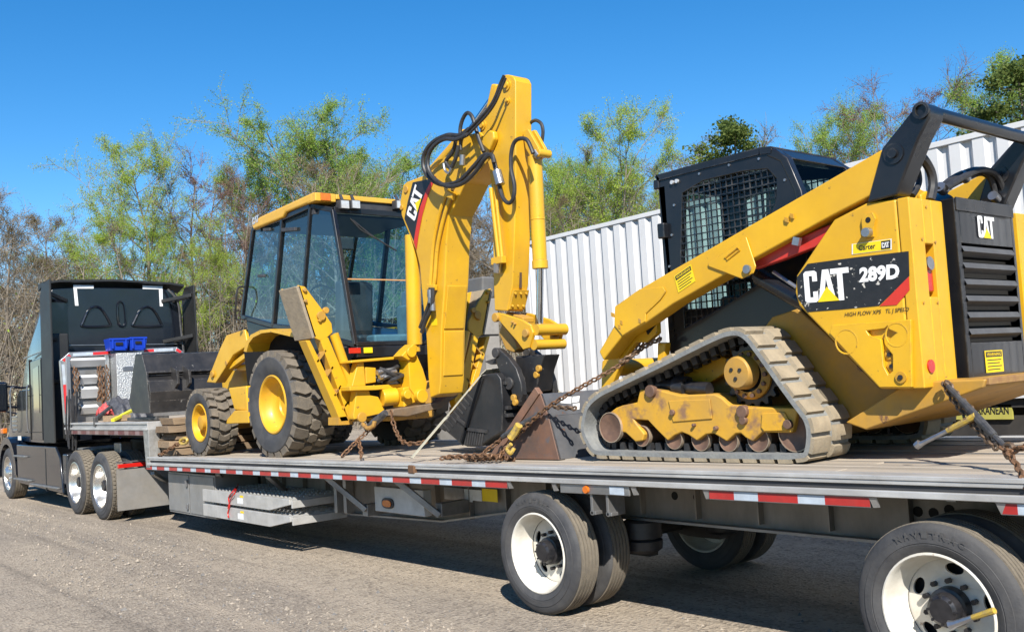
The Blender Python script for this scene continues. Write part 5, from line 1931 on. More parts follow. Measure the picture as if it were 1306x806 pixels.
        q.cyl(p0 + off + (p0 - p1).normalized() * .03, p0 + off, .045, n=20)
        q.build('lift_cylinder', M['black_paint'], T, bevel=.006)
        p0, p1 = PP(986, 347, ya - .17), PP(1016, 367, ya - .17)
        MB().tube([p0 + off, p1 + off], .014, 8).build('steel_line', M['steel'], T)
        p0, p1 = PP(1015, 313, ya - .02), PP(1017, 303, ya - .02)
        MB().bar(p0 + off, p1 + off, .03, .05).build('cable_clip', M['steel'], T)
        # black rear link
        q = MB()
        q.prism(Ps([(1165, 138), (1169, 132.5), (1175.5, 130.5), (1182, 133.5), (1186, 141), (1185, 150), (1171, 177), (1143, 249), (1105, 259), (1124, 189.5)], ya + .02), ya + s + .02, ya + s - .15)
        lk = q.build('rear_link', M['black_paint'], T, bevel=.014, seg=3)
        x, z = P(1139.5, 196.5, ya + .02)
        q = MB()
        q.lathe((x, ya + s + .018, z), (0, 1, 0), [(0, .062), (.012, .062), (.012, .03), (.03, .028), (.03, .001)], 28)
        q.build('pivot_boss', M['black_paint'], lk)
        x, z = P(1175, 141.5, ya + .02)
        q = MB()
        q.lathe((x, ya + s + .015, z), (0, 1, 0), [(0, .05), (.022, .05), (.022, .034), (-.02, .033), (-.02, .001)], 28, mats=[0, 0, 1, 1])
        q.build('tube_end', [M['black_paint'], M['hole']], lk)
        XP, ZP = x, z
    MB().cyl((XP, ya - .12, ZP), (XP, ya - 1.46, ZP), .042, n=22).build('cross_tube', M['black_paint'], T)
    MB().cyl((P(772, 470, ya - .2)[0], ya - .23, P(772, 470, ya - .2)[1]), (P(772, 470, ya - .2)[0], ya - 1.4, P(772, 470, ya - .2)[1]), .07, n=18).build('arm_cross_tube', M['yellow'], T)
    q = MB()
    a = PP(886, 345, ya + .004)
    A, B, C_ = PP(865, 373.5, ya + .003), PP(859.5, 352.5, ya + .003), PP(887, 358.5, ya + .003)
    warning(q, A, C_ - A, (C_ - A).length, (B - A).length, uz=B - A)
    q.build('warning_label', [M['decal_yellow'], M['decal_clean']], T, fix=False)
    # ---- hoses above the engine
    q = MB()
    def hose(pts, X, r, dx=0):
        q.tube([PPX(a, b, X + dx * i) for i, (a, b) in enumerate(pts)], r, 8, smooth=6)
    hose([(1172, 200), (1178, 204), (1187, 220), (1189.5, 238), (1186, 256)], XR + .02, .030)
    hose([(1165, 212), (1170, 218), (1171.5, 234), (1163, 250)], XR + .12, .020)
    hose([(1196, 243), (1210, 231), (1224, 223), (1245, 217), (1259, 222), (1267, 240), (1270, 262)], XR + .06, .022)
    hose([(1200, 245), (1216, 235), (1237, 225), (1252, 221), (1263, 228), (1270, 244), (1274, 262)], XR + .10, .022)
    hose([(1205, 240), (1228, 226), (1250, 217), (1268, 222), (1278, 240), (1282, 262)], XR + .02, .022)
    q.build('hydraulic_hose', M['rubber'], T)
    q = MB()
    for a, b in ((1229, 226), (1201, 241), (1268, 252)):
        p = PPX(a, b, XR + .05)
        q.cyl(p - Vector((0, .03, .012)), p + Vector((0, .03, .012)), .034, n=12)
    q.build('hose_fitting', M['steel'], T)
    # ---- cab
    yn, yfz = -0.95, -1.78
    outer = [(838.5, 229), (900, 209.5), (969, 191.5), (988, 190), (1003, 201), (1021, 243), (1032, 300), (1022, 398), (945, 428), (862, 452), (849, 330)]
    inner = [(870, 247), (896, 231), (945, 219.5), (978, 216), (990, 229), (989, 256), (974, 298), (966, 362), (930, 386), (873, 418), (868, 330)]
    for y, d in ((yn, -1), (yfz, 1)):
        q = MB()
        q.ring_sweep(Ps(outer, yn), Ps(inner, yn), y, y + d * .06)
        fr_ = q.build('side_frame', M['black_paint'], T, bevel=.008)
        q = MB()
        wire_screen(q, Ps(inner, yn), y + d * .012, .052, .052, .0042)
        q.build('wire_screen', M['black_paint'], fr_, angle=80)
        q = MB()
        pl = Ps(inner, yn)
        q.add([(a, y + d * .05, b) for a, b in pl], [tuple(range(len(pl)))])
        q.build('side_glass', M['glass_dark'], fr_, fix=False)
        q = MB()
        for a, b in ((858, 233), (864, 231.5)):
            x, z = P(a, b, yn)
            q.cyl((x, y, z), (x, y - d * .018, z), .016, n=10)
        q.build('stud', M['lens_clear'], fr_)
        q = MB()
        for a, b in ((860, 262), (857, 300), (854, 340), (892, 222), (930, 211), (968, 203), (1001, 230)):
            x, z = P(a, b, yn)
            q.cyl((x, y, z), (x, y - d * .008, z), .010, n=8)
        q.build('bolt', M['steel'], fr_)
    def strip(name, pts, th, m, y0=yn, y1=yfz, par=T, bev=.008):
        c = Ps(pts, yn)
        g = MB()
        for a, b in zip(c[:-1], c[1:]):
            d = Vector((b[0] - a[0], 0, b[1] - a[1])).normalized()
            nn = Vector((d.z, 0, -d.x)) * th
            if nn.z > 0: nn = -nn
            g.add([(a[0], y0, a[1]), (b[0], y0, b[1]), (b[0], y1, b[1]), (a[0], y1, a[1]),
                   (a[0] + nn.x, y0, a[1] + nn.z), (b[0] + nn.x, y0, b[1] + nn.z), (b[0] + nn.x, y1, b[1] + nn.z), (a[0] + nn.x, y1, a[1] + nn.z)],
                  [(0, 1, 2, 3), (7, 6, 5, 4), (0, 4, 5, 1), (1, 5, 6, 2), (2, 6, 7, 3), (3, 7, 4, 0)])
        return g.build(name, m, par, angle=50)
    strip('roof', [(836, 226.5), (838, 223.5), (900, 206.5), (932, 198.5), (969, 188.5), (984, 187)], .05, M['black_paint'], yn + .012, yfz - .012)
    xr1, zr1 = P(984, 188.5, yn)
    xr2, zr2 = P(1004, 201, yn)
    xr3, zr3 = P(1022, 243, yn)
    xr4, zr4 = P(1034, 300, yn)
    q = MB()
    q.prism([(xr1 + .03, zr1), (xr1, zr1), (xr2, zr2), (xr3, zr3), (xr4, zr4), (xr4 + .06, zr4), (xr3 + .06, zr3 + .01), (xr2 + .06, zr2 - .02), (xr1 + .05, zr1 - .05)], yn + .006, yn - .07)
    q.prism([(xr1 + .03, zr1), (xr1, zr1), (xr2, zr2), (xr3, zr3), (xr4, zr4), (xr4 + .06, zr4), (xr3 + .06, zr3 + .01), (xr2 + .06, zr2 - .02), (xr1 + .05, zr1 - .05)], yfz - .006, yfz + .07)
    q.prism([(xr1 + .03, zr1), (xr1, zr1), (xr2, zr2), (xr2 + .06, zr2 - .02), (xr1 + .05, zr1 - .05)], yn - .07, yfz + .07)
    rf = q.build('rear_frame', M['black_paint'], T, bevel=.014, seg=3)
    q = MB()
    q.add([(xr2 + .012, yn - .07, zr2 - .01), (xr3 + .012, yn - .07, zr3), (xr4 + .012, yn - .07, zr4), (xr4 + .012, yfz + .07, zr4), (xr3 + .012, yfz + .07, zr3), (xr2 + .012, yfz + .07, zr2 - .01)], [(0, 1, 4, 5), (1, 2, 3, 4)])
    q.build('rear_window', M['glass_dark'], rf, fix=False, angle=60)
    q = MB()
    q.prism(Ps([(851, 396), (1010, 385), (992, 405), (960, 436), (862, 490), (855, 470)], yn - .03), yn - .03, yfz + .03)
    q.build('cab_base', M['black_paint'], T, bevel=.015)
    # front end of the cab: pillars, visor, mirror block
    x0, z0 = P(838, 243, yn)
    xf = P(849, 330, yn)[0]
    q = MB()
    q.box(x0 - .03, x0 + .03, yfz, yn + .014, z0 + .005, z0 + .085)
    q.build('visor', M['black_paint'], T, bevel=.014)
    zlow = P(862, 452, yn)[1]
    for y in (yn - .03, yfz + .03):
        MB().box(xf - .05, xf + .03, y - .03, y + .03, zlow, z0 + .03).build('front_pillar', M['black_paint'], T, bevel=.012)
    q = MB()
    a, b = PP(843.5, 304, yn + .06), PP(843.5, 284, yn + .06)
    q.box(a.x - .02, a.x + .05, yn - .02, yn + .05, a.z, b.z)
    q.build('door_hinge', M['black_paint'], T, bevel=.012)
    q = MB()
    q.add([(xf, yn - .06, zlow), (xf, yfz + .06, zlow), (xf, yfz + .06, z0), (xf, yn - .06, z0)], [(0, 1, 2, 3)])
    q.build('front_door_glass', M['glass_dark'], T, fix=False)
    # interior
    xs_ = P(930, 300, yc)[0]
    q = MB()
    q.obox((4.45, yc, 2.28), (.25, 0, 0), (0, .26, 0), (0, 0, .07))
    q.obox((4.18, yc, 2.68), (.07, 0, .02), (0, .25, 0), (-.04, 0, .40))
    q.obox((4.10, yc, 3.06), (.05, 0, 0), (0, .14, 0), (0, 0, .09))
    q.build('seat', M['seat'], T, bevel=.04, seg=3)
    q = MB()
    for y in (yc + .33, yc - .33):
        q.obox((4.5, y, 2.48), (.28, 0, 0), (0, .055, 0), (0, 0, .05))
        q.cyl((4.72, y, 2.5), (4.76, y, 2.68), .03, n=10)
    q.build('armrest', M['interior'], T, bevel=.015)
    MB().box(4.0, 5.0, yfz + .1, yn - .1, 2.0, 2.08).build('cab_floor', M['interior'], T)
    q = MB()
    q.box(3.98, 4.02, yfz + .1, yn - .1, 2.05, 2.75)
    q.build('rear_bulkhead', M['interior'], T)
    # ---- loader bucket resting on the deck in front of the tracks
    yb0, yb1 = -0.5, -2.42
    cl = lambda pt: (pt[0], max(pt[1], zd(pt[0]) + .003))
    sp = [cl(p) for p in Ps([(633, 580), (712.5, 581), (699, 531), (689, 502)], yb0)]
    sp[0] = (sp[0][0], zd(sp[0][0]) + .003)
    sp[1] = (sp[1][0], zd(sp[1][0]) + .003)
    q = MB()
    for y, d in ((yb0, -1), (yb1, 1)):
        q.prism([sp[0], sp[1], sp[2], sp[3]], y, y + d * .03)
    bk = q.build('bucket_side', M['rusty_steel'], T, bevel=.004)
    q = MB()
    def thick(a, b, t, m=0):
        d = Vector((b[0] - a[0], b[1] - a[1]))
        nn = Vector((-d.y, d.x)).normalized() * t
        q.prism([a, b, (b[0] + nn.x, b[1] + nn.y), (a[0] + nn.x, a[1] + nn.y)], yb0 - .004, yb1 + .004, m)
    thick(sp[2], sp[1], .02)
    thick(sp[3], sp[2], .02)
    thick((sp[1][0] + .015, sp[1][1]), (sp[0][0], sp[0][1]), .02)
    q.build('bucket_shell', M['grey_steel'], T, bevel=.004)
    q = MB()
    d = Vector((sp[3][0] - sp[0][0], 0, sp[3][1] - sp[0][1]))
    a, b = Vector((sp[0][0], yb0 + .014, sp[0][1])), Vector((sp[3][0], yb0 + .014, sp[3][1]))
    nn = Vector((-d.z, 0, d.x)).normalized()
    q.extr([a, b, b - nn * .075, a - nn * .075], (0, -.05, 0))
    q.bar(Vector((sp[0][0] + .05, yb0, sp[0][1] + .012)), Vector((sp[0][0] + .05, yb1, sp[0][1] + .012)), .14, .024, up=(0, 0, 1))
    q.build('cutting_edge', M['rust_edge'], T, bevel=.006)
    q = MB()
    def onback(px_, py_):
        # point on the back plate's plane under this sight line
        n_ = Vector((sp[2][1] - sp[1][1], 0, -(sp[2][0] - sp[1][0]))).normalized() if py_ > 531 else Vector((sp[3][1] - sp[2][1], 0, -(sp[3][0] - sp[2][0]))).normalized()
        o_ = Vector((sp[2][0], 0, sp[2][1]))
        r_ = ray(px_, py_)
        t = (o_ - CAM).dot(n_) / r_.dot(n_)
        nb = n_ if n_.x < 0 else -n_
        return CAM + r_ * t + nb * .004
    for pts in (((714.5, 514), (728, 515), (728.5, 506), (716, 505.5)), ((729, 514), (738, 512.5), (739, 505), (730, 506)), ((731, 523), (738.5, 522), (739, 514), (730, 515))):
        q.add([onback(*p) for p in pts], [(0, 1, 2, 3)])
    q.build('paper_label', M['sticker_white'], T, fix=False)
    return T

def warning(mb, o, ux, w, h, uz=Vector((0, 0, 1))):
    """yellow label with a black title bar and lines of small print"""
    mb.flat([(0, 0), (w, 0), (w, h), (0, h)], o, ux, uz, 0, .001)
    mb.flat([(w * .05, h * .70), (w * .95, h * .70), (w * .95, h * .95), (w * .05, h * .95)], o, ux, uz, 1, .002)
    o2 = Vector(o)
    uxn, uzn = Vector(ux).normalized(), Vector(uz).normalized()
    mb.text('WARNING', o2 + uxn * w * .1 + uzn * h * .75, ux, uz, w * .8, h * .15, 0, .003, bold=.01)
    for k in range(4):
        z = h * (.58 - k * .145)
        mb.flat([(w * .1, z - h * .035), (w * (.9 - .1 * (k % 2)), z - h * .035), (w * (.9 - .1 * (k % 2)), z + h * .01), (w * .1, z + h * .01)], o, ux, uz, 1, .002)
M['louvre'] = mat('dusty_grey_louvre', (0.075, 0.077, 0.08), (0.055, 0.056, 0.06), 6.0, 0.5, dust=0.4, dustcol=(0.11, 0.10, 0.09))
M['rust_edge'] = mat('brown_cutting_edge', (0.24, 0.12, 0.075), (0.15, 0.085, 0.06), 7.0, 0.6, metal=0.15, dust=0.4, dustcol=(0.2, 0.15, 0.1), bump=0.15)
make_track_loader()
# ---------------------------------------------------------------- backhoe loader
def make_backhoe():
    YC = -1.30
    mir = lambda y: 2 * YC - y
    T = thing('backhoe_loader', (10.6, YC, zd(10.6)), 'yellow backhoe loader with glazed cab, folded digging arm and black front bucket', 'backhoe loader')
    # ---- wheels with block-pattern tyres
    def plant_wheel(cx, yo, R, w, rr, inward, npitch, style):
        o = Vector((cx, yo, zd(cx) + R - .015))
        ax = Vector((0, inward, 0))
        q = MB()
        q.lathe(o, ax, [(.02, rr + .012), (.006, rr + .01), (.0, rr - .004), (.012, rr - .02), (.05, rr - .03), (.12, rr - .045), (.16, rr - .08), (.175, rr * .62), (.17, rr * .45), (.10, rr * .42) if style == 'front' else (.19, rr * .42), (.08, rr * .36) if style == 'front' else (.19, rr * .36), (.075, .001) if style == 'front' else (.20, .001)], 44)
        wh = q.build('wheel', M['yellow'], T, fix=False, angle=35)
        if style == 'front':
            MB().lathe(o, ax, [(.10, .10), (.02, .095), (.012, .08), (.012, .001)], 24).build('hub_cap', M['yellow_dirty'], wh)
        q = MB()
        s = R - rr
        rb = R - .044
        prof = [(.035, rr + .002), (.012, rr + .015), (-.012, rr + s * .25), (-.028, rr + s * .5), (-.022, rr + s * .72), (.004, rb - .02), (.05, rb)]
        full = prof + [(w - d, r_) for d, r_ in reversed(prof)]
        q.lathe(o, ax, full, 64, mats=[0] * (len(prof) - 1) + [1] + [0] * (len(prof) - 1))
        st = 6.283185 / npitch
        for k in range(npitch):
            th = k * st
            if style == 'rear':
                q_ = st * .40
                lug(q, o, ax, th, [(-q_ * 1.25, -.012), (q_ * .65, -.012), (q_ * 1.25, w * .22), (q_ * .9, w * .40), (-q_ * .45, w * .36), (-q_ * .8, w * .20)], rb - .03, R, 1)
                lug(q, o, ax, th + st * .5, [(-q_ * .8, w * .40), (q_ * .5, w * .37), (q_ * 1.0, w * .50), (q_ * .6, w * .63), (-q_ * .6, w * .62), (-q_ * 1.0, w * .50)], rb - .012, R, 1)
                lug(q, o, ax, th, [(-q_ * .9, w * .63), (q_ * .4, w * .61), (q_ * 1.0, w * .80), (q_ * .7, w + .012), (-q_ * 1.1, w + .012), (-q_ * .6, w * .78)], rb - .03, R, 1)
            else:
                q_ = st * .42
                lug(q, o, ax, th, [(-q_ * .9, -.012), (q_ * .9, -.012), (q_ * 1.3, w * .26), (-q_ * .3, w * .28)], rb - .03, R, 1)
                lug(q, o, ax, th + st * .5, [(-q_ * .9, w * .26), (-q_ * .2, w * .5), (-q_ * .9, w * .74), (q_ * .5, w * .74), (q_ * 1.0, w * .5), (q_ * .5, w * .26)], rb - .012, R, 1)
                lug(q, o, ax, th, [(-q_ * .3, w * .72), (q_ * 1.3, w * .74), (q_ * .9, w + .012), (-q_ * .9, w + .012)], rb - .03, R, 1)
        q.build('tyre', [M['tyre'], M['lug']], wh, fix=False, angle=32)
    for yo, d in ((-.25, -1), (mir(-.25), 1)):
        plant_wheel(10.50, yo, .63, .50, .335, d, 22, 'rear')
        plant_wheel(12.64, yo, .455, .34, .245, d, 20, 'front')
    # ---- frame, axles, engine hood
    q = MB()
    q.box(9.15, 13.3, YC - .30, YC + .30, 1.42, 1.85)
    q.build('main_frame', M['yellow_dirty'], T, bevel=.03)
    for cx, z in ((10.5, 1.68), (12.64, 1.48)):
        MB().cyl((cx, -.45, z), (cx, mir(-.45), z), .13, n=18).build('axle', M['yellow_dirty'], T)
    q = MB()
    q.prism([(11.5, 1.75), (13.45, 1.75), (13.5, 2.25), (13.3, 2.40), (11.5, 2.55)], YC + .36, YC - .36)
    q.build('engine_hood', M['yellow'], T, bevel=.05, seg=3)
    MB().box(13.5, 13.53, YC - .3, YC + .3, 1.8, 2.2).build('radiator_grille', M['hole'], T)
    # step box beside the front wheel
    ys = -.42
    q = MB()
    q.prism(Ps([(291, 494.7), (314, 492), (316, 524), (299, 523)], ys), ys, ys - .4)
    st = q.build('battery_box', M['yellow'], T, bevel=.02)
    q = MB()
    q.prism(Ps([(299, 523.5), (317, 523), (317, 539.5), (288.6, 540.5), (289.5, 534.7)], ys + .06), ys + .06, ys - .35)
    q.build('step', M['yellow'], st, bevel=.012)
    # ---- loader arms and front bucket
    for y, d in ((-.60, -1), (mir(-.60), 1)):
        q = MB()
        q.prism(Ps([(312, 420), (288.7, 427.5), (280.5, 444.6), (263.4, 487.8), (275, 488.5), (287, 470), (297.6, 453), (316, 441)], -.60), y, y + d * .15)
        a = q.build('loader_arm', M['yellow'], T, bevel=.015)
        q = MB()
        x, z = P(272.5, 477, -.6)
        q.cyl((x, y - d * .03, z), (x, y, z), .05, n=16)
        x, z = P(290, 463, -.6)
        q.cyl((x, y - d * .02, z), (x, y, z), .035, n=12)
        q.build('pivot_pin', M['yellow_dirty'], a, bevel=.006)
        q = MB()
        q.prism(Ps([(290, 468), (316, 447), (318, 453.5), (293, 472)], -.66), y + d * .05, y + d * .12)
        q.build('tilt_link', M['yellow'], T, bevel=.01)
        p0, p1 = PP(302, 468, -.75), PP(320, 468, -.75)
        p0.y = p1.y = y + d * .2
        MB().cyl(p0, p1, .055, n=16).build('loader_cylinder', M['yellow'], T)
        p2 = PP(283, 473, -.75); p2.y = y + d * .2
        MB().cyl(p0, p2, .03, n=12).build('cylinder_rod', M['chrome'], T)
    yb0, yb1 = -.17, mir(-.17)
    end = Ps([(173, 451.6), (181, 452), (187, 477), (191.5, 527), (170, 527), (165, 515), (169, 480)], yb0)
    q = MB()
    for y, d in ((yb0, -1), (yb1, 1)):
        q.prism(end, y, y + d * .03)
    q.build('bucket_end', M['bucket_black'], T, bevel=.006)
    prof = Ps([(181, 452), (187, 476), (184, 479), (189.5, 486), (191.6, 500), (191.5, 512), (191.6, 527)], yb0)
    q = MB()
    t = .02
    for a, b in zip(prof[:-1], prof[1:]):
        d = Vector((b[0] - a[0], b[1] - a[1]))
        nn = Vector((-d.y, d.x)).normalized() * t
        if nn.x < 0: nn = -nn
        q.prism([a, b, (b[0] + nn.x, b[1] + nn.y), (a[0] + nn.x, a[1] + nn.y)], yb0 - .004, yb1 + .004)
    b0, b1 = end[3], end[4]
    q.prism([(b0[0], b0[1]), (b1[0], b1[1]), (b1[0], b1[1] + .03), (b0[0], b0[1] + .03)], yb0 - .004, yb1 + .004)
    q.prism([end[0], end[1], (end[1][0], end[1][1] - .03), (end[0][0], end[0][1] - .03)], yb0 - .004, yb1 + .004)
    sh_ = q.build('bucket_shell', M['bucket_black'], T, bevel=.003, angle=40)
    q = MB()
    xk = prof[1][0]
    for y in (-.56, -.74, mir(-.56), mir(-.74)):
        q.prism([(xk + .05, prof[0][1] - .20), (xk - .20, prof[1][1] + .02), (xk - .22, prof[1][1] - .18), (xk, prof[1][1] - .3)], y + .02, y - .02)
    q.build('bucket_ear', M['bucket_black'], T, bevel=.008)
    # ---- cab
    yL, yLr = -.55, -.70
    yR, yRr = mir(yL), mir(yLr)
    def both(px, y): return PP(px[0], px[1], y)
    A1, A0 = both((324, 292), yL), both((309.6, 404), yL)            # front corner, top and foot
    B1, B0 = both((361.5, 279), yL), both((349.6, 415.6), yL)
    C1, C0 = both((397, 263), yL), both((384.5, 420), yL)
    D1, D0 = both((425, 268), yLr), both((453.5, 440), yLr)
    def mv(p): return Vector((p.x, mir(p.y), p.z))
    for f in (lambda p: p, mv):
        for a, b, w in ((A1, A0, .05), (B1, B0, .06), (C1, C0, .05), (D1, D0, .055)):
            MB().bar(f(a), f(b), w, w, up=(1, 0, 0)).build('pillar', M['black_paint'], T, bevel=.01)
        MB().bar(f(A0), f(B0), .05, .06).build('door_sill', M['black_paint'], T, bevel=.01)
        MB().bar(f(A1), f(B1), .05, .06).build('header_rail', M['black_paint'], T, bevel=.01)
        MB().bar(f(B1), f(C1), .05, .06).build('header_rail', M['black_paint'], T, bevel=.01)
        MB().bar(f(C1), f(D1), .05, .06).build('header_rail', M['black_paint'], T, bevel=.01)
        MB().bar(f(B0), f(C0), .05, .06).build('window_sill', M['black_paint'], T, bevel=.01)
        MB().bar(f(C0), f(D0), .05, .06).build('window_sill', M['black_paint'], T, bevel=.01)
        for nm, qd in (('door_glass', (A1, B1, B0, A0)), ('side_glass', (B1, C1, C0, B0)), ('corner_glass', (C1, D1, D0, C0))):
            q = MB()
            q.add([f(p) for p in qd], [(0, 1, 2, 3)])
            q.build(nm, M['glass_blue'], T, fix=False)
    MB().bar(D1, mv(D1), .06, .07).build('rear_header', M['black_paint'], T, bevel=.01)
    MB().bar(D0 + Vector((0, 0, .01)), mv(D0) + Vector((0, 0, .01)), .06, .05).build('rear_sill', M['black_paint'], T, bevel=.01)
    q = MB()
    q.add([D1, mv(D1), mv(D0), D0], [(0, 1, 2, 3)])
    rw = q.build('rear_glass', M['glass_blue'], T, fix=False)
    m0, m1 = D1.lerp(D0, .52), mv(D1.lerp(D0, .52))
    MB().bar(m0 - Vector((.012, 0, 0)), m1 - Vector((.012, 0, 0)), .010, .014).build('sash_rail', M['sash'], T)
    q = MB()
    q.add([A1, mv(A1), mv(A0), A0], [(0, 1, 2, 3)])
    q.build('windscreen', M['glass_blue'], T, fix=False)
    MB().bar(A1, mv(A1), .06, .07).build('front_header', M['black_paint'], T, bevel=.01)
    # wiper on the rear window
    q = MB()
    xw = D1.x - .03
    q.tube([PPX(450, 281, xw), PPX(472, 299, xw - .04), PPX(492, 312, xw - .08), PPX(506, 320, xw - .09)], .009, 6)
    q.tube([PPX(447, 279, xw), PPX(460, 293, xw - .03), PPX(480, 305, xw - .06)], .007, 6)
    q.build('wiper', M['rubber'], T)
    # handles on the door
    q = MB()
    for px, y in (((334, 352), 0), ((341, 293), 0)):
        p = both(px, yL + .02)
        q.obox(p, (.09, 0, .01), (0, .015, 0), (0, 0, .018))
    p = both((369, 293), yL + .02)
    q.obox(p, (.17, 0, .02), (0, .02, 0), (0, 0, .022))
    q.build('door_handle', M['interior'], T, bevel=.006)
    q = MB()
    q.tube([both((306, 408), yL + .05), both((301, 405), yL + .10), both((301.5, 385), yL + .14), both((303.5, 368), yL + .12), both((310.5, 366), yL + .03)], .013, 6, smooth=4)
    q.build('grab_rail', M['rubber'], T)
    # lower cab body
    low = [(A0.x, A0.z - .03), (A0.x - .02, A0.z - .14), (A0.x - .12, A0.z - .55), (11.3, 1.75), (9.5, 1.75), (D0.x + .10, D0.z - .04), (D0.x + .1, D0.z + .0), (C0.x, C0.z - .02), (B0.x, B0.z - .03)]
    q = MB()
    q.prism(low, yL - .04, yR + .04)
    q.build('cab_base', M['black_paint'], T, bevel=.03)
    q = MB()
    z1, z0 = D0.z - .018, PX(470, 456, D0.x)[1]
    q.box(D0.x - .03, D0.x + .12, yRr + .02, yLr - .0, z0, z1)
    pn = q.build('rear_panel', M['black_paint'], T, bevel=.012)
    for a, b, m_, nm in (((445, 459.5), (443.5, 451), 'lens_red', 'tail_lamp'), ((464, 474.5), (443, 450.5), 'decal_yellow', 'reflector')):
        p0, p1 = PPX(a[0], b[1], D0.x - .03), PPX(a[1], b[0], D0.x - .03)
        MB().box(D0.x - .045, D0.x - .028, p1.y, p0.y, p0.z, p1.z).build(nm, M[m_], pn, bevel=.004)
    # roof
    yr0, yr1 = -.49, mir(-.49)
    rp = Ps([(320, 283.5), (332, 276), (399, 245), (397.5, 258), (364, 270.5), (361, 277.5), (322.5, 293.5)], yr0)
    q = MB()
    q.prism(rp, yr0, yr1)
    roof = q.build('roof', M['roof_yellow'], T, bevel=.03, seg=3)
    xr_ = rp[2][0]
    zr = rp[2][1]
    zb = rp[3][1]
    q = MB()
    for y0, y1 in ((yr0 - .004, yr0 - .27), (yr1 + .27, yr1 + .004)):
        q.box(xr_ - .05, xr_ + .15, y1, y0, zb, zr - .012)
    q.box(xr_ - .05, xr_ + .15, yr1 + .27, yr0 - .27, zr - .075, zr - .014)
    q.build('rear_fascia', M['roof_yellow'], roof, bevel=.012)
    MB().box(xr_ - .02, xr_ + .2, yr1 + .28, yr0 - .28, zr - .22, zr - .078).build('light_recess', M['interior'], roof)
    for i, (pa, pb) in enumerate(((408.5, 246.5), (421, 255.5))):
        pass
    p0, p1 = PPX(409, 256, xr_ - .052), PPX(421, 247.5, xr_ - .052)
    MB().box(xr_ - .07, xr_ - .048, p1.y, p0.y, p0.z, p1.z).build('marker_lamp', M['lens_amber'], roof, bevel=.006)
    for px in (437.5, 451.5, 508):
        c = PPX(px, 262, xr_ - .10)
        q = MB().obox(c, (.05, 0, 0), (0, .062, 0), (0, 0, .055))
        lamp = q.build('work_light', M['interior'], T, bevel=.012)
        MB().obox(c - Vector((.052, 0, 0)), (.004, 0, 0), (0, .05, 0), (0, 0, .043)).build('lens', M['lens_clear'], lamp)
        MB().bar(c + Vector((0, 0, .05)), c + Vector((.05, 0, .13)), .03, .02).build('bracket', M['interior'], lamp)
    q = MB()
    p0, p1 = PP(322.5, 286, yr0), PP(330.5, 275.5, yr0)
    A, C_ = PP(322.8, 287, yr0), PP(331, 282.5, yr0)
    emblem(q, A + Vector((0, .001, 0)), C_ - A, Vector((0, 0, 1)), (C_ - A).length, .085, 0, 0, .003, tri=False)
    q.build('lettering', M['lens_clear'], roof, fix=False)
    MB().box(xr_ + .1, 11.2, yr1 + .06, yr0 - .06, zb - .12, zb - .03).build('headliner', M['interior'], T)
    # interior
    q = MB()
    q.obox((10.05, YC, 2.35), (.24, 0, 0), (0, .25, 0), (0, 0, .08))
    q.obox((10.30, YC, 2.75), (.08, 0, .02), (0, .23, 0), (-.03, 0, .36))
    q.build('seat', M['interior'], T, bevel=.04, seg=3)
    q = MB()
    q.obox((9.65, YC - .38, 2.50), (.14, 0, 0), (0, .12, 0), (0, 0, .26))
    q.obox((9.62, YC - .10, 2.36), (.10, 0, 0), (0, .32, 0), (0, 0, .05))
    q.obox((10.6, YC + .48, 2.55), (.35, 0, 0), (0, .07, 0), (0, 0, .12))
    q.build('control_console', M['seat_teal'], T, bevel=.03)
    q = MB()
    c = Vector((11.0, YC, 2.95))
    q.tube([c + Vector((math.sin(t) * .08, math.cos(t) * .21, math.sin(t) * .20)) for t in [i * 6.283 / 20 for i in range(20)]], .014, 6, closed=True)
    q.cyl(c, (11.35, YC, 2.3), .03, n=10)
    q.box(11.2, 11.55, YC - .25, YC + .25, 2.2, 2.75)
    q.build('steering_column', M['interior'], T, bevel=.01)
    MB().box(9.6, 11.7, yR + .05, yL - .05, A0.z - .6, A0.z - .55).build('cab_floor', M['interior'], T)
    c = PPX(441.5, 311, 9.75)
    MB().obox(c, (.02, 0, 0), (0, .10, 0), (0, 0, .075)).build('interior_mirror', M['interior'], T, bevel=.02)
    # fenders
    for y, d in ((-.27, -1), (mir(-.27), 1)):
        o_ = Ps([(311, 448), (314, 436), (320, 427), (332, 421), (345, 419.5), (374, 424.5)], -.27)
        i_ = Ps([(314.5, 449), (317.5, 438), (323, 430.5), (334, 425), (346, 423.5), (374, 430)], -.27)
        q = MB()
        for k in range(5):
            q.prism([o_[k], o_[k + 1], i_[k + 1], i_[k]], y, y + d * .34)
        q.build('fender', M['yellow'], T, angle=50)
        MB().prism(Ps([(311.5, 449), (314.5, 437), (321, 429), (333, 423), (346, 421.5), (384, 428), (404, 470), (404, 545), (322, 545), (316, 490)], -.56), y + d * .29, y + d * .33).build('wheel_arch', M['arch'], T)
    # ---- rear frame plates
    X0 = 8.98
    def rear(mb, pts, th, m=0, X=X0):
        mb.extr([PPX(a, b, X) for a, b in pts], (th, 0, 0), m)
    q = MB()
    rear(q, [(448, 459.5), (519, 453.5), (519, 457.5), (448, 463)], .24, X=X0 - .05)
    rear(q, [(446, 492.5), (479, 491.5), (514, 489), (514, 494), (480, 497.5), (447, 498.5)], .20, X=X0 - .06)
    rear(q, [(457, 461), (464.5, 462), (467, 492), (449, 493)], .12)
    rear(q, [(466.5, 468), (480, 469), (480, 487.5), (467, 489.5)], .10)
    rear(q, [(455, 497.5), (471, 497), (473, 504), (483, 506), (491, 521), (491, 526.5), (452, 535), (451, 530)], .12)
    fr = q.build('rear_frame', M['yellow'], T, bevel=.010)
    q = MB()
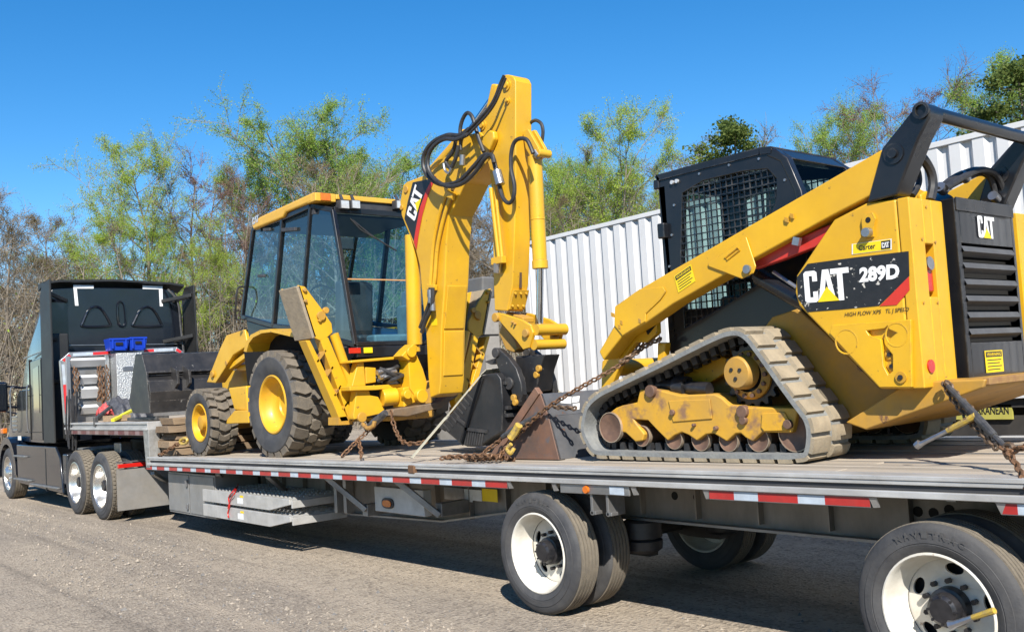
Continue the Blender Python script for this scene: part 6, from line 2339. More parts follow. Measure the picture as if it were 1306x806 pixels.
    rear(q, [(448, 463.5), (519, 458), (517, 489), (449, 492)], .02, X=X0 + .16)
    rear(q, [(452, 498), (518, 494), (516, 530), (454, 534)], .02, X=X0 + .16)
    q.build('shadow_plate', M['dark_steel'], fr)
    c = PPX(460.5, 532, X0 - .01)
    MB().cyl(c, c - Vector((.035, 0, 0)), .055, n=16).build('pivot_bolt', M['yellow_dirty'], fr, bevel=.008)
    # swing post and swing cylinder
    q = MB()
    rear(q, [(521, 457), (532, 452), (540, 470), (545.5, 488), (543, 505), (535, 512), (523, 495)], .20, X=X0 - .22)
    rear(q, [(514.5, 494.5), (530, 491), (545, 498), (541.5, 511), (528, 514), (515.5, 519.5)], .22, X=X0 - .2)
    rear(q, [(512, 454), (520, 445), (528, 438), (533, 441), (531, 452), (522, 460)], .18, X=X0 - .25)
    sp = q.build('swing_post', M['yellow'], T, bevel=.014)
    q = MB()
    for (a, b, r_) in ((537.5, 505, .075), (524, 449, .06), (519, 503, .05)):
        c = PPX(a, b, X0 - .25)
        q.cyl(c + Vector((.05, 0, 0)), c - Vector((.03, 0, 0)), r_, n=18)
    q.build('pin_boss', M['yellow'], sp, bevel=.01)
    a, b = PPX(487, 507, X0 - .02), PPX(506, 505, X0 - .06)
    MB().cyl(a, b, .095, n=22).build('swing_cylinder', M['yellow'], T, bevel=.012)
    MB().cyl(b, PPX(517, 504, X0 - .1), .035, n=14).build('swing_rod', M['chrome'], T)
    q = MB()
    rng = random.Random(2)
    for k, (pa, pb, pc) in enumerate((((480, 474), (500, 471), (509, 466)), ((480, 482), (498, 476), (520, 480)), ((482, 486), (497, 480), (519, 486)), ((484, 470), (502, 478), (518, 490)), ((490, 488), (505, 483), (520, 476)))):
        q.tube([PPX(*pa, X0 + .03 - .03 * k % .1), PPX(*pb, X0 - .06 - .02 * k), PPX(*pc, X0 - .05)], .024, 8, smooth=6)
    q.build('hydraulic_hose', M['rubber'], T)
    q = MB()
    for (a, b) in ((486, 474), (489, 480), (500, 475)):
        c = PPX(a, b, X0 - .07)
        q.cyl(c + Vector((0, .05, -.01)), c - Vector((0, .05, -.01)), .03, n=12)
    q.build('hose_fitting', M['steel'], T)
    # dark brown guard below the boom foot
    q = MB()
    rear(q, [(502, 522), (560, 513), (588, 492), (584, 505), (562, 520), (520, 531), (500, 530)], .16, X=X0 - .3)
    q.build('foot_guard', M['foot_brown'], T, bevel=.01)
    # ---- stabilizer legs
    XS = 9.16
    sets = []
    for s in (1, -1):
        def pt(px, py, X=XS):
            p = PPX(px, py, X)
            if s < 0:
                p.y = mir(p.y) + .10
            return p
        q = MB()
        for a, b in (([(390, 434), (396, 434), (446, 537), (435, 538)], 0), ([(408, 432), (419, 430), (457, 520), (452, 538), (446, 536)], 0)):
            q.extr([pt(*p) for p in a], (.16 if a[0][0] < 400 else .12, 0, 0))
        leg = q.build('stabilizer_leg', M['yellow'], T, bevel=.008)
        q = MB()
        for (a, b, c, d) in ((402, 447, 413, 462), (414, 468, 422, 480), (424, 492, 432, 505), (434, 512, 442, 522)):
            q.bar(pt(a, d, XS + .05), pt(c, b, XS + .05), .02, .10, up=(1, 0, 0))
        q.extr([pt(*p) for p in [(432, 532), (449, 530), (450, 541), (432, 542)]], (.22, 0, 0))
        q.build('lattice', M['yellow_dirty'], leg)
        q = MB()
        q.cyl(pt(426, 426, XS + .02), pt(448, 490, XS + .02), .052, n=18)
        q.cyl(pt(448, 490, XS + .02), pt(454, 505, XS + .02), .028, n=12)
        q.build('stabilizer_cylinder', M['yellow'], leg)
        q = MB()
        foot = [(380, 363.5), (389.5, 365.6), (410, 393), (423.4, 412.6), (424.7, 424), (417, 431), (409, 434.5), (401, 431)]
        q.extr([pt(*p) for p in foot], (.03, 0, 0))
        q.extr([pt(*p) + Vector((.36, 0, 0)) for p in foot], (.03, 0, 0))
        ft = q.build('foot_plate', M['yellow'], T, bevel=.008)
        a, b = pt(380, 365), pt(401, 431)
        n_ = (b - a).cross(Vector((1, 0, 0))).normalized()
        if n_.y * s < 0: n_ = -n_
        MB().extr([a + n_ * .02, b + n_ * .02, b + n_ * .02 + Vector((.40, 0, 0)), a + n_ * .02 + Vector((.40, 0, 0))], -n_ * .05).build('sole_pad', M['pad'], ft, bevel=.006)
        q = MB()
        for (px, py, r_) in ((409, 403, .05), (415, 396, .035), (389, 384, .018), (407, 409, .018), (388, 370, .022)):
            c = pt(px, py, XS)
            q.cyl(c + Vector((.01, 0, 0)), c - Vector((.03, 0, 0)), r_, n=14)
        q.build('pivot_pin', M['yellow_dirty'], ft, bevel=.006)
    # ---- boom
    yb = -1.15
    bw = .32
    bp = [(510, 257.6), (514, 236), (519, 232), (540, 224), (557, 213), (577, 187), (597, 172), (612, 168), (622, 180), (627, 200), (606, 225), (593, 234), (581.5, 259), (573, 275), (569.5, 307), (567.5, 359), (563, 420), (562, 487), (560, 503),
          (548.6, 507.5), (546, 480), (543.5, 430), (539, 385), (534.8, 339), (529.8, 319), (519.9, 295.4), (512, 275.5)]
    q = MB()
    q.prism(Ps(bp, yb), yb, yb - bw)
    boom = q.build('boom', M['yellow'], T, bevel=.016, seg=3, angle=25)
    # raised stiffeners on the rear face
    q = MB()
    xz = Ps([(567.5, 362), (563.2, 420), (562.2, 480)], yb)
    for (x0, z0), (x1, z1) in zip(xz[:-1], xz[1:]):
        q.extr([(x0 - .012, yb - .03, z0 - .02), (x0 - .012, yb - bw + .03, z0 - .02), (x1 - .012, yb - bw + .03, z1), (x1 - .012, yb - .03, z1)], (.02, 0, 0))
    q.build('stiffener', M['yellow'], boom, bevel=.01)
    q = MB()
    yd = yb + .003
    q.extr([Vector((a, yd, b)) for a, b in Ps([(526.5, 233), (551, 228), (543, 247), (535, 275), (531, 305), (528, 308), (516, 279), (520, 258)], yd)], (0, .001, 0))
    q.build('name_decal', M['decal_clean'], boom)
    q = MB()
    q.extr([Vector((a, yd + .002, b)) for a, b in Ps([(551.5, 228), (556.5, 224.5), (546, 250), (539, 275), (534.5, 298), (531.5, 319), (528, 309), (531, 290), (536, 265), (544, 243)], yd)], (0, .001, 0))
    q.build('red_stripe', M['decal_red'], boom)
    q = MB()
    A, B, C_ = PP(518.5, 279, yd), PP(530, 283.5, yd), PP(527.5, 237, yd)
    o_ = PP(517.8, 278, yd)
    ux = PP(529, 239.5, yd) - o_
    uz = PP(518, 277, yd) - PP(529.5, 282.5, yd)
    uz = uz - ux.normalized() * uz.dot(ux.normalized())
    emblem(q, PP(529.5, 282.5, yd), ux, uz, ux.length, uz.length * 1.0, 0, 1, .005)
    q.build('lettering', [M['decal_white'], M['decal_yellow']], boom, fix=False)
    q = MB()
    for (px, py, r_) in ((518.5, 242, .04), (513, 265, .03)):
        x, z = P(px, py, yb)
        q.cyl((x, yb - .01, z), (x, yb + .015, z), r_, n=16)
    q.build('pin_head', M['yellow_dirty'], boom, bevel=.006)
    # hard lines on the boom side and lower hoses
    q = MB()
    for k, pts in enumerate(([(570, 247), (560, 275), (553, 310), (550, 350), (549, 365)], [(575, 250), (566, 278), (558, 315), (555, 352), (553, 366)])):
        q.tube([PP(a, b, yb + .035) for a, b in pts], .022, 8, smooth=5)
    q.build('hydraulic_line', M['yellow'], T)
    q = MB()
    q.bar(PP(570, 246, yb + .03), PP(579, 252, yb + .03), .07, .05, up=(0, 1, 0))
    q.bar(PP(546, 366, yb + .03), PP(556, 367, yb + .03), .06, .05, up=(0, 1, 0))
    q.build('line_clamp', M['yellow'], T, bevel=.008)
    q = MB()
    for k, pts in enumerate(([(549, 367), (548, 385), (541, 405), (536, 418)], [(552, 367), (551, 390), (543, 409), (538, 424)])):
        q.tube([PP(a, b, yb + .05 + .02 * k) for a, b in pts], .022, 8, smooth=5)
    q.build('hydraulic_hose', M['rubber'], T)
    q = MB()
    for a, b in ((549, 378), (552, 388)):
        p = PP(a, b, yb + .06)
        q.cyl(p + Vector((0, 0, .07)), p - Vector((0, 0, .07)), .03, n=12)
    q.build('hose_fitting', M['steel'], T)
    p = PP(554, 411, yb + .002)
    MB().box(p.x - .05, p.x + .05, yb + .001, yb + .003, p.z - .035, p.z + .035).build('yellow_label', M['decal_yellow'], boom)
    # boom cylinder standing between cab and boom
    a, b = PP(529, 440, -1.22), PP(526, 300, -1.22)
    q = MB()
    q.cyl(a, b, .085, n=24)
    q.cyl(a - Vector((0, 0, .08)), a, .06, n=16)
    q.build('boom_cylinder', M['yellow'], T, bevel=.01)
    # stick cylinder lying on the back of the boom, rod to the top of the stick
    a, b = PP(548, 226, -1.27), PP(596, 172, -1.27)
    MB().cyl(a, b, .075, n=22).build('stick_cylinder', M['yellow'], T, bevel=.01)
    MB().cyl(b, PP(634, 118, -1.27), .035, n=14).build('stick_rod', M['chrome'], T)
    # ---- stick
    ys, sw = -1.16, .21
    sp_ = [(640, 98), (643, 96), (646.8, 95.5), (652, 96.5), (655, 98.5), (657.5, 104), (657.5, 250), (656, 300), (653.6, 363), (646.8, 397), (630.6, 396), (629.5, 364), (627.5, 249), (624, 215), (616.8, 190), (612, 175), (616, 160), (625, 140), (634, 118)]
    q = MB()
    q.prism(Ps(sp_, ys), ys, ys - sw)
    stick = q.build('stick', M['yellow'], T, bevel=.012, seg=3, angle=25)
    q = MB()
    q.prism(Ps([(626, 107), (633, 107.5), (631, 124), (622, 150), (613, 172), (611, 168), (619, 140)], ys - .03), ys - .03, ys - .16)
    q.prism(Ps([(629, 166), (636, 169), (637, 178), (630, 194), (621, 186), (622, 176)], ys), ys + .07, ys + .003)
    q.build('pivot_block', M['yellow'], stick, bevel=.02)
    q = MB()
    for (px, py, r_) in ((646.8, 109, .055), (648, 129, .035), (616, 160, .05)):
        x, z = P(px, py, ys)
        q.lathe((x, ys, z), (0, 1, 0), [(0, r_), (.012, r_), (.012, r_ * .6), (.03, r_ * .55), (.03, .001)], 22)
    q.build('pin_head', M['yellow'], stick)
    # slit and bolted plate on the rear face
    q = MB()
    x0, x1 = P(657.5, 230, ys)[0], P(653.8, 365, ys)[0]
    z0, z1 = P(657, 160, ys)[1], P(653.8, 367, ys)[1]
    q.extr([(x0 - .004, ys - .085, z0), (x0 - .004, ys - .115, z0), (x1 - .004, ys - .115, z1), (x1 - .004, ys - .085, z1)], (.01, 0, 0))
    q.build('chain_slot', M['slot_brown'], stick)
    q = MB()
    zt, zb = P(653.6, 370, ys)[1], P(647, 395, ys)[1]
    xt, xb = P(653.3, 370, ys)[0], P(647.5, 395, ys)[0]
    q.extr([(xt - .02, ys - .01, zt), (xt - .02, ys - sw + .005, zt), (xb - .02, ys - sw + .005, zb), (xb - .02, ys - .01, zb)], (.03, 0, 0))
    for i in range(2):
        for j in range(3):
            t = .18 + .64 * i
            c = Vector((xt + (xb - xt) * t - .02, ys - .03 - j * .07, zt + (zb - zt) * t))
            q.cyl(c, c - Vector((.014, 0, 0)), .014, n=8)
    q.build('wear_plate', M['yellow'], stick, bevel=.004)
    # slim cylinder and pipes down the near side of the stick
    a, b = PP(626, 240, ys + .06), PP(637, 333, ys + .06)
    q = MB()
    q.cyl(a, b, .022, n=12)
    q.cyl(PP(631, 236, ys + .06), PP(641, 333, ys + .06), .018, n=12)
    q.bar(PP(629, 334, ys + .06), PP(643, 331, ys + .06), .07, .06, up=(0, 1, 0))
    q.build('side_pipe', M['yellow'], T, bevel=.006)
    a, b = PP(635, 336, ys + .05), PP(634, 348, ys + .05)
    MB().cyl(a, b, .045, .035, 16).build('pipe_coupling', M['steel'], T)
    # bucket cylinder behind the stick
    yc = ys - .13
    a, b = PP(682, 200, yc), PP(689, 343, yc)
    q = MB()
    q.cyl(a, b, .070, n=26)
    q.cyl(b - (b - a).normalized() * .08, b, .077, n=26)
    mid = a.lerp(b, .55)
    q.cyl(mid, mid + (b - a).normalized() * .02, .073, n=26)
    bc = q.build('bucket_cylinder', M['yellow'], T, bevel=.006)
    MB().cyl(b, PP(688, 420, yc), .036, n=18).build('cylinder_rod', M['chrome'], T)
    q = MB()
    q.prism(Ps([(668, 168), (675, 165), (688, 188), (691, 198), (680, 204), (672, 190)], yc + .04), yc + .06, yc + .02)
    q.prism(Ps([(668, 168), (675, 165), (688, 188), (691, 198), (680, 204), (672, 190)], yc + .04), yc - .02, yc - .06)
    q.cyl(PP(685, 195, yc + .07), PP(685, 195, yc + .07) - Vector((0, .16, 0)), .04, n=16)
    q.build('cylinder_bracket', M['yellow'], T, bevel=.008)
    # bucket linkage
    yk = -1.10
    lk = [(631, 401), (634, 399), (640, 400), (664, 407.7), (676, 415), (680, 424), (675, 443.5), (667, 446), (658, 434), (637.5, 410.5)]
    for y in (yk, yk - .36):
        q = MB()
        q.prism(Ps(lk, yk), y, y - .04)
        l_ = q.build('linkage_plate', M['yellow'], T, bevel=.008)
        q = MB()
        for px, py, r_ in ((633.5, 405, .045), (672, 425, .04), (655, 411, .012), (658, 413, .012)):
            x, z = P(px, py, yk)
            q.cyl((x, y - .01, z), (x, y + .03, z), r_, n=14)
        q.build('pin_head', M['yellow_dirty'], l_, bevel=.006)
    q = MB()
    for px, py, r_ in ((678, 421, .055), (676, 440, .05)):
        x, z = P(px, py, yk)
        q.cyl((x - .03, yk - .02, z), (x - .03, yk - .40, z), r_, n=18)
    q.build('linkage_tube', M['yellow'], T)
    q = MB()
    q.prism(Ps([(640, 412), (655, 432), (660, 445), (655, 450), (645, 446), (636, 425)], yk - .08), yk - .08, yk - .20)
    q.prism(Ps([(650, 398), (672, 405), (672, 412), (650, 404)], yk - .2), yk - .15, yk - .3)
    q.build('stick_end', M['yellow_dirty'], T, bevel=.012)
    # ---- digging bucket
    y0, y1 = -.95, -1.62
    bs = Ps([(613, 479.6), (620.7, 477), (633, 475.4), (638, 483), (641, 518), (639.7, 551), (626, 559), (612, 569), (595, 569.5), (587, 565.5), (561.6, 544)], y0)
    bs = [(a, max(b, zd(a) + .012)) for a, b in bs]
    q = MB()
    q.prism(bs, y0, y1)
    bk = q.build('digging_bucket', M['bucket_black'], T, bevel=.014)
    q = MB()
    def rib(p0, p1, w=.016, h=.022):
        a, b = PP(*p0, y0), PP(*p1, y0)
        q.bar(a, b, h, w, up=(0, 1, 0))
    for k in range(9):
        t = k / 8
        a0 = (597 + 24 * t, 557 + (2 - 2 * t) - 9 * t * .1)
        rib((593 + 3 * k, 547 + .4 * k), (590 + 3.0 * k, 567.5), .012, .02)
    for k in range(8):
        rib((566 + 4.2 * k, 541 - 5.6 * k), (574 + 4.2 * k, 550 - 5.6 * k), .012, .02)
    rib((594, 546.5), (622, 550), .03, .03)
    rib((584, 533), (594, 541), .03, .03)
    q.build('wear_strip', M['bucket_ribbed'], bk)
    q = MB()
    rib((616, 481), (589.5, 564), .03, .05)
    q.build('side_seam', M['hole'], bk)
    q = MB()
    xm = bs[4][0]
    for z, h in ((bs[3][1] - .06, .03), (1.52, .035), (1.45, .035)):
        q.box(xm - .03, xm + .03, y1 + .05, y0 - .03, z, z + h)
    q.build('rear_rib', M['bucket_ribbed'], bk, bevel=.004)
    q = MB()
    for k in range(5):
        y = y0 - .04 - k * .148
        p = PP(561.6, 544, y0)
        q.prism([(p.x - .02, p.z + .03), (p.x + .16, p.z + .02), (p.x - .02, p.z - .05)], y, y - .07)
    q.build('tooth', M['bucket_ribbed'], bk)
    ear = [(629, 446), (632, 443.5), (637, 445.5), (648, 456), (658, 470), (664, 488), (666, 503), (661, 518), (654, 514), (652, 500), (648, 489), (640, 481), (633.5, 466)]
    for k, y in enumerate((-1.02, -1.42)):
        q = MB()
        q.prism(Ps(ear, -1.02), y, y - .07)
        e = q.build('bucket_ear', M['bucket_black'], bk, bevel=.012)
        q = MB()
        for px, py, r_ in ((633, 450, .05), (650, 489, .06)):
            x, z = P(px, py, -1.02)
            q.cyl((x, y - .01, z), (x, y + .02, z), r_, n=16)
        q.build('pin', M['bucket_ribbed'], e, bevel=.006)
    q = MB()
    q.prism(Ps([(661, 454), (699, 452), (692, 472), (688, 499), (668, 502), (664, 478)], -1.2), -1.16, -1.36)
    q.prism(Ps([(639, 470), (668, 480), (672, 520), (655, 545), (640, 545)], -1.15), -1.14, -1.40)
    q.build('coupler', M['bucket_black'], T, bevel=.012)
    q = MB()
    for px, py in ((655, 507), (657, 513), (687, 470), (684, 478)):
        x, z = P(px, py, -1.0)
        q.cyl((x, -1.02, z), (x, -.985, z), .032, n=12)
    q.build('pin_end', M['yellow_dirty'], T, bevel=.008)
    q = MB()
    q.prism(Ps([(618, 461), (631, 457), (633, 463), (626, 465)], -1.1), -1.1, -1.3)
    q.build('bucket_lip', M['bucket_ribbed'], bk)
    # ---- loose loops of hose at the top of the boom
    def hose(pts, y, r, dy=0.0):
        q = MB()
        q.tube([PP(a, b, y + dy * i) for i, (a, b) in enumerate(pts)], r, 9, smooth=7)
        q.build('looped_hose', M['rubber'], T)
    yh = -1.05
    hose([(598, 165), (586, 173), (570, 173), (552, 182), (541, 198), (541, 216), (550, 229), (566, 236), (586, 231), (604, 213), (618, 198), (628, 201), (632, 214), (636, 226)], yh, .024)
    hose([(596, 172), (582, 178), (566, 178), (553, 187), (546, 201), (547, 217), (556, 230), (572, 238), (590, 234), (606, 220), (618, 203), (627, 198), (630, 208)], yh + .05, .022)
    hose([(643, 97), (638, 108), (630, 128), (620, 143), (606, 158), (596, 168), (588, 178), (588, 192)], yh + .02, .017)
    hose([(645, 100), (640, 112), (632, 131), (621, 147), (606, 163), (597, 172)], yh + .05, .013)
    hose([(588, 180), (587, 166), (590, 153), (596, 144.5), (602, 149), (606, 161), (611, 178), (617, 194)], yh, .020)
    hose([(578, 172), (581, 180), (577, 195), (569, 206), (575, 216)], yh, .020)
    hose([(585, 186), (582, 200), (576, 214)], yh + .04, .02)
    hose([(636, 230), (639, 246), (644, 256), (650, 259), (655, 252), (656, 236), (652, 216), (652, 196), (656, 182), (664, 177), (672, 179), (677, 188), (680, 196)], yh - .02, .020)
    hose([(673, 168), (676, 158), (683, 154), (690, 158), (692.5, 168), (691, 182), (689, 192)], ys - .2, .017)
    q = MB()
    p = PP(636, 227, yh)
    q.cyl(p + Vector((.02, 0, .07)), p - Vector((.02, 0, .07)), .045, n=16)
    q.cyl(PP(683, 194, ys - .08), PP(687, 200, ys - .08), .035, n=12)
    q.cyl(PP(590, 198, yh), PP(589.5, 211, yh), .030, n=12)
    q.tube([PP(566, 209, yh + .02), PP(568, 218, yh + .02), PP(573, 221, yh + .02), PP(576, 213, yh + .02)], .014, 6, smooth=4)
    q.build('hose_fitting', M['steel'], T)
    return T
M['arch'] = mat('black_wheel_arch_liner', (0.008, 0.008, 0.009), (0.014, 0.013, 0.012), 5.0, 0.85, spec=0.2)
M['sash'] = mat('orange_tan_sash', (0.50, 0.26, 0.10), None, 6.0, 0.5)
M['roof_yellow'] = mat('sun_faded_yellow_paint', (0.66, 0.37, 0.035), (0.60, 0.33, 0.03), 3.0, 0.42, dust=0.35, dustcol=(0.50, 0.34, 0.12))
M['pad'] = mat('dried_mud_on_rubber_pad', (0.33, 0.265, 0.18), (0.22, 0.18, 0.13), 9.0, 0.9, dust=0.4, bump=0.25)
M['slot_brown'] = mat('shaded_brown_slot', (0.10, 0.055, 0.03), (0.07, 0.045, 0.03), 9.0, 0.6)  # brown colour painted in for the shaded slit between the stick's plates
M['foot_brown'] = mat('dirty_brown_guard', (0.15, 0.095, 0.05), (0.09, 0.06, 0.04), 7.0, 0.7, dust=0.5, bump=0.15)
make_backhoe()
# ---------------------------------------------------------------- chains, binders and the strap
def lashings():
    def PY(l): return [PP(a, b, y) for a, b, y in l]
    # chain from the tracked loader's front down over its bucket to the deck rail
    q = MB()
    chain(q, PY([(834, 412, -.84), (822, 432, -.82), (806, 453, -.74), (785, 469, -.64), (762, 482, -.56), (735, 497, -.50), (708, 513, -.46), (690, 526, -.44), (672, 543, -.43), (656, 560, -.40), (645, 572, -.32), (633, 586, -.13)]), .062, .0085)
    tag(q.build('tie_down_chain', M['rust_chain']), 'rusty chain from the tracked loader over its rusty bucket to the deck edge', 'chain')
    q = MB()
    chain(q, PY([(843, 432, -.80), (825, 440, -.79), (808, 452, -.73), (790, 462, -.66)]), .06, .010)
    tag(q.build('tie_down_chain', M['dark_chain']), 'short slack chain end hooked at the front of the tracked loader', 'chain')
    q = MB()
    chain(q, PY([(706, 519, -.47), (722, 520, -.47), (735, 521, -.47)]), .06, .010)
    tag(q.build('tie_down_chain', M['dark_chain']), 'short dark chain piece lying across the back of the rusty bucket', 'chain')
    b = thing('load_binder', PP(655, 555, -.36), 'grey lever binder with a yellow hook tightening the chain at the rusty bucket', 'load binder')
    q = MB()
    q.tube(PY([(641, 557, -.40), (655, 548, -.42), (672, 538, -.44), (688, 528, -.46)]), [.022, .03, .03, .018], 8)
    q.build('lever', M['binder_grey'], b)
    q = MB()
    q.tube(PY([(662, 542, -.36), (657, 551, -.36), (651, 559, -.34)]), .034, 8)
    q.tube(PY([(652, 566, -.32), (647, 573, -.31), (651, 578, -.29), (656, 571, -.31)]), .018, 8, smooth=4)
    q.build('hook', M['binder_yellow'], b)
    q = MB()
    r = random.Random(8)
    zz = lambda x: zd(x) + .012
    for k in range(5):
        pts = []
        for px in (638, 628, 616, 604, 592, 584):
            x = P(px, 583, -.2)[0]
            pts.append(Vector((x + r.uniform(-.03, .03), -.26 + .07 * k - .02 * (px - 584) / 10 + r.uniform(-.03, .03), zz(x) + .012 * k + r.uniform(0, .02))))
        chain(q, pts[: 6 - (k % 3)], .062, .0085)
    chain(q, [PP(640, 559, -.42), PP(632, 566, -.40), PP(622, 573, -.34), Vector((P(612, 580, -.3)[0], -.3, zz(7) + .03))], .062, .0085)
    tag(q.build('chain_pile', M['rust_chain']), 'slack end of rusty chain heaped on the planks beside the digging bucket', 'chain')
    # right rear corner of the tracked loader
    q = MB()
    A = PY([(1203, 488, -.66), (1211, 503, -.60), (1224, 521, -.54), (1240, 541, -.47), (1258, 560, -.38), (1272, 572, -.32)])
    chain(q, A, .055, .0085)
    B = PY([(1207, 486, -.64), (1217, 500, -.58), (1230, 514, -.52), (1240, 524, -.48)])
    chain(q, B, .055, .0085)
    tag(q.build('tie_down_chain', M['dark_chain']), 'doubled rusty chain hanging from the rear guard of the tracked loader', 'chain')
    q = MB()
    chain(q, PY([(1276, 570, -.30), (1288, 581, -.22), (1296, 593, -.15), (1303, 607, -.06), (1308, 622, .0)]), .055, .0085)
    tag(q.build('tie_down_chain', M['rust_chain']), 'rusty chain from the ratchet binder down to the rear deck rail', 'chain')
    q = MB()
    chain(q, PY([(1282, 575, -.27), (1294, 574, -.25), (1310, 568, -.22), (1330, 560, -.2)]), .055, .0085)
    tag(q.build('tie_down_chain', M['rust_chain']), 'loose rusty chain end leaving the ratchet binder towards the back', 'chain')
    b = thing('ratchet_binder', PP(1250, 540, -.45), 'black ratchet binder with a yellow and silver handle behind the tracked loader', 'load binder')
    q = MB()
    q.tube(PY([(1209, 493, -.60), (1226, 511, -.52)]), .016, 8)
    q.tube(PY([(1226, 511, -.52), (1250, 537, -.43), (1268, 556, -.36)]), [.020, .024, .020], 10)
    q.tube(PY([(1268, 556, -.36), (1284, 572, -.30)]), .015, 8)
    q.build('barrel', M['binder_grey'], b)
    q = MB()
    q.tube(PY([(1244, 530, -.44), (1208, 549, -.46)]), [.020, .016], 8)
    q.build('handle', M['binder_yellow'], b)
    q = MB()
    q.tube(PY([(1208, 549, -.46), (1180, 563, -.47), (1172, 567, -.47)]), [.013, .013, .018], 8)
    q.tube(PY([(1173, 565, -.47), (1168, 569, -.47)]), [.024, .022], 8)
    q.build('handle_tip', M['steel'], b)
    q = MB()
    q.tube(PY([(1281, 569, -.30), (1289, 567, -.28), (1292, 575, -.27), (1286, 583, -.26), (1282, 578, -.27)]), .014, 8, smooth=4, closed=True)
    q.build('grab_hook', M['dark_chain'], b)
    # binder handle resting in the rear wheel
    b = thing('binder_handle', PP(1240, 788, .03), 'silver and yellow binder handle lying against the hub of the rear trailer wheel', 'binder handle')
    q = MB()
    q.tube(PY([(1211, 797, .0), (1218, 795, .0), (1240, 787, .02)]), [.026, .018, .014], 8)
    q.build('shaft', M['steel'], b)
    q = MB()
    q.tube(PY([(1240, 787, .02), (1268, 778, .04)]), [.014, .017], 8)
    q.build('grip', M['binder_yellow'], b)
    # chain at the left rear of the backhoe
    q = MB()
    chain(q, PY([(493, 527, -.50), (480, 540, -.42), (468, 551, -.34), (456, 562, -.24), (444, 574, -.13), (436, 582, -.05)]), .075, .0092)
    chain(q, PY([(457, 561, -.24), (460, 572, -.18), (461, 583, -.10)]), .075, .0092)
    tag(q.build('tie_down_chain', M['rust_chain']), 'rusty chain from the rear frame of the backhoe to the deck rail', 'chain')
    b = thing('load_binder', PP(480, 540, -.40), 'yellow hooked lever binder on the chain beside the stabilizer leg of the backhoe', 'load binder')
    q = MB()
    q.tube(PY([(492, 526, -.42), (478, 538, -.38), (466, 548, -.32)]), [.035, .04, .02], 8)
    q.build('lever', M['binder_grey'], b)
    q = MB()
    q.tube(PY([(463, 541, -.33), (469, 546, -.31), (476, 543, -.33), (478, 537, -.34)]), .022, 8, smooth=4)
    q.build('hook', M['rust_yellow'], b)
    q = MB()
    chain(q, PY([(499, 523, -.60), (501, 536, -.60), (505, 549, -.58), (511, 560, -.52), (518, 565, -.50), (530, 565.5, -.52), (545, 563, -.6)]), .075, .0092)
    tag(q.build('tie_down_chain', M['rust_chain']), 'slack rusty chain hanging below the swing cylinder onto the planks', 'chain')
    # chain by the timbers
    q = MB()
    chain(q, PY([(203, 581, -.03), (213, 575, -.07), (224, 568, -.12), (235, 562, -.18), (240, 561, -.25)]), .09, .012)
    tag(q.build('tie_down_chain', M['rust_chain']), 'rusty chain with a yellow hook in front of the stacked timbers', 'chain')
    q = MB()
    q.tube(PY([(230, 563, -.14), (234, 559, -.15), (239, 560, -.15), (238, 565, -.15), (233, 566, -.15)]), .02, 8, smooth=4, closed=True)
    tag(q.build('chain_hook', M['binder_yellow']), 'chipped yellow grab hook beside the front wheel of the backhoe', 'hook')
    # webbing strap over the digging bucket
    q = MB()
    pts = PY([(525, 584, -.04), (569, 532, -.42), (612, 480, -.90), (618, 474.5, -1.0), (640, 472, -1.3), (680, 482, -1.66), (712, 500, -2.2), (735, 514, -2.5)])
    for a, c in zip(pts[:-1], pts[1:]):
        q.bar(a, c, .055, .006, up=(.2, 1, .3))
    tag(q.build('tie_down_strap', M['strap'], None), 'faded beige webbing strap pulled over the digging bucket to the deck edge', 'strap')
    w = MB()
    p = PP(524, 590, .0)
    w.box(p.x - .06, p.x + .04, -.03, .012, zd(p.x) - .085, zd(p.x) - .01)
    tag(w.build('strap_winch', M['rust_chain'], None, bevel=.01), 'small rusty strap winch under the beige strap on the deck rail', 'winch')
M['rust_yellow'] = mat('rusty_yellow_hook', (0.45, 0.25, 0.05), (0.28, 0.14, 0.05), 25.0, 0.5, metal=0.2)
lashings()

# ---------------------------------------------------------------- trees
def leafmat(name, c1, c2, c3):
    m = bpy.data.materials.new(name)
    m.use_nodes = True
    n, l = m.node_tree.nodes, m.node_tree.links
    b = n['Principled BSDF']
    b.inputs['Roughness'].default_value = 0.75
    b.inputs['Specular IOR Level'].default_value = 0.2
    g = n.new('ShaderNodeNewGeometry')
    r = n.new('ShaderNodeValToRGB')
    r.color_ramp.elements[0].color = (*c1, 1)
    r.color_ramp.elements[1].color = (*c3, 1)
    e = r.color_ramp.elements.new(.5)
    e.color = (*c2, 1)
    l.new(g.outputs['Random Per Island'], r.inputs[0])
    l.new(r.outputs[0], b.inputs['Base Color'])
    b.inputs['Subsurface Weight'].default_value = 0.0
    tr = n.new('ShaderNodeBsdfTranslucent')
    l.new(r.outputs[0], tr.inputs[0])
    mx = n.new('ShaderNodeMixShader')
    mx.inputs[0].default_value = 0.5
    l.new(b.outputs[0], mx.inputs[1])
    l.new(tr.outputs[0], mx.inputs[2])
    l.new(mx.outputs[0], n['Material Output'].inputs[0])
    return m
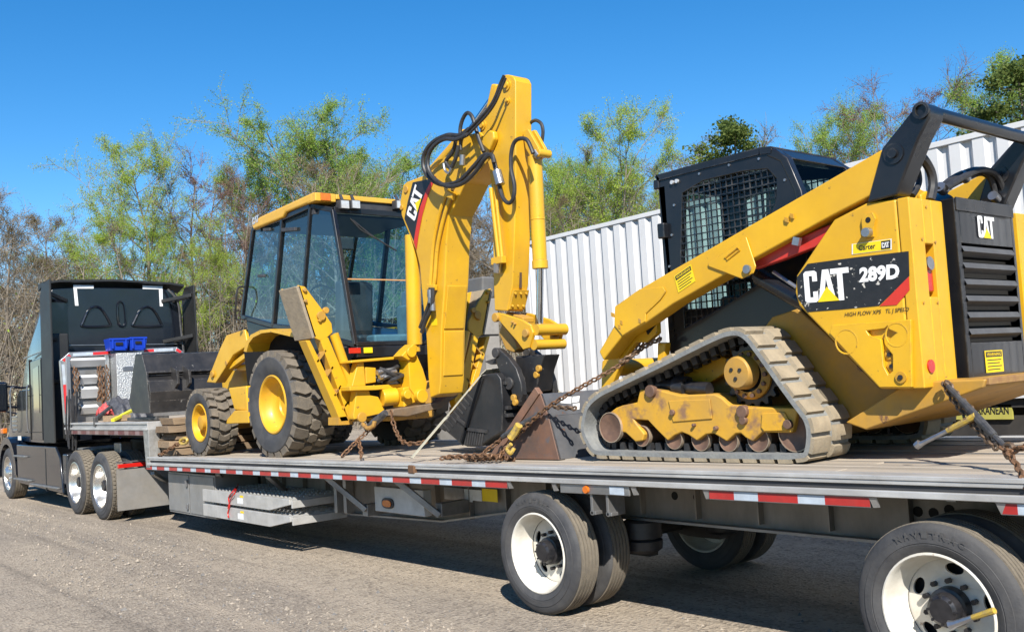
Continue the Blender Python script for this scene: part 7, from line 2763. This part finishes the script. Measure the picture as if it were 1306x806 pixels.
LEAF = {
    'green': leafmat('fresh_spring_leaves', (0.18, 0.31, 0.05), (0.28, 0.42, 0.075), (0.40, 0.50, 0.11)),
    'lime': leafmat('yellow_green_leaves', (0.22, 0.34, 0.045), (0.34, 0.46, 0.065), (0.46, 0.53, 0.10)),
    'red': leafmat('reddish_buds', (0.17, 0.075, 0.06), (0.21, 0.10, 0.08), (0.25, 0.15, 0.10)),
    'tan': leafmat('tan_catkins', (0.17, 0.13, 0.065), (0.23, 0.175, 0.085), (0.28, 0.22, 0.11)),
    'pine': leafmat('dark_pine_needles', (0.075, 0.12, 0.03), (0.13, 0.18, 0.045), (0.20, 0.24, 0.065)),
}
BARK = mat('grey_brown_bark', (0.23, 0.195, 0.155), (0.14, 0.118, 0.095), 6.0, 0.9, bump=0.4)
TWIG = mat('thin_grey_twigs', (0.24, 0.20, 0.155), (0.16, 0.13, 0.10), 3.0, 0.9)
TWIGR = mat('reddish_brown_twigs', (0.17, 0.105, 0.085), (0.11, 0.075, 0.06), 3.0, 0.9)

def limb(mb, a, d, length, r0, r1, r, n, sides, m=0, droop=0.0, wob=0.18):
    """a crooked tapering branch; returns points along it"""
    pts = [a.copy()]
    p = a.copy()
    dd = d.normalized()
    for i in range(n):
        dd = (dd + Vector((r.gauss(0, wob), r.gauss(0, wob), r.gauss(0, wob) + droop))).normalized()
        p = p + dd * length / n
        pts.append(p.copy())
    rs = [r0 + (r1 - r0) * i / n for i in range(n + 1)]
    mb.tube(pts, rs, sides, m=m)
    return pts

def leafquad(mb, c, s, r, m=0, flat=0.0):
    a = Vector((r.gauss(0, 1), r.gauss(0, 1), r.gauss(0, 1) * (1 - flat))).normalized()
    b = a.orthogonal().normalized()
    b = (b * math.cos(6.28 * r.random()) + a.cross(b) * math.sin(6.28 * r.random()))
    b = b.normalized()
    e = s * r.uniform(.6, 1.25)
    w = e * r.uniform(.45, .8)
    mb.add([c - a * e * .5, c + b * w * .5, c + a * e * .5, c - b * w * .5], [(0, 1, 2, 3)], m)

def make_tree(seed, kind, H=14.0, spread=0.34, base=0.3, leaf=0.16, per=7, nlimb=15, fork=0, twig_m=None, nsub=6, ntw=6, lean=0.0):
    """normal tree of height H standing at the origin: (trunk mesh object, crown mesh object)"""
    r = random.Random(seed)
    tk, cr = MB(), MB()
    r0 = H * .0128
    stems = []
    if fork:
        for k in range(fork):
            t = 6.283 * k / fork + r.random()
            d = Vector((math.cos(t) * .20 + lean, math.sin(t) * .20, 1))
            stems.append(limb(tk, Vector((math.cos(t) * .06, math.sin(t) * .06, -.1)), d, H * r.uniform(.82, .96), r0 * .85, r0 * .10, r, 12, 7, wob=.06, droop=.015))
    else:
        stems.append(limb(tk, Vector((0, 0, -.1)), Vector((lean, .02, 1)), H * .95, r0 * 1.15, r0 * .10, r, 14, 8, wob=.055, droop=.02))
    def twigs(pts, ln, cnt):
        for k in range(cnt):
            i = r.uniform(.25, 1.0) * (len(pts) - 1)
            p = pts[int(i)].lerp(pts[min(len(pts) - 1, int(i) + 1)], i - int(i))
            d = (pts[min(len(pts) - 1, int(i) + 1)] - pts[max(0, int(i) - 1)]).normalized()
            d = (d + Vector((r.gauss(0, .7), r.gauss(0, .7), r.gauss(.15, .6)))).normalized()
            tp = limb(cr, p, d, ln * r.uniform(.6, 1.3), H * .00075, H * .00030, r, 3, 3, m=1, wob=.2)
            for q in range(per):
                s = r.uniform(.15, 1.08) * 3
                j = min(2, int(s))
                c = tp[j].lerp(tp[j + 1], s - j)
                c = c + Vector((r.gauss(0, 1), r.gauss(0, 1), r.gauss(0, 1))) * (leaf * .5 + spread * .22)
                leafquad(cr, c, leaf, r)
    for st in stems:
        n = len(st) - 1
        for k in range(nlimb // len(stems)):
            f = base + (1 - base) * ((k + r.random()) / (nlimb // len(stems))) ** .9
            f = min(.97, f)
            i = f * n
            p = st[int(i)].lerp(st[min(n, int(i) + 1)], i - int(i))
            az = k * 2.4 + r.uniform(-.5, .5)
            up = r.uniform(.35, 1.0)
            shape = math.sin(math.pi * min(1, (f - base) / (1 - base) * .85 + .12)) ** .6
            L = H * spread * shape * r.uniform(.75, 1.2)
            rr = max(H * .0016, r0 * .42 * (1 - f * .75))
            lp = limb(tk, p, Vector((math.cos(az), math.sin(az), up)), L, rr, H * .0007, r, 6, 5, droop=.05, wob=.14)
            twigs(lp, L * .28, ntw // 2 + 1)
            for s in range(nsub):
                i2 = r.uniform(.25, 1.0) * 6
                p2 = lp[int(i2)].lerp(lp[min(6, int(i2) + 1)], i2 - int(i2))
                d0 = (lp[min(6, int(i2) + 1)] - lp[max(0, int(i2) - 1)]).normalized()
                d2 = d0 + Vector((r.gauss(0, .65), r.gauss(0, .65), r.gauss(.2, .5)))
                L2 = L * r.uniform(.28, .5)
                sp = limb(tk, p2, d2, L2, rr * .42, H * .0005, r, 4, 4, droop=.03, wob=.18)
                twigs(sp, L2 * .5, ntw)
    return tk, cr

def make_pine(seed, H=14.0):
    r = random.Random(seed)
    tk, cr = MB(), MB()
    st = limb(tk, Vector((0, 0, -.1)), Vector((.03, 0, 1)), H, H * .013, H * .002, r, 12, 8, wob=.03, droop=.02)
    for k in range(34):
        f = .45 + .55 * (k + r.random() * .8) / 34
        i = min(11.9, f * 12)
        p = st[int(i)].lerp(st[int(i) + 1], i - int(i))
        az = k * 2.4 + r.uniform(-.4, .4)
        g = (f - .45) / .55
        L = H * (.24 * (1 - g) ** .7 + .05) * r.uniform(.6, 1.25)
        lp = limb(tk, p, Vector((math.cos(az), math.sin(az), r.uniform(.05, .5))), L, H * .0035 * (1.2 - g), H * .0008, r, 5, 5, wob=.12, droop=.04)
        for s in range(11):
            i2 = r.uniform(.30, 1.0) * 5
            c0 = lp[int(i2)].lerp(lp[min(5, int(i2) + 1)], i2 - int(i2)) + Vector((r.gauss(0, 1), r.gauss(0, 1), abs(r.gauss(0, .5)))) * L * .12
            for q in range(40):
                c = c0 + Vector((r.gauss(0, 1), r.gauss(0, 1), r.gauss(0, .55))) * H * .019
                leafquad(cr, c, H * .0125, r)
    return tk, cr

PROTO = {}
def proto(key, maker, leaf, twig):
    tk, cr = maker
    t = tk.build('trunk', BARK, None, fix=False, angle=60)
    c = cr.build('crown', [leaf, twig], None, fix=False, angle=60)
    COL.objects.unlink(t)
    COL.objects.unlink(c)
    zz = sorted(v.co.z for v in c.data.vertices)
    zs = zz[int(len(zz) * .996)]
    up = [v.co for v in c.data.vertices if v.co.z > zs * .6]
    PROTO[key] = (t, c, zs * .985, sum(p.x for p in up) / len(up), sum(p.y for p in up) / len(up))
TH = 14.0
proto('green_a', make_tree(1, 'g', nlimb=28, spread=.30, base=.36, leaf=.066, per=46, fork=2, lean=-.05, ntw=7), LEAF['green'], TWIG)
proto('green_b', make_tree(2, 'g', nlimb=33, spread=.28, base=.38, leaf=.066, per=44, fork=3, ntw=7), LEAF['green'], TWIG)
proto('lime_a', make_tree(3, 'l', nlimb=24, spread=.31, base=.34, leaf=.064, per=46, lean=-.10, ntw=7), LEAF['lime'], TWIG)
proto('lime_b', make_tree(4, 'l', nlimb=26, spread=.36, base=.30, leaf=.068, per=62, fork=2, ntw=7), LEAF['lime'], TWIG)
proto('red_a', make_tree(5, 'r', nlimb=20, spread=.30, base=.28, leaf=.05, per=8, fork=2, ntw=13), LEAF['red'], TWIGR)
proto('tan_a', make_tree(6, 't', nlimb=22, spread=.30, base=.22, leaf=.06, per=14, ntw=11), LEAF['tan'], TWIG)
proto('tan_b', make_tree(7, 't', nlimb=20, spread=.26, base=.30, leaf=.05, per=7, fork=2, ntw=13), LEAF['tan'], TWIG)
proto('pine_a', make_pine(8), LEAF['pine'], TWIG)

def plant(key, px, py, D, label, group=None, rz=None, wide=1.0, name='tree', cat='tree'):
    r_ = ray(px, py)
    h = math.hypot(r_.x, r_.y)
    x, y = CAM.x + r_.x / h * D, CAM.y + r_.y / h * D
    top = CAM.z + D * r_.z / h
    s = top / PROTO[key][2]
    rz = RND.uniform(0, 6.28) if rz is None else rz
    ox, oy = PROTO[key][3] * s * wide, PROTO[key][4] * s * wide
    t = thing(name, (x - (ox * math.cos(rz) - oy * math.sin(rz)), y - (ox * math.sin(rz) + oy * math.cos(rz)), 0), label, cat, group)
    t.scale = (s * wide, s * wide, s)
    t.rotation_euler = (0, 0, rz)
    for o in PROTO[key][:2]:
        c = o.copy()
        COL.objects.link(c)
        c.parent = t
    return t

G = 'spring trees along the edge of the yard'
plant('lime_a', 172, 176, 50, 'tall yellow-green tree rising highest above the black tractor roof', G, wide=.85)
plant('lime_b', 212, 275, 47, 'rounded lime green tree right behind the tractor roof', G)
plant('lime_b', 140, 282, 53, 'low lime green tree left of the tall one over the tractor', G)
plant('red_a', 255, 196, 52, 'reddish bare tree between the tractor and the backhoe cab', G, name='bare_tree', wide=1.05)
plant('red_a', 300, 222, 49, 'dark slender bare tree just left of the backhoe roof', G, name='bare_tree', wide=.8)
plant('green_b', 395, 141, 52, 'tallest fresh green tree directly above the backhoe roof', G, wide=1.0)
plant('green_a', 450, 165, 54, 'fresh green tree above the right end of the backhoe roof', G, wide=.85)
plant('green_a', 480, 190, 51, 'lower green tree left of the raised digging arm', G, wide=.8)
plant('green_a', 332, 172, 55, 'fresh green tree above the front end of the backhoe roof', G, wide=.75)
plant('tan_a', 410, 208, 48, 'brownish budding tree close behind the backhoe roof', G, name='bare_tree')
plant('tan_b', 505, 236, 58, 'low brownish tree between the backhoe cab and the digging arm', G, name='bare_tree')
plant('tan_b', 560, 250, 58, 'brownish bare tree behind the digging arm', G, name='bare_tree')
plant('tan_b', 615, 238, 56, 'bare brown tree seen between boom and stick', G, name='bare_tree')
plant('lime_b', 752, 158, 50, 'broad yellow-green tree between the digging arm and the black cab', G, wide=1.0)
plant('green_a', 712, 185, 53, 'green tree close right of the hydraulic cylinder', G, wide=.8)
plant('lime_a', 800, 205, 52, 'smaller yellow-green tree left of the black cab', G, wide=.9)
plant('tan_a', 700, 250, 46, 'brown bare tree low above the left end of the container', G, name='bare_tree')
plant('tan_b', 826, 243, 55, 'low brown bush-like tree beside the black cab roof', G, name='bare_tree')
plant('pine_a', 935, 161, 50, 'dark green pine above the black cab roof', G, name='pine_tree', wide=1.15)
plant('green_a', 1066, 116, 52, 'thin pale green tree right of the black cab', G, wide=.75)
plant('red_a', 1128, 97, 51, 'bare reddish tree left of the black rear link', G, name='bare_tree', wide=.95)
plant('tan_b', 1030, 160, 56, 'low bare tree behind the rear of the black cab', G, name='bare_tree')
plant('green_a', 1285, 46, 54, 'tall pale green tree at the right edge above the container', G, wide=.9)
plant('pine_a', 1300, 84, 46, 'dark pine at the right edge above the container', G, name='pine_tree', wide=1.1)
plant('tan_b', 1205, 165, 54, 'low bare tree between the rear links', G, name='bare_tree')
plant('tan_a', 18, 267, 50, 'tan budding tree at the left edge of the photo', G, name='bare_tree')
plant('tan_a', 58, 277, 52, 'tan budding tree second from the left edge', G, name='bare_tree')
plant('tan_b', 92, 300, 50, 'thin greyish bare tree just left of the tractor roof', G, name='bare_tree')
plant('tan_b', -40, 262, 50, 'tan budding tree partly outside the left edge', G, name='bare_tree')
GW = 'bare brown trees massed in the woods'
r_ = random.Random(33)
for k in range(60):
    px = -90 + k * 13.2 + r_.uniform(-6, 6)
    D = r_.uniform(55, 74)
    hz = 545.0 - 0.0602 * (px + 398)
    py = hz - r_.uniform(120, 185) * (1.15 if px < 100 else 1.0 if px < 330 else 1.2)
    if 90 < px < 150: py += 10
    plant(['tan_b', 'tan_a', 'red_a', 'tan_b', 'tan_a'][k % 5 if k % 3 else 0], px, py, D, 'slender bare brown tree in the woods behind the trucks', GW, name='bare_tree', wide=r_.uniform(.9, 1.3))
for k in range(16):
    px = 690 + k * 42 + r_.uniform(-8, 8)
    hz = 545.0 - 0.0602 * (px + 398)
    plant(['tan_b', 'tan_a'][k % 2], px, hz - r_.uniform(215, 265), r_.uniform(56, 70), 'slender bare brown tree in the woods behind the trucks', GW, name='bare_tree', wide=1.2)

def underbrush():
    r = random.Random(77)
    q = MB()
    for k in range(1500):
        px = r.uniform(-120, 760)
        d = r.uniform(42, 60)
        v = ray(px, 500)
        h = math.hypot(v.x, v.y)
        p = Vector((CAM.x + v.x / h * d, CAM.y + v.y / h * d, -.05))
        H = r.uniform(1.5, 7.0) if r.random() < .7 else r.uniform(5, 9)
        m = 0 if r.random() < .6 else 1
        pts = limb(q, p, Vector((r.gauss(0, .18), r.gauss(0, .18), 1)), H, .022 + H * .0035, .006, r, 5, 3, m=m, wob=.1)
        for j in range(7):
            i = r.randint(1, 4)
            limb(q, pts[i], Vector((r.gauss(0, 1), r.gauss(0, 1), r.uniform(.1, 1))), H * r.uniform(.12, .3), .011, .005, r, 3, 3, m=m, wob=.25)
        if r.random() < .35:
            for j in range(26):
                c = pts[r.randint(1, 5)] + Vector((r.gauss(0, .4), r.gauss(0, .4), r.gauss(0, .4)))
                leafquad(q, c, .14, r, 2 if r.random() < .85 else 3)
    o = q.build('underbrush', [M['stem_pale'], TWIG, LEAF['tan'], LEAF['lime']], None, fix=False, angle=60)
    tag(o, 'tangled pale brown saplings and brush along the edge of the woods', None, kind='stuff')
M['stem_pale'] = mat('pale_dry_stems', (0.30, 0.25, 0.18), (0.22, 0.18, 0.13), 2.0, 0.9)
underbrush()

def reflection_woods():
    # unseen woods behind the camera, added to darken reflections in glass and paint
    r = random.Random(5)
    q = MB()
    for k in range(6500):
        a = math.radians(r.uniform(60, 262))
        d = r.uniform(62, 80)
        z = 21 * r.random() ** 1.15
        leafquad(q, Vector((CAM.x + math.cos(a) * d, CAM.y + math.sin(a) * d, z)), 2.0 - z * .05, r, 0 if z < 8 else 1)
    tag(q.build('reflection_woods', [LEAF['tan'], LEAF['green']], None, fix=False), 'unseen line of woods behind the camera, added for reflections', None, kind='stuff')
reflection_woods()
